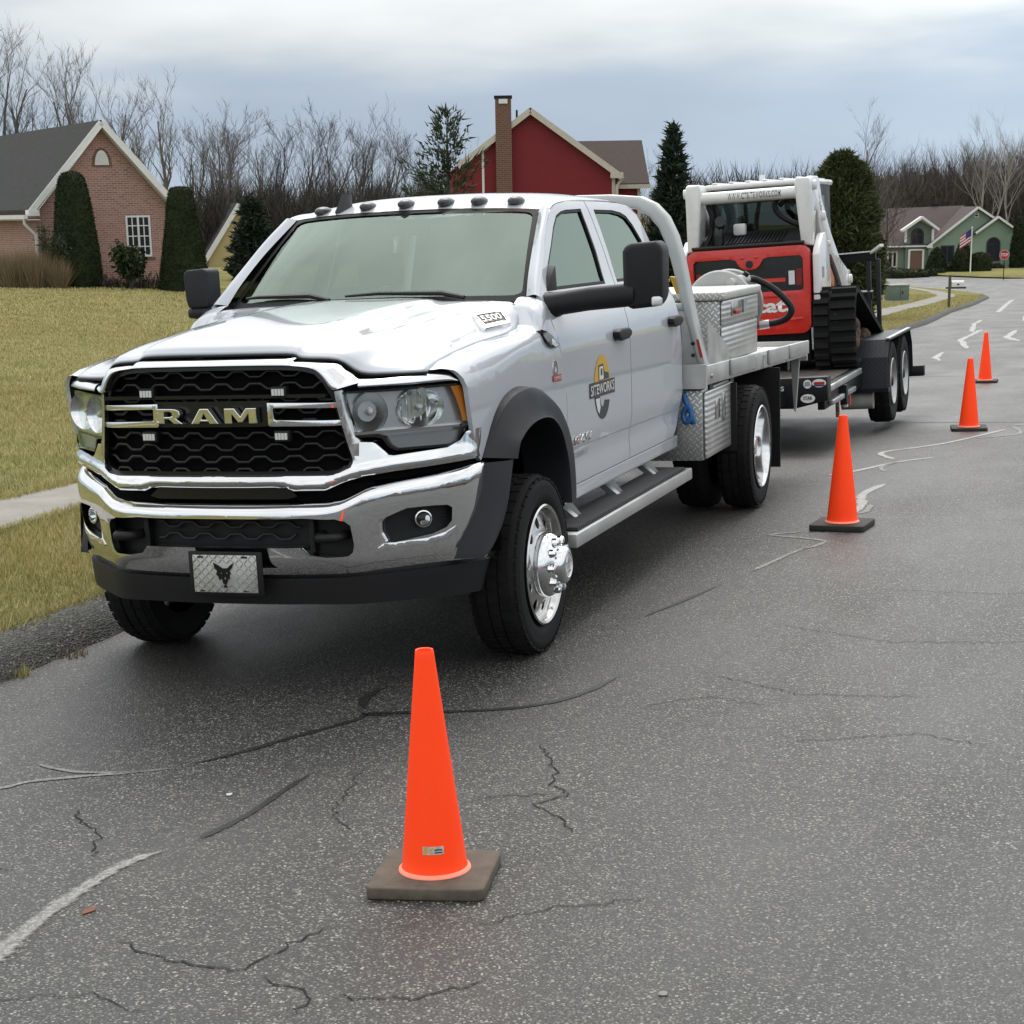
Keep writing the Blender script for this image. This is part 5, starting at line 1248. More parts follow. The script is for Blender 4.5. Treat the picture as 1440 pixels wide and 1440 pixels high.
# --- cab interior seen through the glass
for y in (.42, -.42):
    G().box(-1.87, -1.73, y - .25, y + .25, .95, 1.55).obj('seat', 'cloth_seat', T, bevel=.05, seg=3); G().box(-1.88, -1.78, y - .13, y + .13, 1.60, 1.78).obj('headrest', 'cloth_seat', T, bevel=.04, seg=3)
    G().box(-2.85, -2.73, y - .33, y + .33, .95, 1.5).obj('rear_seat', 'cloth_seat', T, bevel=.05)
G().box(-1.05, -.72, -.80, .80, 1.25, 1.50).obj('dashboard', 'black_plastic', T, bevel=.06, seg=3)
G().box(-3.0, -.7, -.88, .88, .60, .72).obj('floor_pan', 'dark_void', T); G().box(-3.12, -3.08, -.80, .80, .7, 1.50).obj('rear_lining', 'dark_void', T); G().box(-2.9, -1.5, -.62, .62, 1.93, 1.95).obj('headliner', 'cloth_seat', T)
st = [(-1.20 + .07 * math.sin(t), .42 + .19 * math.cos(t), 1.47 + .17 * math.sin(t)) for t in [2 * math.pi * k / 24 for k in range(24)]]
G().tube(st, .016, 6, closed=True).obj('steering_wheel', 'black_plastic', T, smooth=180)
G().add(*bar((-1.20, -.12, 1.90), (-1.20, .12, 1.90), .03, .07)).obj('rear_view_mirror', 'black_plastic', T)
# --- chrome grille surround
def gp(off): return lambda y, z: (XF(y) + off - .09 * max(0, z - 1.30), y, z)
OT = [(0, 1.414), (.33, 1.413), (.358, 1.400), (.50, 1.384), (.540, 1.354), (.578, 1.322), (.63, 1.312)]
IT = [(0, 1.385), (.285, 1.382), (.378, 1.378), (.442, 1.366), (.478, 1.336), (.505, 1.292), (.520, 1.279)]
MT = [((a[0] + b[0]) / 2, (a[1] + b[1]) / 2) for a, b in zip(OT, IT)]
def hdr(P, off): return [(XF(y) + off - .10 * max(0, z - 1.30), y, z) for y, z in P]
rows = [full(hdr(OT, -.062)), full(hdr([(o[0] * .75 + i[0] * .25, o[1] * .72 + i[1] * .28) for o, i in zip(OT, IT)], -.006)), full(hdr([(o[0] * .25 + i[0] * .75, o[1] * .25 + i[1] * .75) for o, i in zip(OT, IT)], .022)), full(hdr(IT, .012)), full(hdr(IT, -.045))]
patch('grille_header', rows, 'chrome', T, 3, 4, 60)
for s in BOTH:
    # bar over the headlight
    rows = []
    for y, zt_, zb_ in ((.60, 1.318, 1.284), (.66, 1.315, 1.283), (.76, 1.321, 1.280), (.83, 1.328, 1.281), (.885, 1.322, 1.281), (.918, 1.296, 1.276)):
        x = XF(y); rows.append([(x - .055, s * (y - .01), zt_), (x - .012, s * y, zt_ * .8 + zb_ * .2), (x + .012, s * y, zt_ * .35 + zb_ * .65), (x + .008, s * y, zb_), (x - .04, s * (y - .02), zb_ - .004)])
    patch('headlight_brow', rows, 'chrome', T, 4, 3, 60)
    # dark strip beside the grille
    panel('grille_side', [(s * a, b) for a, b in ((.522, 1.275), (.54, 1.277), (.552, 1.190), (.575, 1.088), (.590, 1.07), (.590, .99), (.569, .985), (.569, 1.006), (.553, 1.078), (.530, 1.20))], [], lambda y, z: (XF(y) + .010, y, z), 'polished_alloy', T, .03, .04, back=(-.06, 0, 0), smooth=60)
# chrome under the grille and the headlights
LB = [(0, .898), (.300, .897), (.340, .882), (.468, .882), (.54, .912), (.60, .928), (.694, .937), (.80, .943), (.948, .954)]
LT = [(.950, 1.075), (.925, 1.068), (.908, 1.036), (.870, 1.012), (.70, 1.000), (.676, 1.006), (.650, 1.038), (.632, 1.060), (.575, 1.068), (.560, 1.04), (.577, 1.006), (.563, .968), (.525, .950), (.48, .941), (0, .947)]
def low_pos(y, z):
    zb_ = np.interp(abs(y), [p[0] for p in LB], [p[1] for p in LB]); t = (z - zb_) / .05
    return (XF(y) + .012 + .020 * math.exp(-((t - .5) / .45) ** 2) - .012 * max(0, z - 1.0) / .07, y, z)
P = [(a, b) for a, b in LB] + LT[:-1]
panel('grille_base', P + [(-a, b) for a, b in reversed(P[1:])] if False else [(a, b) for a, b in LB] + LT + [(-a, b) for a, b in reversed(LT[:-1])] + [(-a, b) for a, b in reversed(LB[1:])], [], low_pos, 'chrome', T, .03, .012, back=(-.06, 0, 0), smooth=60)
# black grille insert with honeycomb ribs
GO = [(0, 1.387), (.285, 1.384), (.385, 1.378), (.45, 1.362), (.49, 1.32), (.527, 1.245), (.56, 1.078), (.575, 1.006), (.56, .965), (.52, .946), (.48, .940), (0, .944)]
GOF = GO + [(-a, b) for a, b in reversed(GO[1:-1])]
panel('grille_back', GOF, [], lambda y, z: (XF(y) - .060 - .09 * max(0, z - 1.30), y, z), 'dark_void', T, .1, .1)
def inside(P, a, b):
    c_ = False
    for i in range(len(P)):
        (x1, y1), (x2, y2) = P[i - 1], P[i]
        if (y1 > b) != (y2 > b) and a < (x2 - x1) * (b - y1) / (y2 - y1) + x1: c_ = not c_
    return c_
def honeycomb(name, poly, off, cw, ch, r, x_of, zs, parent):
    """horizontal hexagon ribs: wavy courses joined by short slanted legs"""
    g = G(); row = 0
    z = zs[0]
    while z < zs[1]:
        y = -.66 + (cw / 2 if row % 2 else 0); pts = []
        while y < .66:
            pts += [(y, z + ch * .28), (y + cw * .18, z + ch * .5), (y + cw * .5, z + ch * .5), (y + cw * .68, z + ch * .28), (y + cw * .82, z + ch * .28)]
            y += cw
        seg = []
        for i in range(len(pts) - 1):
            for f in (0, .5):
                a = (pts[i][0] + (pts[i + 1][0] - pts[i][0]) * f, pts[i][1] + (pts[i + 1][1] - pts[i][1]) * f)
                if inside(poly, *a): seg.append((x_of(*a) + off, a[0], a[1]))
                else:
                    if len(seg) > 1: g.tube(seg, r, 4, caps=False)
                    seg = []
        if len(seg) > 1: g.tube(seg, r, 4, caps=False)
        # legs
        y = -.66 + (cw / 2 if row % 2 else 0)
        while y < .66:
            for a, b in (((y + cw * .25, z + ch * .5), (y + cw * .32, z + ch * .78)), ((y + cw * .43, z + ch * .5), (y + cw * .36, z + ch * .78))):
                pass
            y += cw
        z += ch * .5; row += 1
    return g.obj(name, 'mesh_black', parent, smooth=180, kind='stuff')
gx_ = lambda y, z: XF(y) - .09 * max(0, z - 1.30)
honeycomb('grille_mesh', GOF, -.035, .145, .098, .0075, gx_, (.92, 1.40), T)
panel('grille_rim', inset(GOF, .001), [inset(GOF, .018)], lambda y, z: (gx_(y, z) - .010, y, z), 'black_gloss', T, .05, .05, back=(-.04, 0, 0))
G().add(*bar((1.035, -.5, 1.262), (1.035, .5, 1.262), .03, .014)).obj('grille_bar', 'black_gloss', T)
# chrome U bars either side of the name
for s in BOTH:
    O = [(.248, 1.237), (.535, 1.230), (.535, 1.210), (.274, 1.216), (.270, 1.210), (.273, 1.172), (.280, 1.167), (.545, 1.160), (.548, 1.139), (.254, 1.143), (.248, 1.150)]
    panel('grille_bar', [(s * a, b) for a, b in O], [], lambda y, z: (XF(y) + .004, y, z), 'chrome', T, .03, 0, back=(-.035, 0, 0), smooth=40, bevel=.004)
    for y, z in ((.298, 1.279), (.300, 1.103)):
        x = XF(y) - .012
        b = G().box(x - .02, x + .016, s * y - .034, s * y + .034, z - .022, z + .022).obj('strobe_lamp', 'black_plastic', T, bevel=.004)
        for k in range(4): G().box(x + .017, x + .022, s * y - .027 + k * .0138, s * y - .0155 + k * .0138, z - .013, z + .013).obj('strobe_lens', 'silver_lens', b)
# the three raised letters
LET = {'R': ([(0, 0), (.32, 0), (.32, .30), (.50, .30), (.72, 0), (1.08, 0), (.80, .36), (.93, .45), (.96, .62), (.93, .86), (.80, .97), (.62, 1), (0, 1), (0, .82), (.06, .82), (.06, .18), (0, .18)], [[(.32, .48), (.32, .78), (.56, .78), (.64, .72), (.64, .54), (.56, .48)]]),
       'A': ([(0, 0), (.34, 0), (.40, .14), (.74, .14), (.80, 0), (1.16, 0), (.76, 1), (.40, 1)], [[(.46, .30), (.57, .66), (.68, .30)]]),
       'M': ([(0, 0), (.28, 0), (.28, .62), (.50, .08), (.66, .08), (.88, .62), (.88, 0), (1.18, 0), (1.18, 1), (.80, 1), (.59, .48), (.38, 1), (0, 1)], [])}
for (ch, y0, w) in (('R', -.241, .128), ('A', -.078, .126), ('M', .074, .140)):
    O, Hs = LET[ch]; W_ = max(p[0] for p in O); f = lambda P: [(y0 + a / W_ * w, 1.159 + b * .062) for a, b in P]
    panel('letter', f(O), [f(h) for h in Hs], lambda y, z: (XF(y) + .030, y, z), 'chrome', T, 0, 0, back=(-.030, 0, 0), smooth=None, bevel=.0035, label='raised chrome letter ' + ch)
panel('letter_plinth', [(-.27, 1.142), (.25, 1.142), (.25, 1.245), (-.27, 1.245)], [], lambda y, z: (XF(y) - .012, y, z), 'black_gloss', T, .06, 0, back=(-.02, 0, 0))
# --- headlights
HO = [(.522, 1.268), (.712, 1.266), (.80, 1.268), (.895, 1.268), (.918, 1.266), (.934, 1.220), (.942, 1.150), (.938, 1.090), (.912, 1.084), (.902, 1.034), (.872, 1.016), (.700, 1.018), (.678, 1.038), (.660, 1.072), (.640, 1.080), (.566, 1.086)]
for s in BOTH:
    m_ = lambda P: [(s * a, b) for a, b in P]
    hl = panel('headlight', m_(HO), [], lambda y, z: (XF(y) - .058, y, z), 'lamp_housing', T, .05, .04, back=(.045, 0, 0), smooth=50, label=None)
    panel('headlight_bezel', m_(inset(HO, -.001)), [m_(inset(HO, .009))], lambda y, z: (XF(y) - .010, y, z), 'black_gloss', hl, .05, .04, back=(-.03, 0, 0), smooth=50)
    for (yc, zc, r, rz) in ((.630, 1.182, .070, .078), (.785, 1.184, .098, .080)):
        x = XF(yc); ang = math.atan2(XF(yc - .08) - XF(yc + .08), .16)
        g = G().lathe([(.012, -.075), (.03, -.066), (.05, -.052), (.075, -.03), (.095, -.008), (.100, .0)], 28, 'x'); k = r / .1
        Mx = Matrix.Translation((x - .004, s * yc, zc)) @ Matrix.Rotation(s * ang * .55, 4, 'Z') @ Matrix.Diagonal((.8, k, rz / .1, 1))
        b = xf(g, Mx).obj('reflector', 'bowl_chrome', hl, smooth=25)
        xf(G().ball((-.05, 0, 0), (.05, .016 / k, .016 / k), 10, 8), Mx).obj('bulb', 'reflect_white', hl, smooth=180)
    for k in range(7):                                            # vertical flutes of the outer bowl
        yy = .715 + k * .020; G().add(*bar((XF(yy) - .040, s * yy, 1.130), (XF(yy) - .040, s * yy, 1.232), .004, .008, (1, 0, 0))).obj('reflector_flute', 'chrome', hl)
    panel('reflector_shelf', m_([(.56, 1.105), (.90, 1.100), (.90, 1.092), (.56, 1.093)]), [], lambda y, z: (XF(y) - .012, y, z), 'chrome', hl, .05, 0, back=(-.06, 0, 0), smooth=50)
    panel('turn_lamp', m_([(.880, 1.262), (.910, 1.260), (.926, 1.218), (.934, 1.150), (.932, 1.112), (.912, 1.112), (.906, 1.16), (.894, 1.215)]), [], lambda y, z: (XF(y) - .012, y, z), 'amber_lens', hl, .02, .03, back=(-.04, 0, 0), smooth=50)
    panel('park_lamp', m_([(.672, 1.074), (.915, 1.078), (.895, 1.036), (.868, 1.024), (.704, 1.026), (.684, 1.044)]), [], lambda y, z: (XF(y) - .030, y, z), 'park_lens', hl, .04, .02, smooth=50)
    panel('lens', m_(HO), [], lambda y, z: (XF(y) - .002, y, z), 'lens_clear', hl, .03, .04, smooth=180)
# --- bumper
BT = [(0, .838), (.30, .838), (.465, .840), (.52, .848), (.565, .868), (.61, .888), (.70, .902), (.79, .912), (.88, .921), (.960, .930)]
BB = [(.960, .51), (.90, .503), (.60, .498), (.388, .508), (0, .508)]
_T = ([p[0] for p in BT], [p[1] for p in BT])
_Bz = ([p[0] for p in reversed(BB)], [p[1] for p in reversed(BB)])
def bz0(y): return float(np.interp(abs(y), *_Bz))
def bz1(y): return float(np.interp(abs(y), *_T))
def bump_pos(y, v):
    z0, z1 = bz0(y), bz1(y); z = z0 + (z1 - z0) * v
    a = max(0, (z - (z1 - .055)) / .055); d = max(0, (.60 - z) / .10)
    return (XB(y) - .060 * a ** 2.2 - .05 * d ** 2 - .052 * max(0, (z1 - .075 - z) / .3) ** 1.35, y, z)
def yv(P): return [(a, (b - bz0(a)) / (bz1(a) - bz0(a))) for a, b in P]
LG = [(.30, .772), (.375, .773), (.50, .766), (.535, .755), (.555, .735), (.560, .655), (.552, .622), (.535, .608), (.452, .606), (.382, .618), (.352, .650), (0, .650), (0, .773)]
LGF = LG[:-2] + [(-a, b) for a, b in reversed(LG[:-2])]
FO = [(.652, .738), (.668, .754), (.74, .784), (.829, .783), (.868, .779), (.881, .765), (.876, .710), (.858, .685), (.813, .665), (.688, .645), (.662, .655), (.650, .690)]
panel('bumper', [(-.960, 0), (.960, 0), (.960, 1), (-.960, 1)], [yv(LGF), yv(FO), yv([(-a, b) for a, b in FO])], bump_pos, 'chrome', T, .0213, .041, back=(-.05, 0, 0), smooth=60)
panel('lower_grille', inset(LGF, -.006), [], lambda y, z: (XB(y) - .105, y, z), 'black_plastic', T, .1, .1, back=(.03, 0, 0))
honeycomb('lower_grille_mesh', [(-.33, .650), (.33, .650), (.33, .775), (-.33, .775)], -.085, .145, .098, .007, lambda y, z: XB(y), (.60, .78), T)
panel('lower_grille_lip', [(.355, .648), (.385, .615), (.452, .602), (.54, .604), (.553, .612), (.556, .598), (.535, .590), (.45, .588), (.375, .600), (.345, .634), (-.345, .634), (-.375, .600), (-.45, .588), (-.535, .590), (-.556, .598), (-.553, .612), (-.54, .604), (-.452, .602), (-.385, .615), (-.355, .648)], [], lambda y, z: (XB(y) - .028, y, z), 'chrome', T, .03, 0, back=(-.05, 0, 0), smooth=50, bevel=.004)
for s in BOTH:
    # tow hook pockets
    g = G(); x = XB(.46) - .02; g.add(*bar((x - .05, s * .38, .62), (x - .05, s * .38, .77), .025, .05, (1, 0, 0)))
    g.obj('grille_divider', 'black_plastic', T, bevel=.006)
    hk = [(x - .08, s * .41, .69), (x + .010, s * .425, .69), (x + .026, s * .46, .69), (x + .010, s * .50, .69), (x - .08, s * .515, .69)]
    G().tube(crm(hk, 4), .020, 8).obj('tow_hook', 'black_plastic', T, smooth=180)
    # fog lamps
    mf = [(s * a, b) for a, b in FO]
    fg = panel('fog_recess', inset(mf, -.004), [], lambda y, z: (XB(y) - .085, y, z), 'black_plastic', T, .04, .03, back=(.05, 0, 0), smooth=50)
    x = XB(.773) - .055; ang = -s * math.radians(34)
    Mx = Matrix.Translation((x, s * .778, .728)) @ Matrix.Rotation(ang * -1 if False else s * math.radians(30), 4, 'Z')
    xf(G().lathe([(.034, -.03), (.036, .004), (.031, .006), (.028, -.004), (.012, -.022)], 20, 'x'), Mx).obj('fog_lamp', 'chrome', fg, smooth=30); xf(G().lathe([(.031, .002), (.022, .010), (.010, .014), (0.0005, .015)], 20, 'x'), Mx).obj('fog_lens', 'lens_clear', fg, smooth=180)
    for k in range(3): G().add(*bar((XB(.84) - .077, s * .825, .742 - k * .016), (XB(.87) - .077, s * .868, .748 - k * .016), .012, .004)).obj('fog_fin', 'black_gloss', fg)
    panel('fog_lip', [(s * a, b) for a, b in ((.636, .628), (.654, .646), (.72, .646), (.80, .648), (.855, .664), (.886, .688), (.888, .670), (.862, .642), (.80, .625), (.70, .620), (.65, .618))], [], lambda y, z: (XB(y) - .022, y, z), 'chrome', T, .02, .0, back=(-.04, 0, 0), smooth=50, bevel=.006)
panel('bumper_gap', [(-.93, .90), (.93, .90), (.93, .97), (-.93, .97)], [], lambda y, z: (min(XF(y), XB(y)) - .055, y, z), 'dark_void', T, .06, 0)
panel('bumper_step', [(-.62, .80), (.62, .80), (.62, .90), (-.62, .90)], [], lambda y, z: (XB(y) - .075 + .0 * z, y, z), 'dark_void', T, .06, 0)
panel('bumper_pad', [(-.292, .846), (.296, .846), (.34, .856), (.302, .893), (-.285, .893), (-.335, .856)], [], lambda y, z: (XB(y) - .05, y, z), 'black_gloss', T, .06, 0, back=(-.02, 0, 0))
# black valance below the bumper
panel('valance', [(-.955, .515), (-.93, .40), (-.60, .395), (-.38, .405), (.38, .405), (.60, .398), (.93, .385), (.955, .515)], [], lambda y, z: (XB(y) - .060 - .10 * max(0, .5 - z), y, z), 'black_plastic', T, .05, .04, back=(-.04, 0, 0), smooth=50)
# show plate on the bumper
px_ = XB(0) + .004
pl = G().box(px_, px_ + .012, -.135, .200, .455, .640).obj('plate_frame', 'black_plastic', T, bevel=.006)
G().box(px_ + .0125, px_ + .016, -.113, .177, .470, .626).obj('number_plate', 'alu_sheet', pl, bevel=.002)
g = G()
for i in range(15):
    for j in range(9):
        y, z = -.105 + i * .0196, .478 + j * .0175; a = .007; d = 1 if (i + j) % 2 else -1
        if abs(y - .03) < .05 and .50 < z < .60: continue
        g.add(*bar((px_ + .0165, y - a, z - a * d), (px_ + .0165, y + a, z + a * d), .0025, .0045, (1, 0, 0)))
g.obj('tread_pattern', 'polished_alloy', pl, kind='stuff')
cat_ = [(-.060, .098), (-.055, .070), (-.040, .058), (-.048, .040), (-.036, .030), (-.030, .012), (-.016, .020), (-.010, -.004), (.004, -.012), (.012, -.002), (.016, .010), (.022, .022), (.030, .016), (.028, .034), (.036, .046), (.030, .058), (.046, .074), (.056, .098), (.036, .086), (.020, .072), (-.008, .070), (-.030, .084)]
panel('emblem', [(.030 + a * .8, .512 + b * .85) for a, b in cat_], [[(.030 - .004, .528), (.030 + .006, .526), (.030 + .004, .541)], [(.030 - .022, .552), (.030 - .012, .549), (.030 - .012, .555)], [(.030 + .008, .549), (.030 + .018, .552), (.030 + .008, .556)]], lambda y, z: (px_ + .0195, y, z), 'black_gloss', pl, 0, 0, back=(-.003, 0, 0), smooth=None)
panel('emblem_chin', [(.022, .492), (.040, .491), (.036, .501), (.026, .502)], [], lambda y, z: (px_ + .0195, y, z), 'black_gloss', pl, 0, 0, back=(-.003, 0, 0), smooth=None)
for y in (-.075, .125): G().box(px_ + .0162, px_ + .021, y - .012, y + .012, .615, .622).obj('plate_slot', 'black_gloss', pl); G().box(px_ + .0162, px_ + .018, y - .012, y + .012, .474, .479).obj('plate_slot', 'black_gloss', pl)
# --- wheel arch flares
FOo = [(.489, .945), (.44, .99), (.392, 1.034), (.348, 1.080), (.28, 1.125), (.197, 1.166), (.10, 1.188), (-.006, 1.196), (-.08, 1.191), (-.147, 1.176), (-.25, 1.134), (-.356, 1.084), (-.43, 1.032), (-.495, .975), (-.550, .90), (-.576, .83), (-.591, .74), (-.592, .66), (-.582, .60)]
FIi = [(.365, .925), (.345, .960), (.320, .990), (.255, 1.018), (.182, 1.039), (.10, 1.052), (.017, 1.057), (-.07, 1.055), (-.152, 1.044), (-.225, 1.015), (-.284, .977), (-.32, .94), (-.346, .897), (-.38, .84), (-.400, .763), (-.412, .69), (-.410, .62)]
def resamp(P, n):
    P = [np.array(p) for p in P]; d = np.concatenate([[0], np.cumsum([np.linalg.norm(b - a) for a, b in zip(P[:-1], P[1:])])]); t = np.linspace(0, d[-1], n)
    A_ = np.array(P); return [tuple(np.array([np.interp(q, d, A_[:, k]) for k in range(A_.shape[1])])) for q in t]
for s in BOTH:
    o_, i_ = resamp(FOo, 28), resamp(FIi, 28); rows = []
    for (xo, zo), (xi, zi) in zip(o_, i_):
        f_ = min(1, max(0, (xo + .40) / .86)); yb = YS(xo, min(zo, 1.2)); yy = 1.040 - .080 * f_ ** 1.5
        rows.append([(xo, s * (yb - .02), zo + .004), (xo - .004, s * (yb + (yy - yb) * .7), zo - .002), (xo * .9 + xi * .1, s * (yy - .003), zo * .9 + zi * .1), (xo * .7 + xi * .3, s * (yy + .008 + .012 * f_), zo * .7 + zi * .3), (xi * .9 + xo * .1, s * 1.058, zi * .9 + zo * .1), (xi, s * 1.060, zi), (xi, s * .99, zi), (xi, s * .84, zi + .0)])
    patch('arch_flare', rows, 'flare_plastic', T, 1, 3, 40)
    # lower part of the flare in front of the wheel, continues the bumper end
    rows = [[(.14, .90, .925), (.365, 1.03, .925), (.372, 1.048, .924), (.43, 1.032, .924), (.497, .955, .924), (.53, .90, .924)],
            [(.24, .90, .840), (.415, 1.03, .840), (.422, 1.050, .840), (.48, 1.034, .840), (.528, .962, .840), (.56, .90, .840)],
            [(.33, .90, .745), (.475, 1.03, .745), (.482, 1.050, .745), (.53, 1.034, .745), (.567, .962, .745), (.60, .90, .745)],
            [(.42, .90, .650), (.555, 1.02, .650), (.562, 1.042, .650), (.592, 1.026, .650), (.610, .958, .650), (.64, .89, .650)],
            [(.50, .90, .575), (.635, 1.0, .575), (.640, 1.020, .575), (.648, 1.00, .575), (.650, .950, .572), (.67, .88, .570)],
            [(.52, .88, .545), (.655, .98, .548), (.66, .99, .548), (.662, .975, .548), (.662, .935, .546), (.68, .87, .545)]]
    if s < 0: rows = [[(x_, min(y_, .955 - .10 * max(0, .9 - z_)), z_) for x_, y_, z_ in r] for r in rows]
    patch('flare_front', [[(x_, s * y_, z_) for x_, y_, z_ in r] for r in rows], 'flare_plastic', T, 4, 4, 40)
    # wheel housing
    rows = [[(x_, s * y_, z_) for y_ in (1.02, .55)] for x_, z_ in resamp([(.50, .55), (.46, .85), (.34, .99), (.17, 1.06), (.0, 1.075), (-.17, 1.06), (-.32, .97), (-.43, .80), (-.44, .60)], 16)]
    patch('wheel_housing', rows, 'dark_void', T, 1, 2, 60)
    G().add([(.5, s * .55, .5), (-.45, s * .55, .5), (-.45, s * .55, 1.1), (.5, s * .55, 1.1)], [(0, 1, 2, 3)]).obj('wheel_housing', 'dark_void', T)
# --- wheels
def tyre(parent, R, w, rim_r, y, s, n=64, mat='tyre_rubber', tread=40):
    h = w / 2
    prof = [(rim_r, -h * .78), (rim_r + .018, -h * .86), (R * .80, -h), (R * .90, -h * .99), (R * .955, -h * .90), (R * .985, -h * .78), (R, -h * .62), (R, -h * .30), (R * .985, -h * .28), (R * .985, -h * .22), (R, -h * .2), (R, h * .2), (R * .985, h * .22), (R * .985, h * .28), (R, h * .30), (R, h * .62), (R * .985, h * .78), (R * .955, h * .90), (R * .93, h * .945), (R * .90, h * .99), (R * .87, h * .985), (R * .80, h), (R * .735, h * .97), (rim_r + .018, h * .86), (rim_r, h * .78)]
    t = G().lathe(prof, n, 'y', (0, y, 0), s).obj('tyre', mat, parent, smooth=35)
    g = G()
    for k in range(tread):
        for q, off in ((.74, 0), (-.74, .5), (.45, .25), (0, .75), (-.45, .6)):
            a = 2 * math.pi * (k + off) / tread; c_, s_ = math.cos(a), math.sin(a); wd = .30 * h * (.7 if abs(q) > .7 else .62); l = 2 * math.pi * R / tread * .36
            r0, r1 = R - .02, R + .004 - (.014 if abs(q) > .7 else 0)
            P = []
            for rr in (r0, r1):
                for (du, dv) in ((-l, -wd), (l, -wd), (l, wd), (-l, wd)):
                    P.append((c_ * rr - s_ * du, y + (q * h + dv) * s, s_ * rr + c_ * du))
            g.add(P, [(4, 5, 6, 7), (0, 1, 5, 4), (1, 2, 6, 5), (2, 3, 7, 6), (3, 0, 4, 7)])
    g.obj('tread_block', 'tyre_rubber', parent, kind='stuff')
    return t
def disc(parent, name, mat, r0, r1, yf, s, holes, hr, hd, n=60, back=.02, bevel=.006):
    O = [(r1 * math.cos(2 * math.pi * k / n), r1 * math.sin(2 * math.pi * k / n)) for k in range(n)]; I = [(r0 * math.cos(2 * math.pi * k / 24), r0 * math.sin(2 * math.pi * k / 24)) for k in range(24)]
    Hs = [[(hd * math.cos(a) + hr * math.cos(t), hd * math.sin(a) + hr * math.sin(t)) for t in [2 * math.pi * q / 16 for q in range(16)]] for a in [2 * math.pi * (k + .3) / holes for k in range(holes)]]
    return panel(name, O, [I] + Hs, lambda a, b: (a, s * yf(math.hypot(a, b)), b), mat, parent, .04, .04, back=(0, -back * s, 0), smooth=40, bevel=bevel)
def front_wheel(s):
    w = bpy.data.objects.new('front_wheel', None); COL.objects.link(w); w.parent = T; w.location = (0, 0, .402)
    y0 = 1.05 - .115 - (.05 if s < 0 else 0)
    tyre(w, .402, .235, .262, y0 * s, s)
    yo = 1.05
    G().lathe([(.262, -.20), (.262, -.02), (.268, -.005), (.272, .004), (.266, .010), (.255, .004), (.247, -.012), (.243, -.03), (.235, -.034)], 56, 'y', (0, (yo) * 1.0 * s, 0), s).obj('rim', 'polished_alloy', w, smooth=30)
    disc(w, 'rim_disc', 'polished_alloy', .115, .238, lambda r: yo - .034 + .030 * min(1, max(0, (.238 - r) / .10)), s, 10, .026, .192, back=.008, bevel=.004)
    G().lathe([(.24, -.10), (.0, -.10)], 30, 'y', (0, yo * s, 0), s).obj('brake', 'dark_void', w)
    hb = G().lathe([(.146, -.012), (.148, .012), (.143, .034), (.128, .052), (.100, .066), (.088, .074), (.084, .098), (.078, .108), (.066, .114), (.056, .116)], 44, 'y', (0, yo * s, 0), s).obj('hub_cap', 'chrome', w, smooth=40)
    G().lathe([(.056, .116), (.052, .111), (.001, .111)], 30, 'y', (0, yo * s, 0), s).obj('cap_centre', 'silver_lens', w, smooth=40)
    for k in range(10):
        a = 2 * math.pi * k / 10; G().lathe([(.018, .0), (.018, .044), (.014, .054), (.001, .058)], 8, 'y', (.112 * math.cos(a), (yo + .030) * s, .112 * math.sin(a)), s).obj('lug_nut', 'chrome', w, smooth=40)
    for k, (a, b, c_, d) in enumerate(((-.028, .012, .0, .034), (.0, .034, .028, .012), (-.024, -.026, .024, -.026), (0, -.03, 0, .02))):
        G().add(*bar((a, s * (yo + .114), b), (c_, s * (yo + .114), d), .009, .006, (0, 1, 0))).obj('cap_emblem', 'chrome', w)
    return w
for s in BOTH: front_wheel(s)
RX = -4.44
for s in BOTH:
    w = bpy.data.objects.new('rear_wheel', None); COL.objects.link(w); w.parent = T; w.location = (RX, 0, .402)
    tyre(w, .402, .225, .262, s * (1.18 - .112), s); tyre(w, .402, .225, .262, s * (1.18 - .112 - .30), s, tread=30)
    yo = 1.18
    G().lathe([(.262, -.24), (.262, -.03), (.270, -.008), (.274, .002), (.268, .008), (.258, .002), (.252, -.02), (.248, -.08), (.238, -.135), (.215, -.160)], 56, 'y', (0, yo * s, 0), s).obj('rim', 'rim_bright', w, smooth=40)
    disc(w, 'rim_disc', 'rim_bright', .10, .222, lambda r: yo - .162 - .025 * min(1, max(0, (.22 - r) / .10)), s, 10, .021, .175)
    hb = G().lathe([(.112, -.19), (.112, -.14), (.09, -.11), (.072, -.095), (.068, -.05), (.055, -.035), (.001, -.032)], 32, 'y', (0, yo * s, 0), s).obj('hub_cap', 'chrome', w, smooth=40)
    for k in range(10):
        a = 2 * math.pi * k / 10; G().lathe([(.016, 0), (.016, .04), (.001, .05)], 8, 'y', (.128 * math.cos(a), (yo - .185) * s, .128 * math.sin(a)), s).obj('lug_nut', 'chrome', w, smooth=40)
    # mud flap, its hanger, and the black wing over the duals
    G().box(-5.24, -5.225, s * .62 if s > 0 else -1.16, s * 1.16 if s > 0 else -.62, .16, .86).obj('mud_flap', 'black_plastic', T)
    G().box(RX + .40, RX + .425, min(s * .70, s * 1.10), max(s * .70, s * 1.10), .42, .86).obj('splash_guard', 'black_plastic', T)
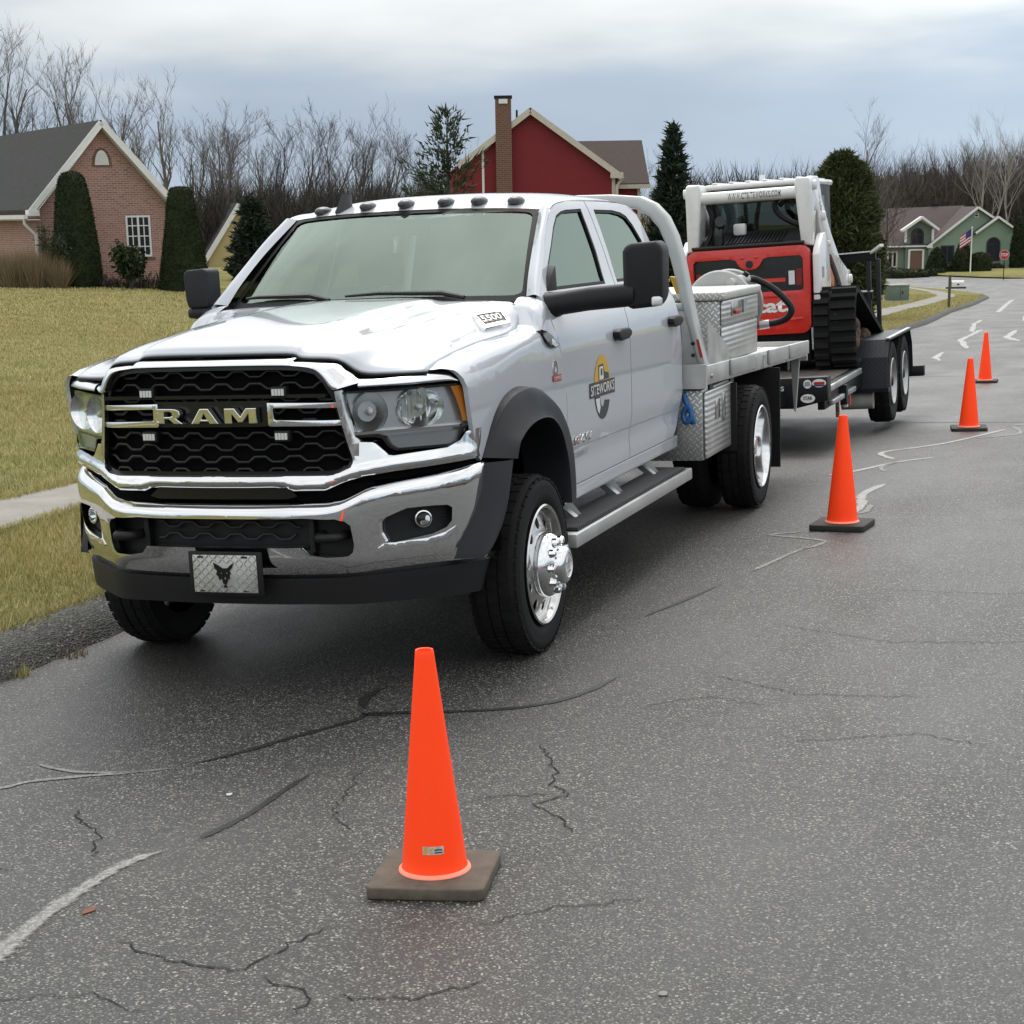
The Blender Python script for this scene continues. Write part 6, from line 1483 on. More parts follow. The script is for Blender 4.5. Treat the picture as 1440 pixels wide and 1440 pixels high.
# --- running boards
for s in BOTH:
    g = G().box(-2.95, -.52, *sorted((s * .88, s * 1.05)), .385, .452); rb = g.obj('running_board', 'alu_painted', T, bevel=.007, seg=2)
    G().box(-2.86, -.60, *sorted((s * .84, s * 1.032)), .4525, .460).obj('step_pad', 'black_plastic', rb)
    g = G()
    for k in range(60): x = -2.84 + k * .0373; g.box(x, x + .018, *sorted((s * .85, s * 1.026)), .4602, .470)
    g.obj('step_rib', 'rib_gray', rb, kind='stuff')
    for x in (-.95, -1.75, -2.55): G().add(*bar((x, s * .95, .43), (x - .02, s * .72, .60), .05, .03)).add(*bar((x - .08, s * .9, .45), (x - .02, s * .80, .60), .012, .06)).obj('step_bracket', 'galvanised', rb)
# --- mirrors
g = G(); P = [(-.50, 1.0, 1.53), (-.56, 1.06, 1.545), (-.66, 1.20, 1.55), (-.72, 1.30, 1.552)]
def oval_tube(P, ry, rz, n=14):
    V = []; 
    for i, (p, a, b) in enumerate(zip(P, ry, rz)):
        for k in range(n):
            t = 2 * math.pi * k / n; c_, s_ = math.cos(t), math.sin(t); e_ = .75
            V.append((p[0] + a * math.copysign(abs(c_) ** e_, c_), p[1], p[2] + b * math.copysign(abs(s_) ** e_, s_)))
    F_ = [(i * n + k, i * n + (k + 1) % n, (i + 1) * n + (k + 1) % n, (i + 1) * n + k) for i in range(len(P) - 1) for k in range(n)] + [tuple(range(n)), tuple((len(P) - 1) * n + k for k in range(n))]
    return V, F_
m = bpy.data.objects.new('door_mirror', None); COL.objects.link(m); m.parent = T
G().add(*oval_tube([(-.80, .845, 1.510), (-.80, .880, 1.510), (-.79, .93, 1.522), (-.76, 1.08, 1.540), (-.74, 1.26, 1.552), (-.74, 1.31, 1.552)], [.115, .11, .075, .062, .056, .05], [.068, .066, .056, .055, .055, .05])).obj('mirror_arm', 'black_plastic', m, smooth=50)
hd = G().prism([(1.258, 1.530), (1.268, 1.500), (1.30, 1.488), (1.41, 1.497), (1.438, 1.520), (1.446, 1.56), (1.450, 1.745), (1.440, 1.783), (1.415, 1.795), (1.30, 1.789), (1.27, 1.780), (1.256, 1.752)], -.86, -.70, 'x').obj('mirror_head', 'black_plastic', m, bevel=.026, seg=4)
G().prism([(1.275, 1.52), (1.43, 1.53), (1.432, 1.77), (1.275, 1.765)], -.868, -.8605, 'x').obj('mirror_pane', 'mirror_glass', m)
G().box(-.745, -.69, 1.395, 1.440, 1.500, 1.545).obj('mirror_lamp', 'silver_lens', m, bevel=.012, seg=3)
G().prism([(-.80, 1.575), (-.97, 1.575), (-.952, 1.70), (-.88, 1.650)], .80, .858, 'y').obj('mirror_sail', 'black_plastic', m, bevel=.008)
m = bpy.data.objects.new('door_mirror', None); COL.objects.link(m); m.parent = T
G().add(*oval_tube([(-.76, -.82, 1.53), (-.76, -.88, 1.53), (-.76, -1.00, 1.53), (-.76, -1.035, 1.528)], [.06, .05, .045, .03], [.05, .036, .032, .025])).obj('mirror_arm', 'flare_plastic', m, smooth=50)
hd = G().prism([(-.905, 1.555), (-1.022, 1.553), (-1.034, 1.60), (-1.038, 1.72), (-1.022, 1.742), (-.925, 1.748), (-.905, 1.735)], -.86, -.71, 'x').obj('mirror_head', 'flare_plastic', m, bevel=.024, seg=4)
G().box(-.79, -.70, -.95, -.80, 1.495, 1.553).obj('mirror_foot', 'flare_plastic', m, bevel=.02, seg=3)
# --- badges, decals
def on_door(off, s=1): return lambda x, z: (x, s * (YS(x, z) + off), z)
def side_text(body, x0, z0, w, h, mat, name, off=.003, depth=.0, parent=T, **k):
    return textmesh(body, w, h, lambda a, b, d: (x0 - a, YS(x0 - a, z0 + b) + off + d, z0 + b), mat, name, parent, depth, **k)
cx_, cz_ = -1.385, 1.072
dc = panel('door_decal', [(cx_ + .155 * math.cos(t), cz_ + .160 * math.sin(t)) for t in [2 * math.pi * k / 40 for k in range(6, 16)]] if False else [(cx_ - .15, cz_ - .005), (cx_ + .15, cz_ - .005)] + [(cx_ + .150 * math.cos(R_(a)), cz_ + .163 * math.sin(R_(a))) for a in range(0, 181, 9)][1:-1], [], on_door(.0022), 'decal_yellow', T, .05, .04, label='yellow rising half circle of the door decal')
panel('decal_letter_arc', [(cx_ + .150 * math.cos(R_(a)), cz_ + .162 * math.sin(R_(a))) for a in range(-152, 1, 8)] + [(cx_ + .055 * math.cos(R_(a)), cz_ - .01 + .09 * math.sin(R_(a))) for a in range(0, -150, -10)], [], on_door(.0024), 'decal_dark', dc, .05, .04)
panel('decal_banner', [(cx_ + .235, cz_ - .040), (cx_ - .235, cz_ - .046), (cx_ - .235, cz_ + .030), (cx_ + .235, cz_ + .036)], [], on_door(.0032), 'decal_dark', dc, .08, 0)
side_text('SITEWORKS', cx_ + .218, cz_ - .030, .436, .052, 'decal_white', 'decal_lettering', .0044, parent=dc, bold=.012)
panel('decal_cab', [(cx_ + .07, cz_ + .036), (cx_ + .065, cz_ + .115), (cx_ - .025, cz_ + .118), (cx_ - .045, cz_ + .075), (cx_ - .12, cz_ + .065), (cx_ - .13, cz_ + .036)], [], on_door(.0030), 'decal_dark', dc, .08, 0)
panel('decal_cab', [(cx_ + .056, cz_ + .040), (cx_ + .052, cz_ + .105), (cx_ - .018, cz_ + .106), (cx_ - .024, cz_ + .04)], [[(cx_ + .03, cz_ + .06), (cx_ + .03, cz_ + .095), (cx_ - .004, cz_ + .095), (cx_ - .004, cz_ + .06)]], on_door(.0036), 'decal_white', dc, 0, 0)
panel('decal_bucket', [(cx_ + .135, cz_ - .05), (cx_ + .06, cz_ - .05), (cx_ + .05, cz_ - .10), (cx_ + .075, cz_ - .13), (cx_ + .105, cz_ - .11)], [], on_door(.0036), 'decal_white', dc, 0, 0)
side_text('RAM', -.875, .832, .29, .042, 'chrome', 'badge_lettering', .002, .008, bold=.03)
side_text('HC.0658991 CT', -.89, .762, .27, .027, 'decal_gray', 'registration_lettering', .003)
panel('engine_badge', [(-.588 + .036 * math.cos(t), 1.230 + .038 * math.sin(t)) for t in [2 * math.pi * k / 20 for k in range(20)]], [[(-.588 + .016 * math.cos(t), 1.230 + .02 * math.sin(t)) for t in [2 * math.pi * k / 14 for k in range(14)]]], on_door(.003), 'chrome', T, 0, 0, back=(0, -.004, 0))
side_text('CUMMINS', -.548, 1.176, .115, .018, 'decal_white', 'badge_lettering', .0060); panel('engine_badge_bar', [(-.540, 1.170), (-.672, 1.168), (-.672, 1.198), (-.540, 1.200)], [], on_door(.004), 'decal_red', T, 0, 0)
for s in BOTH:
    def mlp(off): return lambda x, z: (x, s * (float(np.interp(z, [1.30, 1.36, 1.40, 1.43], [.949, .942, .928, .905])) + off), z)
    ml = panel('marker_lamp', [(-.433, 1.415), (-.47, 1.418), (-.52, 1.408), (-.575, 1.382), (-.615, 1.345), (-.612, 1.328), (-.575, 1.325), (-.52, 1.336), (-.47, 1.358), (-.44, 1.388)], [], mlp(.014), 'black_gloss', T, .03, .02, back=(0, -.05 * s, 0), bevel=.006)
    panel('marker_lens', [(-.545, 1.372), (-.575, 1.360), (-.605, 1.336), (-.570, 1.330), (-.53, 1.345)], [], mlp(.018), 'silver_lens', ml, .03, .02, back=(0, -.006 * s, 0))
# series badge on the hood side
def hood_at(x, y):
    best = None
    return None
hr = [[np.array(p) for p in crm(r, 6)] for r in hood]
hc = [crm([r[j] for r in hr], 6) for j in range(len(hr[0]))]
HPTS = np.array([[c for c in col] for col in hc]).reshape(-1, 3)
def hz(x, y):
    d = (HPTS[:, 0] - x) ** 2 + (HPTS[:, 1] - y) ** 2; i = np.argsort(d)[:6]; w = 1 / (d[i] + 1e-5); return float((HPTS[i, 2] * w).sum() / w.sum())
BQ = [Vector(p) for p in ((-.115, .770, 1.436), (-.388, .800, 1.446), (-.458, .732, 1.509), (-.249, .657, 1.501))]   # front low, rear low, rear high, front high
BN = (BQ[1] - BQ[0]).cross(BQ[3] - BQ[0]).normalized(); BN = BN if BN.z > 0 else -BN
def badge_pos(off):
    def f(a, b):
        u, v = a / .29, b / .09
        p = BQ[0] * (1 - u) * (1 - v) + BQ[1] * u * (1 - v) + BQ[2] * u * v + BQ[3] * (1 - u) * v
        return tuple(p + BN * off)
    return f
bz = panel('series_badge', [(0, 0), (.29, 0), (.31, .02), (.29, .09), (.02, .09), (-.02, .02)], [[(.035, .020), (.270, .020), (.268, .074), (.030, .074)]], badge_pos(.014), 'chrome', T, .05, .03, back=(0, -.005, -.02), bevel=.004)
panel('badge_field', [(.025, .012), (.280, .012), (.278, .080), (.020, .080)], [], badge_pos(.009), 'black_gloss', bz, .05, .03)
textmesh('5500', .20, .036, lambda a, b, d: badge_pos(.0115)(.05 + a, .034 + b), 'decal_white', 'badge_lettering', bz, bold=.03)
panel('badge_strip', [(.05, .016), (.25, .016), (.25, .029), (.05, .029)], [], badge_pos(.0112), 'brick_brown', bz, 0, 0)
# --- chassis
for s in BOTH: G().box(-6.3, .7, *sorted((s * .38, s * .46)), .58, .80).obj('chassis_rail', 'frame_black', T)
G().box(-.12, .12, -.85, .85, .32, .48).obj('front_axle', 'frame_black', T); G().tube([(RX, -.8, .40), (RX, -.25, .40), (RX, -.1, .40), (RX, .1, .40), (RX, .25, .40), (RX, .8, .40)], [.07, .07, .17, .17, .07, .07], 12).obj('rear_axle', 'frame_black', T)
G().box(-2.6, .6, -.36, .36, .50, .9).obj('engine', 'dark_void', T); G().box(.5, .78, -.6, .6, .60, .95).obj('radiator_support', 'dark_void', T)
G().tube([(-2.2, .52, .50), (-3.0, .56, .50)], .11, 12).obj('exhaust', 'frame_black', T); G().box(-2.7, -1.2, .45, .72, .46, .62).obj('fuel_tank', 'frame_black', T, bevel=.03)
G().box(-6.5, -6.3, -.6, .6, .42, .62).obj('hitch_beam', 'frame_black', T)
# --- flatbed body: tilted slightly down towards the tail
def sh(g): g.v = [(x - .20 - .035 * (-3.05 - x), y, z - .022 + .0262 * (x + 3.05)) for x, y, z in g.v]; return g
BY = 1.082
bed = sh(G().box(-6.50, -3.05, -BY + .03, BY - .03, .955, 1.012)).obj('bed_deck', 'alu_sheet', T)
for k in range(9): y = -1.0 + k * .25; sh(G().box(-6.49, -3.4, y - .004, y + .004, 1.0125, 1.016)).obj('deck_seam', 'alu_painted', bed)
for s in BOTH:
    r_ = sh(G().box(-6.50, -3.05, *sorted((s * (BY - .03), s * BY)), .935, 1.052)).obj('bed_rail', 'alu_sheet', T, bevel=.006)
    for a, b in ((-3.68, -4.40), (-4.92, -5.62), (-5.70, -6.48)): sh(G().box(b, a, *sorted((s * BY + s * .001, s * (BY + .022))), .955, 1.058)).obj('rub_rail', 'alu_painted', r_, bevel=.008)
    for x in (-4.48, -4.80, -5.66): sh(G().box(x - .05, x + .05, *sorted((s * BY, s * (BY + .006))), .945, 1.03)).obj('stake_pocket', 'galvanised', r_)
    sh(G().lathe([(.014, 0), (.014, .012), (.001, .014)], 10, 'y', (-3.16, s * BY, .985), s)).obj('bolt', 'galvanised', r_)
sh(G().box(-6.53, -6.50, -BY, BY, .90, 1.05)).obj('tail_rail', 'alu_sheet', T)
sh(G().box(-3.06, -3.02, -BY, BY, .915, 1.06)).obj('front_rail', 'alu_sheet', T)
sh(G().prism([(.985, .52), (.997, .50), (1.03, .93), (.96, .93)], -6.50, -6.46, 'x')).obj('tail_bracket', 'alu_painted', T)
for x in (-3.3, -3.9, -5.2, -5.9): sh(G().box(x - .05, x + .05, -1.05, 1.05, .86, .954)).obj('cross_bearer', 'frame_black', T)
# headboard: bent frame, sheet and window
HB = [(1.065, 1.02), (1.035, 1.15), (1.005, 1.27), (.965, 1.47), (.930, 1.66), (.892, 1.80), (.838, 1.915), (.765, 1.993), (.675, 2.038), (.48, 2.058), (0, 2.068)]
HI = [(1.010, 1.02), (.978, 1.15), (.945, 1.28), (.898, 1.47), (.855, 1.65), (.822, 1.76), (.782, 1.850), (.725, 1.920), (.645, 1.965), (.46, 1.985), (0, 1.992)]
def fl_(P): return P + [(-a, b) for a, b in reversed(P[:-1])]
hbf = panel('headboard', fl_(HB) + list(reversed(fl_(HI))), [], lambda y, z: (-3.31, y, z), 'alu_painted', T, 0, 0, back=(-.10, 0, 0), smooth=50, bevel=.018, seg=3)
panel('headboard_sheet', [(1.01, 1.02), (.925, 1.36), (-.925, 1.36), (-1.01, 1.02)], [], lambda y, z: (-3.35, y, z), 'alu_sheet', T, 0, 0, back=(-.02, 0, 0), smooth=None)
G().box(-3.40, -3.34, -.93, .93, 1.355, 1.40).obj('headboard_bar', 'alu_painted', T, bevel=.01)
for y in (-.45, 0, .45): G().box(-3.39, -3.35, y - .025, y + .025, 1.40, 1.99).obj('headboard_bar', 'alu_painted', T, bevel=.008)
G().prism([(.83, 1.56), (.885, 1.55), (.90, 1.455), (.87, 1.455)], -3.44, -3.38, 'x').obj('ratchet_bracket', 'brick_brown' if False else 'decal_yellow', T)
G().prism([(1.028, 1.075), (1.046, 1.075), (1.020, 1.185), (1.004, 1.185)], -3.3095, -3.306, 'x').obj('side_marker', 'decal_red', T)
for z in (1.09, 1.16): G().lathe([(.012, 0), (.012, .01), (.001, .012)], 8, 'x', (-3.31, .985, z), 1).obj('bolt', 'frame_black', T)
for s in BOTH: G().prism([(-3.40, 1.03), (-3.97, 1.01), (-3.97, 1.095), (-3.42, 1.28)], s * 1.052, s * 1.064, 'y').obj('gusset', 'alu_sheet', T)
# underbody locker
lk = G().box(-4.10, -3.28, .66, 1.040, .45, .880).obj('locker', 'tread_alu', T, bevel=.008)
ld = G().box(-4.08, -3.31, 1.042, 1.063, .458, .868).obj('locker_door', 'alu_ribbed', lk, bevel=.012, seg=3)
lt = G()
lt.box(-3.66, -3.55, 1.0635, 1.071, .68, .80).obj('latch_plate', 'polished_alloy', lk, bevel=.006)
panel('latch', [(-3.74, .68), (-3.77, .64), (-3.80, .68), (-3.80, .82), (-3.74, .82)], [], lambda x, z: (x, 1.075, z), 'chrome', lk, 0, 0, back=(0, -.012, 0), bevel=.003)
G().box(-4.10, -3.28, -1.040, -.66, .45, .880).obj('locker', 'tread_alu', T, bevel=.008)
bl = [(-3.262, .93, .87), (-3.25, .95, .81), (-3.24, .985, .73), (-3.24, .95, .69), (-3.25, .93, .74), (-3.24, .97, .79), (-3.25, .99, .68)]
tag(G().tube(crm(bl, 4), .016, 6).obj('blue_strap', 'blue_plastic', None, smooth=180), 'bundled blue strap hanging in front of the tread plate locker behind the cab', 'strap').matrix_world = POSE
# --- chest on the bed
ch = thing('tool_chest', 'aluminium tread plate tool chest with a white lid on the flatbed', 'tool chest'); ch.matrix_world = POSE
zc0 = 1.0
G().box(-5.09, -3.93, .36, 1.018, zc0 - .02, 1.385).obj('body', 'tread_alu', ch, bevel=.008)
G().box(-5.08, -3.94, 1.020, 1.032, zc0 - .015, 1.215).obj('front_panel', 'alu_ribbed', ch, bevel=.006); G().box(-5.08, -3.94, 1.020, 1.038, 1.228, 1.382).obj('front_panel', 'alu_ribbed', ch, bevel=.008)
G().box(-5.12, -3.90, .33, 1.055, 1.386, 1.440).obj('lid', 'tread_white', ch, bevel=.014, seg=3)
lp = G().box(-4.46, -4.18, 1.039, 1.046, 1.275, 1.365).obj('latch_plate', 'polished_alloy', ch, bevel=.006); G().box(-4.40, -4.24, 1.0465, 1.060, 1.285, 1.31).obj('latch', 'decal_red', lp, bevel=.004)
panel('latch_bracket', [(-4.53, 1.365), (-4.66, 1.365), (-4.64, 1.32), (-4.59, 1.28), (-4.55, 1.28)], [], lambda x, z: (x, 1.050, z), 'galvanised', ch, 0, 0, back=(0, -.011, 0))
# hose reel behind the chest, hose and nozzle
rl = thing('hose_reel', 'round hose reel with a black fuel hose standing behind the tool chest', 'hose reel'); rl.matrix_world = POSE
rc = (-5.30, .76, 1.30)
for d in (-.16, .16): G().lathe([(.05, -.012), (.235, -.012), (.245, 0), (.235, .012), (.05, .012)], 40, 'x', (rc[0] + d, rc[1], rc[2]), 1).obj('flange', 'alu_painted', rl, smooth=40)
G().lathe([(.12, -.15), (.12, .15)], 24, 'x', rc, 1).obj('drum', 'frame_black', rl, smooth=60)
for k in range(5): G().lathe([(.14, -.02), (.165, 0), (.14, .02)], 32, 'x', (rc[0] - .11 + k * .055, rc[1], rc[2]), 1).obj('hose_coil', 'black_plastic', rl, smooth=180)
G().box(rc[0] - .18, rc[0] + .18, rc[1] - .12, rc[1] + .12, .96, 1.08).obj('stand', 'alu_painted', rl, bevel=.01)
hs = [(-5.25, .90, 1.475), (-5.38, .96, 1.467), (-5.40, 1.075, 1.405), (-5.40, 1.165, 1.328), (-5.40, 1.215, 1.256), (-5.40, 1.189, 1.197), (-5.40, 1.123, 1.166), (-5.38, 1.03, 1.150)]
nz = thing('fuel_nozzle', 'black hose loop ending in a red and black fuel nozzle before the red tailgate', 'fuel nozzle'); nz.matrix_world = POSE
G().tube(crm(hs, 6), .024, 10).obj('hose', 'black_plastic', nz, smooth=180)
G().tube([(-5.10, .84, 1.455), (-5.20, .875, 1.47), (-5.30, .925, 1.474)], [.032, .036, .028], 10).obj('fitting', 'paper_label', nz, smooth=50); G().tube([(-5.26, .90, 1.48), (-5.26, .93, 1.52)], .022, 8).obj('valve', 'frame_black', nz, smooth=50)
G().tube([(-5.38, 1.06, 1.155), (-5.37, .99, 1.147)], .030, 10).obj('swivel', 'galvanised', nz, smooth=50)
G().tube([(-5.37, .99, 1.147), (-5.36, .94, 1.155), (-5.35, .86, 1.185), (-5.34, .80, 1.20)], [.03, .034, .03, .026], 10).obj('nozzle_body', 'red_plastic_dark', nz, smooth=50)
G().tube([(-5.36, .97, 1.14), (-5.36, .95, 1.05), (-5.36, .86, 1.06), (-5.35, .80, 1.12), (-5.34, .79, 1.19)], .014, 6).tube([(-5.36, .96, 1.13), (-5.36, .87, 1.06)], .010, 6).obj('nozzle_guard', 'frame_black', nz, smooth=50)
# ------------------------------------------------------------------ trailer (coordinates continue the truck's frame, x forwards)
TP = POSE @ Matrix.Translation((-.39, -.17, -.045)) @ Matrix.Scale(1.05, 4) @ Matrix.Translation((0, .08, .42)) @ Matrix.Rotation(R_(1.6), 4, 'X') @ Matrix.Translation((0, -.08, -.42))
tr = thing('equipment_trailer', 'black tandem axle equipment trailer hitched behind the flatbed truck', 'trailer'); tr.matrix_world = TP
G().box(-12.35, -7.75, -.84, 1.0, .36, .415).obj('deck', 'wood_post', tr)
for k in range(7): G().box(-12.35, -7.75, -.84 + k * .264, -.84 + k * .264 + .255, .4155, .425).obj('deck_board', 'wood_post', tr)
for y in (-.90, 1.01): G().box(-12.40, -7.70, y, y + .06, .24, .43).obj('frame_rail', 'frame_black', tr, bevel=.006)
G().box(-9.7, -7.72, 1.071, 1.10, .375, .425).obj('rub_rail', 'galvanised', tr, bevel=.005); G().box(-9.2, -7.9, 1.071, 1.115, .26, .30).obj('rub_rail', 'galvanised', tr, bevel=.005)
bk = G().prism([(-.90, .31), (.84, .27), (1.12, .33), (1.12, .525), (-.90, .525)], -7.74, -7.56, 'x').obj('front_bulkhead', 'frame_black', tr, bevel=.008)
def sticker(y, z, ry, rz, mat, name='sticker', n=24): 
    return panel(name, [(y + ry * math.cos(2 * math.pi * k / n), z + rz * math.sin(2 * math.pi * k / n)) for k in range(n)], [], lambda a, b: (-7.556, a, b), mat, bk, 0, 0)
sticker(.955, .470, .034, .036, 'decal_white'); sticker(1.052, .474, .058, .034, 'decal_white'); sticker(.955, .352, .060, .036, 'decal_white')
panel('sticker_print', [(1.008, .462), (1.096, .462), (1.096, .486), (1.008, .486)], [], lambda a, b: (-7.552, a, b), 'decal_red', bk, 0, 0); panel('sticker_print', [(1.002, .449), (1.102, .449), (1.096, .460), (1.008, .460)], [], lambda a, b: (-7.552, a, b), 'flag_blue', bk, 0, 0)
panel('sticker_print', [(.928, .455), (.982, .455), (.974, .49), (.936, .49)], [], lambda a, b: (-7.552, a, b), 'decal_gray', bk, 0, 0)
textmesh('STAR', .075, .03, lambda a, b, d: (-7.552, .918 + a, .340 + b), 'decal_dark', 'sticker_lettering', bk, bold=.02)
textmesh('9,990 LBS', .26, .045, lambda a, b, d: (-7.552, .50 + a, .545 + b - .13), 'decal_white', 'lettering', bk, bold=.01)
for s in (-1, 1): G().add(*bar((-7.7, .08 + s * .7, .36), (-6.15, .08 + s * .06, .34), .09, .12)).obj('tongue', 'frame_black', tr)
G().box(-6.25, -5.95, .02, .14, .30, .42).obj('coupler', 'frame_black', tr, bevel=.02); G().tube([(-7.15, .08, -.10), (-7.15, .08, .75)], .04, 10).obj('jack', 'galvanised', tr, smooth=50)
G().tube([(-7.9, .62, .20), (-6.9, .66, .14), (-6.6, .60, .12)], .015, 6).obj('chain', 'galvanised', tr)
for k, x in enumerate((-8.2, -8.75, -9.3)): G().box(x - .03, x + .03, -.8, 1.0, .26, .355).obj('cross_member', 'frame_black', tr)
G().box(-8.62, -8.52, 1.072, 1.13, .20, .37).obj('stake_pocket', 'frame_black', tr); G().box(-8.3, -8.25, 1.072, 1.10, .12, .26).obj('hook', 'brick_brown', tr); G().box(-8.95, -8.86, 1.072, 1.105, .16, .25).obj('marker_reflector', 'decal_red', tr); G().box(-8.80, -8.72, 1.072, 1.10, .16, .24).obj('marker_reflector', 'reflect_white', tr)
G().tube([(-10.0, .86, .10), (-10.0, 1.16, .10)], .085, 14).obj('brake_drum', 'concrete_pad', tr, smooth=50); G().tube([(-10.42, -.9, .27), (-10.42, 1.1, .27)], .05, 10).tube([(-11.34, -.9, .27), (-11.34, 1.1, .27)], .05, 10).obj('axle', 'frame_black', tr, smooth=60)
for s in BOTH:
    yo = .08 + (1.22 if s > 0 else -1.05)
    for x in (-10.42, -11.34):
        w = bpy.data.objects.new('trailer_wheel', None); COL.objects.link(w); w.parent = tr; w.location = (x, 0, .235)
        tyre(w, .385, .22, .215, yo - s * .11, s, 48, tread=28)
        G().lathe([(.215, -.19), (.215, -.03), (.222, -.004), (.215, .004), (.205, -.004), (.19, -.05), (.16, -.072), (.12, -.062), (.09, -.055)], 40, 'y', (0, yo, 0), s).obj('rim', 'galvanised', w, smooth=40)
        G().lathe([(.10, -.056), (.062, -.05), (.055, -.02), (.04, -.005), (.001, -.003)], 24, 'y', (0, yo, 0), s).obj('hub_cap', 'frame_black', w, smooth=40)
    y0, y1 = sorted((.08 + s * .93, .08 + (1.235 if s > 0 else -1.06)))
    prof = [(-9.86, .20), (-9.90, .50), (-10.06, .655), (-11.70, .650), (-11.86, .50), (-11.90, .20)]
    V = []; F_ = []
    for a, b in prof:
        for y in (y0, y1):
            V.append((a, y, b))
    F_ = [(2 * i, 2 * i + 1, 2 * i + 3, 2 * i + 2) for i in range(5)]
    o = G().add(V, F_).obj('fender', 'tread_dark', tr); md = o.modifiers.new('thickness', 'SOLIDIFY'); md.thickness = .012
    G().box(-11.72, -10.04, *sorted((.08 + s * 1.20, .08 + s * 1.238)), .657, .668).obj('fender_glint', 'galvanised', tr)  # pale strip added for the light caught along the fender top
    G().box(-9.98, -9.86, *sorted((.08 + s * .93, .08 + s * 1.24)), .18, .215).obj('fender_foot', 'frame_black', tr)
    G().box(-12.42, -12.30, *sorted((.08 + s * .95, .08 + s * 1.30)), .12, .23).obj('tail_lamp_box', 'frame_black', tr, bevel=.008)
# loading gate stood upright at the tail
gt = bpy.data.objects.new('loading_gate', None); COL.objects.link(gt); gt.parent = tr
for y in (-.82, -.02, .05, .80, .90): G().box(-12.36, -12.30, y, y + .045, .43, 1.36).obj('gate_post', 'flare_plastic', gt, bevel=.005)
G().add(*bar((-12.33, -.86, 1.345), (-12.33, .90, 1.39), .06, .09)).obj('gate_bar', 'frame_black', gt); G().add(*bar((-12.33, -.86, 1.398), (-12.33, .90, 1.442), .08, .012)).obj('gate_lip', 'trim_white', gt)
G().add(*bar((-12.33, .85, 1.42), (-12.20, .98, 1.50), .05, .03)).obj('gate_latch', 'trim_white', gt)
G().box(-12.35, -12.31, -.80, .86, .94, 1.02).obj('gate_bar', 'frame_black', gt); G().box(-12.36, -12.30, -.80, .86, 1.025, 1.04).obj('gate_lip', 'trim_white', gt)
G().add(*bar((-12.33, .93, .46), (-12.10, .95, .62), .03, .03)).obj('gate_spring', 'galvanised', gt)

# ------------------------------------------------------------------ compact track loader, its tail towards the truck
LP = TP @ Matrix.Translation((-9.55, .095, .428))
ld = thing('track_loader', 'white and red compact track loader chained on the trailer, tail towards the truck', 'track loader'); ld.matrix_world = LP
# body tub
G().box(-1.75, -.06, -.55, .55, .08, 1.06).obj('body', 'frame_black', ld, bevel=.02)
# red tailgate with a dark window band; dips round the camera eye
TG = rrect(-.575, .575, .355, 1.150, .085, 5)
WB = [(-.50, .745), (.50, .745), (.515, .76), (.515, 1.03), (.49, 1.06), (.20, 1.06), (.15, 1.045), (.115, .99), (.085, .965), (.04, .955), (-.0, .955), (-.045, .965), (-.075, .99), (-.11, 1.045), (-.16, 1.06), (-.49, 1.06), (-.515, 1.03), (-.515, .76)]
tgp = lambda off: (lambda y, z: (off - .02 * ((y / .575) ** 2) - .05 * max(0, z - 1.0) , y, z))
tg = panel('tailgate', TG, [WB], tgp(.04), 'red_enamel', ld, .06, .06, back=(-.10, 0, 0), smooth=50, bevel=.022, seg=3)
panel('tailgate_window', WB, [], tgp(-.005), 'black_gloss', tg, .1, .1)
panel('eye_rim', [(.02 + .035 * math.cos(t), 1.005 + .035 * math.sin(t)) for t in [2 * math.pi * k / 20 for k in range(20)]], [], tgp(.043), 'black_gloss', tg, 0, 0)
for y in (-.045, .085): G().ball((.036, y, 1.065), (.014, .022, .012), 10, 6).obj('rivet', 'red_enamel', tg, smooth=180)
panel('red_stripe', [(.12, .83), (.345, .83), (.345, .865), (.12, .865)], [], tgp(.001), 'red_enamel', tg, 0, 0)
for s in BOTH:
    panel('reverse_lamp', [(s * .375, .80), (s * .43, .80), (s * .43, .925), (s * .375, .925)], [], tgp(.006), 'reflect_white', tg, 0, 0, back=(-.01, 0, 0)); panel('tail_lamp', [(s * .445, .79), (s * .495, .79), (s * .495, .94), (s * .445, .94)], [], tgp(.006), 'red_plastic_dark', tg, 0, 0, back=(-.01, 0, 0))
panel('pressing', [(-.50, .475), (.50, .475), (.50, .50), (-.50, .50)], [], tgp(.046), 'red_enamel', tg, .1, 0, back=(-.006, 0, 0), bevel=.002); panel('pressing', [(-.42, .690), (.36, .690), (.40, .712), (-.46, .712)], [], tgp(.046), 'red_enamel', tg, .1, 0, back=(-.006, 0, 0), bevel=.002)
textmesh('Bobcat', .66, .125, lambda a, b, d: (.0405 - .02 * (((a - .31) / .575) ** 2) + .004, -.31 + a, .555 + b), 'decal_white', 'tailgate_lettering', tg, bold=.035)
G().ball((.042, .365, .575), (.004, .016, .016), 10, 6).obj('lettering_dot', 'decal_white', tg)
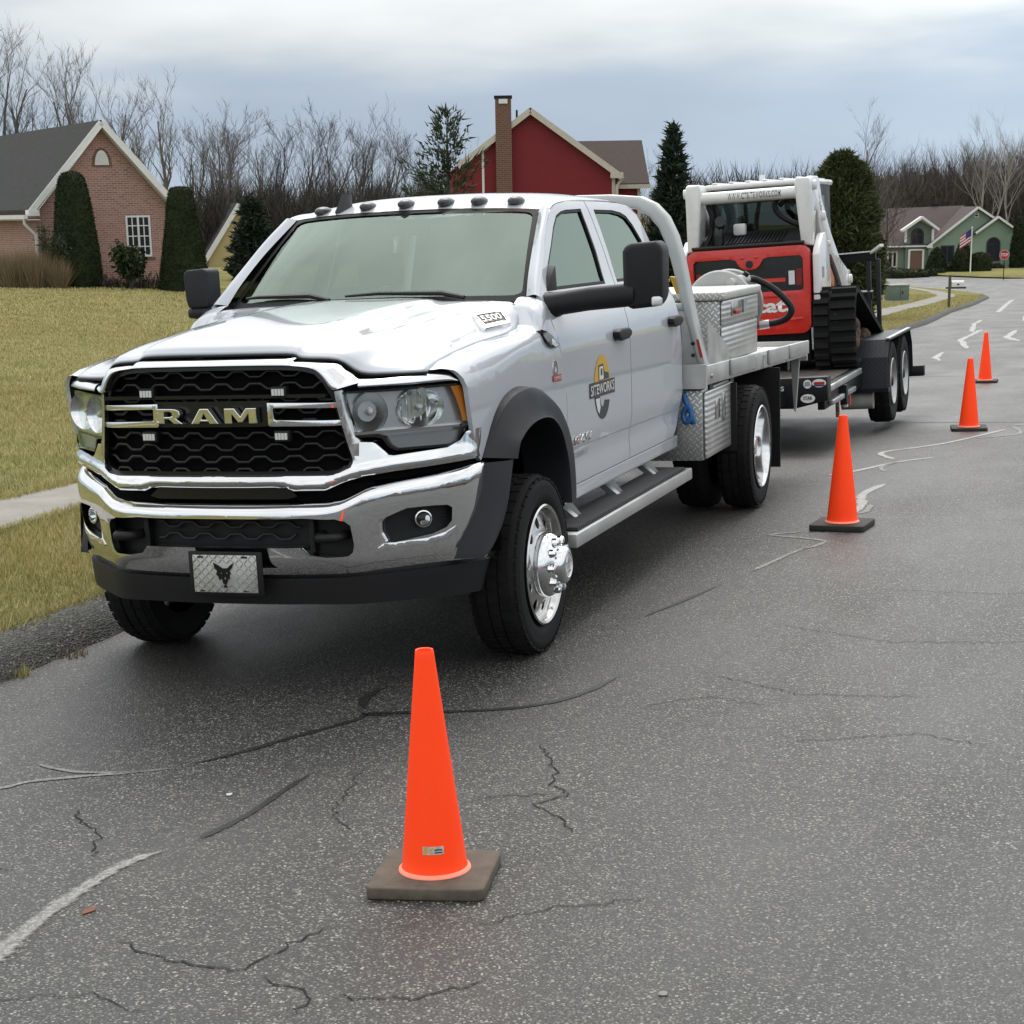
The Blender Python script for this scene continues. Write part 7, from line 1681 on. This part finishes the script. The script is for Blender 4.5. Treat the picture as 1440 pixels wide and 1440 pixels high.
# engine cover with louvres
cv = G().add([(-.02, -.52, 1.115), (-.02, .52, 1.115), (-.55, .47, 1.26), (-.55, -.47, 1.26), (-.02, -.52, 1.165), (-.02, .52, 1.165), (-.55, .47, 1.305), (-.55, -.47, 1.305)], [(0, 1, 2, 3), (4, 5, 6, 7), (0, 1, 5, 4), (1, 2, 6, 5), (2, 3, 7, 6), (3, 0, 4, 7)]).obj('engine_cover', 'black_plastic', ld)
for k in range(16):
    y = -.22 + k * .034; G().add(*bar((-.10, y, 1.195), (-.47, y, 1.292), .016, .014)).obj('louvre', 'frame_black', cv)
G().box(-.045, -.0, -.53, .53, 1.160, 1.19).obj('cover_lip', 'black_gloss', ld, bevel=.008)
G().tube(crm([(-.16, -.30, 1.16), (-.16, -.30, 1.30), (-.17, -.29, 1.36), (-.13, -.27, 1.40), (-.06, -.26, 1.41)], 4), .05, 12).obj('exhaust', 'black_gloss', ld, smooth=60)
G().box(-.42, -.34, -.20, -.08, 1.27, 1.38).obj('filler_cap', 'white_enamel', ld, bevel=.02)
# cab
for s in BOTH:
    G().prism([(-.60, .95), (-.58, 1.66), (-.68, 1.70), (-1.92, 1.70), (-1.90, 1.62), (-1.95, .95)], s * .44, s * .475, 'y').obj('cab_side', 'frame_black', ld)
    panel('side_window', [(-.68, 1.15), (-.68, 1.60), (-1.55, 1.60), (-1.6, 1.15)], [], lambda x, z: (x, s * .4765, z), 'black_gloss', ld, 0, 0)
    G().box(-.64, -.56, *sorted((s * .40, s * .475)), 1.2, 1.69).obj('cab_post', 'frame_black', ld, bevel=.01)
G().box(-1.66, -.58, -.44, .44, 1.0, 1.02).obj('cab_floor', 'dark_void', ld); G().box(-1.70, -1.66, -.44, .44, 1.0, 1.25).obj('cab_front', 'frame_black', ld)
panel('rear_window', [(-.42, 1.28), (.42, 1.28), (.42, 1.66), (-.42, 1.66)], [], lambda y, z: (-.575, y, z), 'cab_glass', ld, 0, 0); panel('front_window', [(-.42, 1.22), (.42, 1.22), (.42, 1.66), (-.42, 1.66)], [], lambda y, z: (-1.67, y, z), 'cab_glass', ld, 0, 0)
G().box(-1.2, -1.08, -.24, .24, 1.02, 1.48).obj('seat', 'cloth_seat', ld, bevel=.04)
rf = G().box(-1.98, -.50, -.50, .50, 1.70, 1.755).obj('cab_roof', 'white_enamel', ld, bevel=.025, seg=3)
for k in range(6): y = -.40 + k * .16; G().box(-1.95, -.52, y - .025, y + .025, 1.756, 1.772).obj('roof_rib', 'white_enamel', ld, bevel=.008)
G().tube([(-1.1, -.05, 1.76), (-1.1, -.05, 1.83)], .03, 8).obj('beacon', 'reflect_white', ld, smooth=50)
# lift arms
ARM = [(-.105, 1.50), (-.10, 1.70), (-.14, 1.745), (-.20, 1.762), (-.50, 1.765), (-.57, 1.735), (-.69, 1.57), (-1.20, 1.235), (-1.70, .99), (-2.22, .86), (-2.37, .85), (-2.41, .80), (-2.37, .62), (-2.25, .565), (-2.08, .56), (-1.95, .60), (-1.80, .72), (-1.55, .86), (-1.20, 1.02), (-.95, 1.055), (-.80, 1.04), (-.66, 1.17), (-.62, 1.22), (-.42, 1.44), (-.34, 1.46), (-.27, 1.36), (-.20, 1.14), (-.105, 1.14)]
for s in BOTH:
    a = G().prism(ARM, s * .53, s * .592, 'y').obj('lift_arm', 'white_enamel', ld, bevel=.012)
    G().prism([(s * .435, 1.68), (s * .485, 1.15), (s * .575, 1.14), (s * .590, 1.68), (s * .575, 1.75), (s * .45, 1.755)], -.36, -.085, 'x').obj('arm_upright', 'white_enamel', a, bevel=.02, seg=3)
    for x, z, r in ((-.20, 1.68, .045), (-.66, 1.40, .045), (-2.28, .76, .045), (-2.18, .62, .04), (-.90, 1.14, .03)): G().lathe([(r, 0), (r, .03), (r * .6, .035), (.001, .035)], 14, 'y', (x, s * .593, z), s).obj('pivot_pin', 'white_enamel', a, smooth=40)
    up = G().prism([(-.02, .30), (-.02, 1.06), (-.08, 1.12), (-.30, 1.24), (-.42, 1.25), (-.58, 1.14), (-.66, .90), (-.70, .65), (-.72, .36)], s * .596, s * .660, 'y').obj('rear_upright', 'white_enamel', ld, bevel=.012)
    G().prism([(-.55, .45), (-.55, 1.10), (-.95, 1.08), (-1.25, 1.02), (-1.75, .76), (-1.9, .60), (-1.9, .40)], s * .50, s * .525, 'y').obj('side_plate', 'black_plastic', ld)
    G().add(*bar((-1.12, s * .545, .93), (-1.50, s * .545, .74), .03, .13)).obj('side_badge', 'red_enamel', ld); G().tube([(-.75, s * .555, .62), (-2.1, s * .555, .70)], .035, 8).obj('lift_cylinder', 'frame_black', ld, smooth=60)
    panel('warning_label', [(-.04, .62), (-.12, .62), (-.12, .74), (-.04, .74)], [], lambda x, z: (x - .06, s * .662, z), 'decal_red', up, 0, 0); panel('warning_label', [(-.04, .76), (-.14, .76), (-.14, .82), (-.04, .82)], [], lambda x, z: (x - .06, s * .662, z), 'decal_white', up, 0, 0)
    panel('number_label', [(-.06, .84), (-.18, .84), (-.18, .94), (-.06, .94)], [], lambda x, z: (x - .10, s * .662, z), 'decal_gray', up, 0, 0); textmesh('T66', .16, .09, lambda a_, b_, d: (-.50 - a_, s * .594, 1.52 - a_ * .75 + b_), 'decal_dark', 'model_lettering', a)
G().prism([(.58, .20), (.66, .20), (.66, .40), (.575, .40)], -.02, .03, 'x').obj('tie_down', 'galvanised', ld)
G().tube([(-.15, -.46, 1.625), (-.15, .46, 1.625)], .056, 20).obj('cross_tube', 'white_enamel', ld, smooth=60)
def tube_pos(a, b, d): t = (b - .029) / .056; return (-.15 + .0585 * math.cos(t + .05), -.19 + a, 1.625 + .0585 * math.sin(t + .05))
textmesh('WWW.CTSITEWORKS.COM', .50, .058, tube_pos, 'decal_dark', 'tube_lettering', ld, bold=.010, space=1.12)
for pth in ([(-.20, -.40, 1.58), (-.20, -.36, 1.45), (-.22, -.38, 1.30), (-.16, -.44, 1.18)], [(-.22, -.34, 1.58), (-.22, -.31, 1.46), (-.24, -.35, 1.30), (-.20, -.42, 1.17)], [(-.24, .26, 1.60), (-.25, .22, 1.52), (-.26, .28, 1.42), (-.24, .46, 1.32)], [(-.22, .44, 1.58), (-.26, .34, 1.58), (-.28, .26, 1.52)]): G().tube(crm(pth, 5), .026, 8).obj('hydraulic_hose', 'black_plastic', ld, smooth=180)
# rubber tracks
LOOP = [(-.12, 0), (-.02, .03), (.045, .12), (.06, .30), (.05, .50), (.0, .63), (-.09, .695), (-.20, .705), (-.34, .67), (-.9, .50), (-1.5, .325), (-1.86, .215), (-1.97, .15), (-1.99, .08), (-1.92, .015), (-1.82, 0), (-1.4, 0), (-.9, 0), (-.5, 0)]
lp = [tuple(p[:2]) for p in crm([(*p, 0) for p in LOOP + [LOOP[0]]], 5)][:-1]
lp = resamp(lp + [lp[0]], 97)[:-1]
for s in BOTH:
    y0, y1 = s * .595, s * .985
    g = G(); n = len(lp); cx0 = sum(p[0] for p in lp) / n; cz0 = sum(p[1] for p in lp) / n; nr = []
    for i in range(n):
        a, b = lp[i - 1], lp[(i + 1) % n]; d = Vector((b[0] - a[0], b[1] - a[1])).normalized(); nr.append((d.y, -d.x))
    if sum(nr[i][0] * (lp[i][0] - cx0) + nr[i][1] * (lp[i][1] - cz0) for i in range(n)) < 0: nr = [(-a, -b) for a, b in nr]
    V = []
    for i in range(n):
        (x, z), (a, b) = lp[i], nr[i]
        V += [(x - a * .045, y0, z + .028 - b * .045), (x - a * .02, y0, z + .028 - b * .02), (x - a * .02, y1, z + .028 - b * .02), (x - a * .045, y1, z + .028 - b * .045)]
    F_ = [(i * 4 + q, i * 4 + (q + 1) % 4, ((i + 1) % n) * 4 + (q + 1) % 4, ((i + 1) % n) * 4 + q) for i in range(n) for q in range(4)]
    tk = g.add(V, F_).obj('rubber_track', 'tyre_rubber', ld, smooth=35)
    lg = G()
    for i in range(0, n, 2):
        for (ya, yb, off) in ((.60, .735, 0), (.755, .98, 1)):
            j = (i + off) % n; (x, z), (a, b) = lp[j], nr[j]; tx, tz = -b, a; w_ = .024
            P = []
            for h_ in (-.022, .022):
                k_ = w_ * (1.15 if h_ < 0 else .8)
                for (u_1, yy) in ((-k_, ya), (k_, ya), (k_, yb), (-k_, yb)): P.append((x + a * (h_ - .0) + tx * u_1, s * yy, z + .028 + b * h_ + tz * u_1))
            lg.add(P, [(4, 5, 6, 7), (0, 1, 5, 4), (1, 2, 6, 5), (2, 3, 7, 6), (3, 0, 4, 7)])
    lg.obj('track_lug', 'tyre_rubber', tk, kind='stuff')
    G().lathe([(.20, -.06), (.215, 0), (.20, .06)], 24, 'y', (-.17, s * .80, .45), 1, True).obj('sprocket', 'frame_black', ld, smooth=40)
    for x, z, r in ((-.45, .15, .10), (-.75, .13, .10), (-1.05, .13, .10), (-1.35, .13, .10), (-1.75, .16, .13)): G().lathe([(r * .4, .06), (r, .05), (r, -.05), (r * .4, -.06)], 18, 'y', (x, s * .80, z), 1, True).obj('roller', 'frame_black', ld, smooth=40)
    g = G(); rr = random.Random(4)
    for k in range(34):
        t = rr.random(); x = -.28 - 1.1 * t; z = .10 + rr.random() * (.40 - .30 * t); g.ball((x, s * rr.uniform(.74, .90), z), (rr.uniform(.04, .09),) * 3, 7, 5)
    g.obj('caked_mud', 'mud', ld, smooth=180, kind='stuff')
    G().box(-1.8, -.25, *sorted((s * .60, s * .74)), .08, .42).obj('track_frame', 'frame_black', ld)

# ------------------------------------------------------------------ traffic cones
def cone(label, x, y, rz, base_mat, sc, label_on):
    c_ = thing('traffic_cone', label, 'traffic cone', (x, y, float(zroad(x, y)) + .001), rz, 'orange traffic cones along the parked truck'); c_.scale = (sc,) * 3
    c_.rotation_euler = (R_(1.2), 0, rz)
    g = G().prism(rrect(-.175, .175, -.175, .175, .028, 4), 0, .038, 'z'); g.obj('base', base_mat, c_, bevel=.007, seg=3)
    prof = [(.108, .039), (.107, .044), (.099, .050), (.0955, .060), (.0935, .085), (.0285, .690), (.0275, .702), (.0255, .708), (.021, .706), (.019, .69), (.021, .60)]
    G().lathe(prof[2:], 48, 'z').obj('cone_body', 'fluoro_orange', c_, smooth=45)
    G().lathe(prof[:3], 48, 'z').obj('flange', 'fluoro_edge', c_, smooth=45)
    if label_on:
        # paper label wrapped on the cone's lower face
        def lp_(a, b):
            z = .112 + b; r = .0935 - (z - .085) * (.065 / .605) + .0012; t = .31 - rz + (a - .028) / r; return (r * math.cos(t), r * math.sin(t), z)
        st_ = panel('label', [(0, 0), (.064, 0), (.064, .024), (0, .024)], [], lp_, 'paper_label', c_, .01, 0)
        for a, b, w, h in ((.004, .004, .012, .015), (.020, .014, .012, .005), (.036, .004, .022, .004), (.036, .012, .022, .004), (.020, .004, .012, .004)):
            panel('label_print', [(a, b), (a + w, b), (a + w, b + h), (a, b + h)], [], lambda p, q: tuple(v * 1.006 if i < 2 else v for i, v in enumerate(lp_(p, q))), 'decal_dark' if w > .012 else 'decal_yellow', st_, .01, 0)
    return c_
cone('orange traffic cone nearest the camera, on a dusty brown rubber base with a small label', 3.06, 1.685, R_(10), 'cone_rubber_brown', 1.0, True)
cone('orange traffic cone on a black base beside the rear wheel of the truck', -3.46, 1.88, R_(-5), 'cone_rubber_black', .975, False)
cone('orange traffic cone on a black base beside the trailer wheels', -10.77, 1.99, R_(8), 'cone_rubber_black', .985, False)
cone('smallest and farthest orange traffic cone, on a black base down the road', -19.58, 1.43, R_(0), 'cone_rubber_black', 1.0, False)
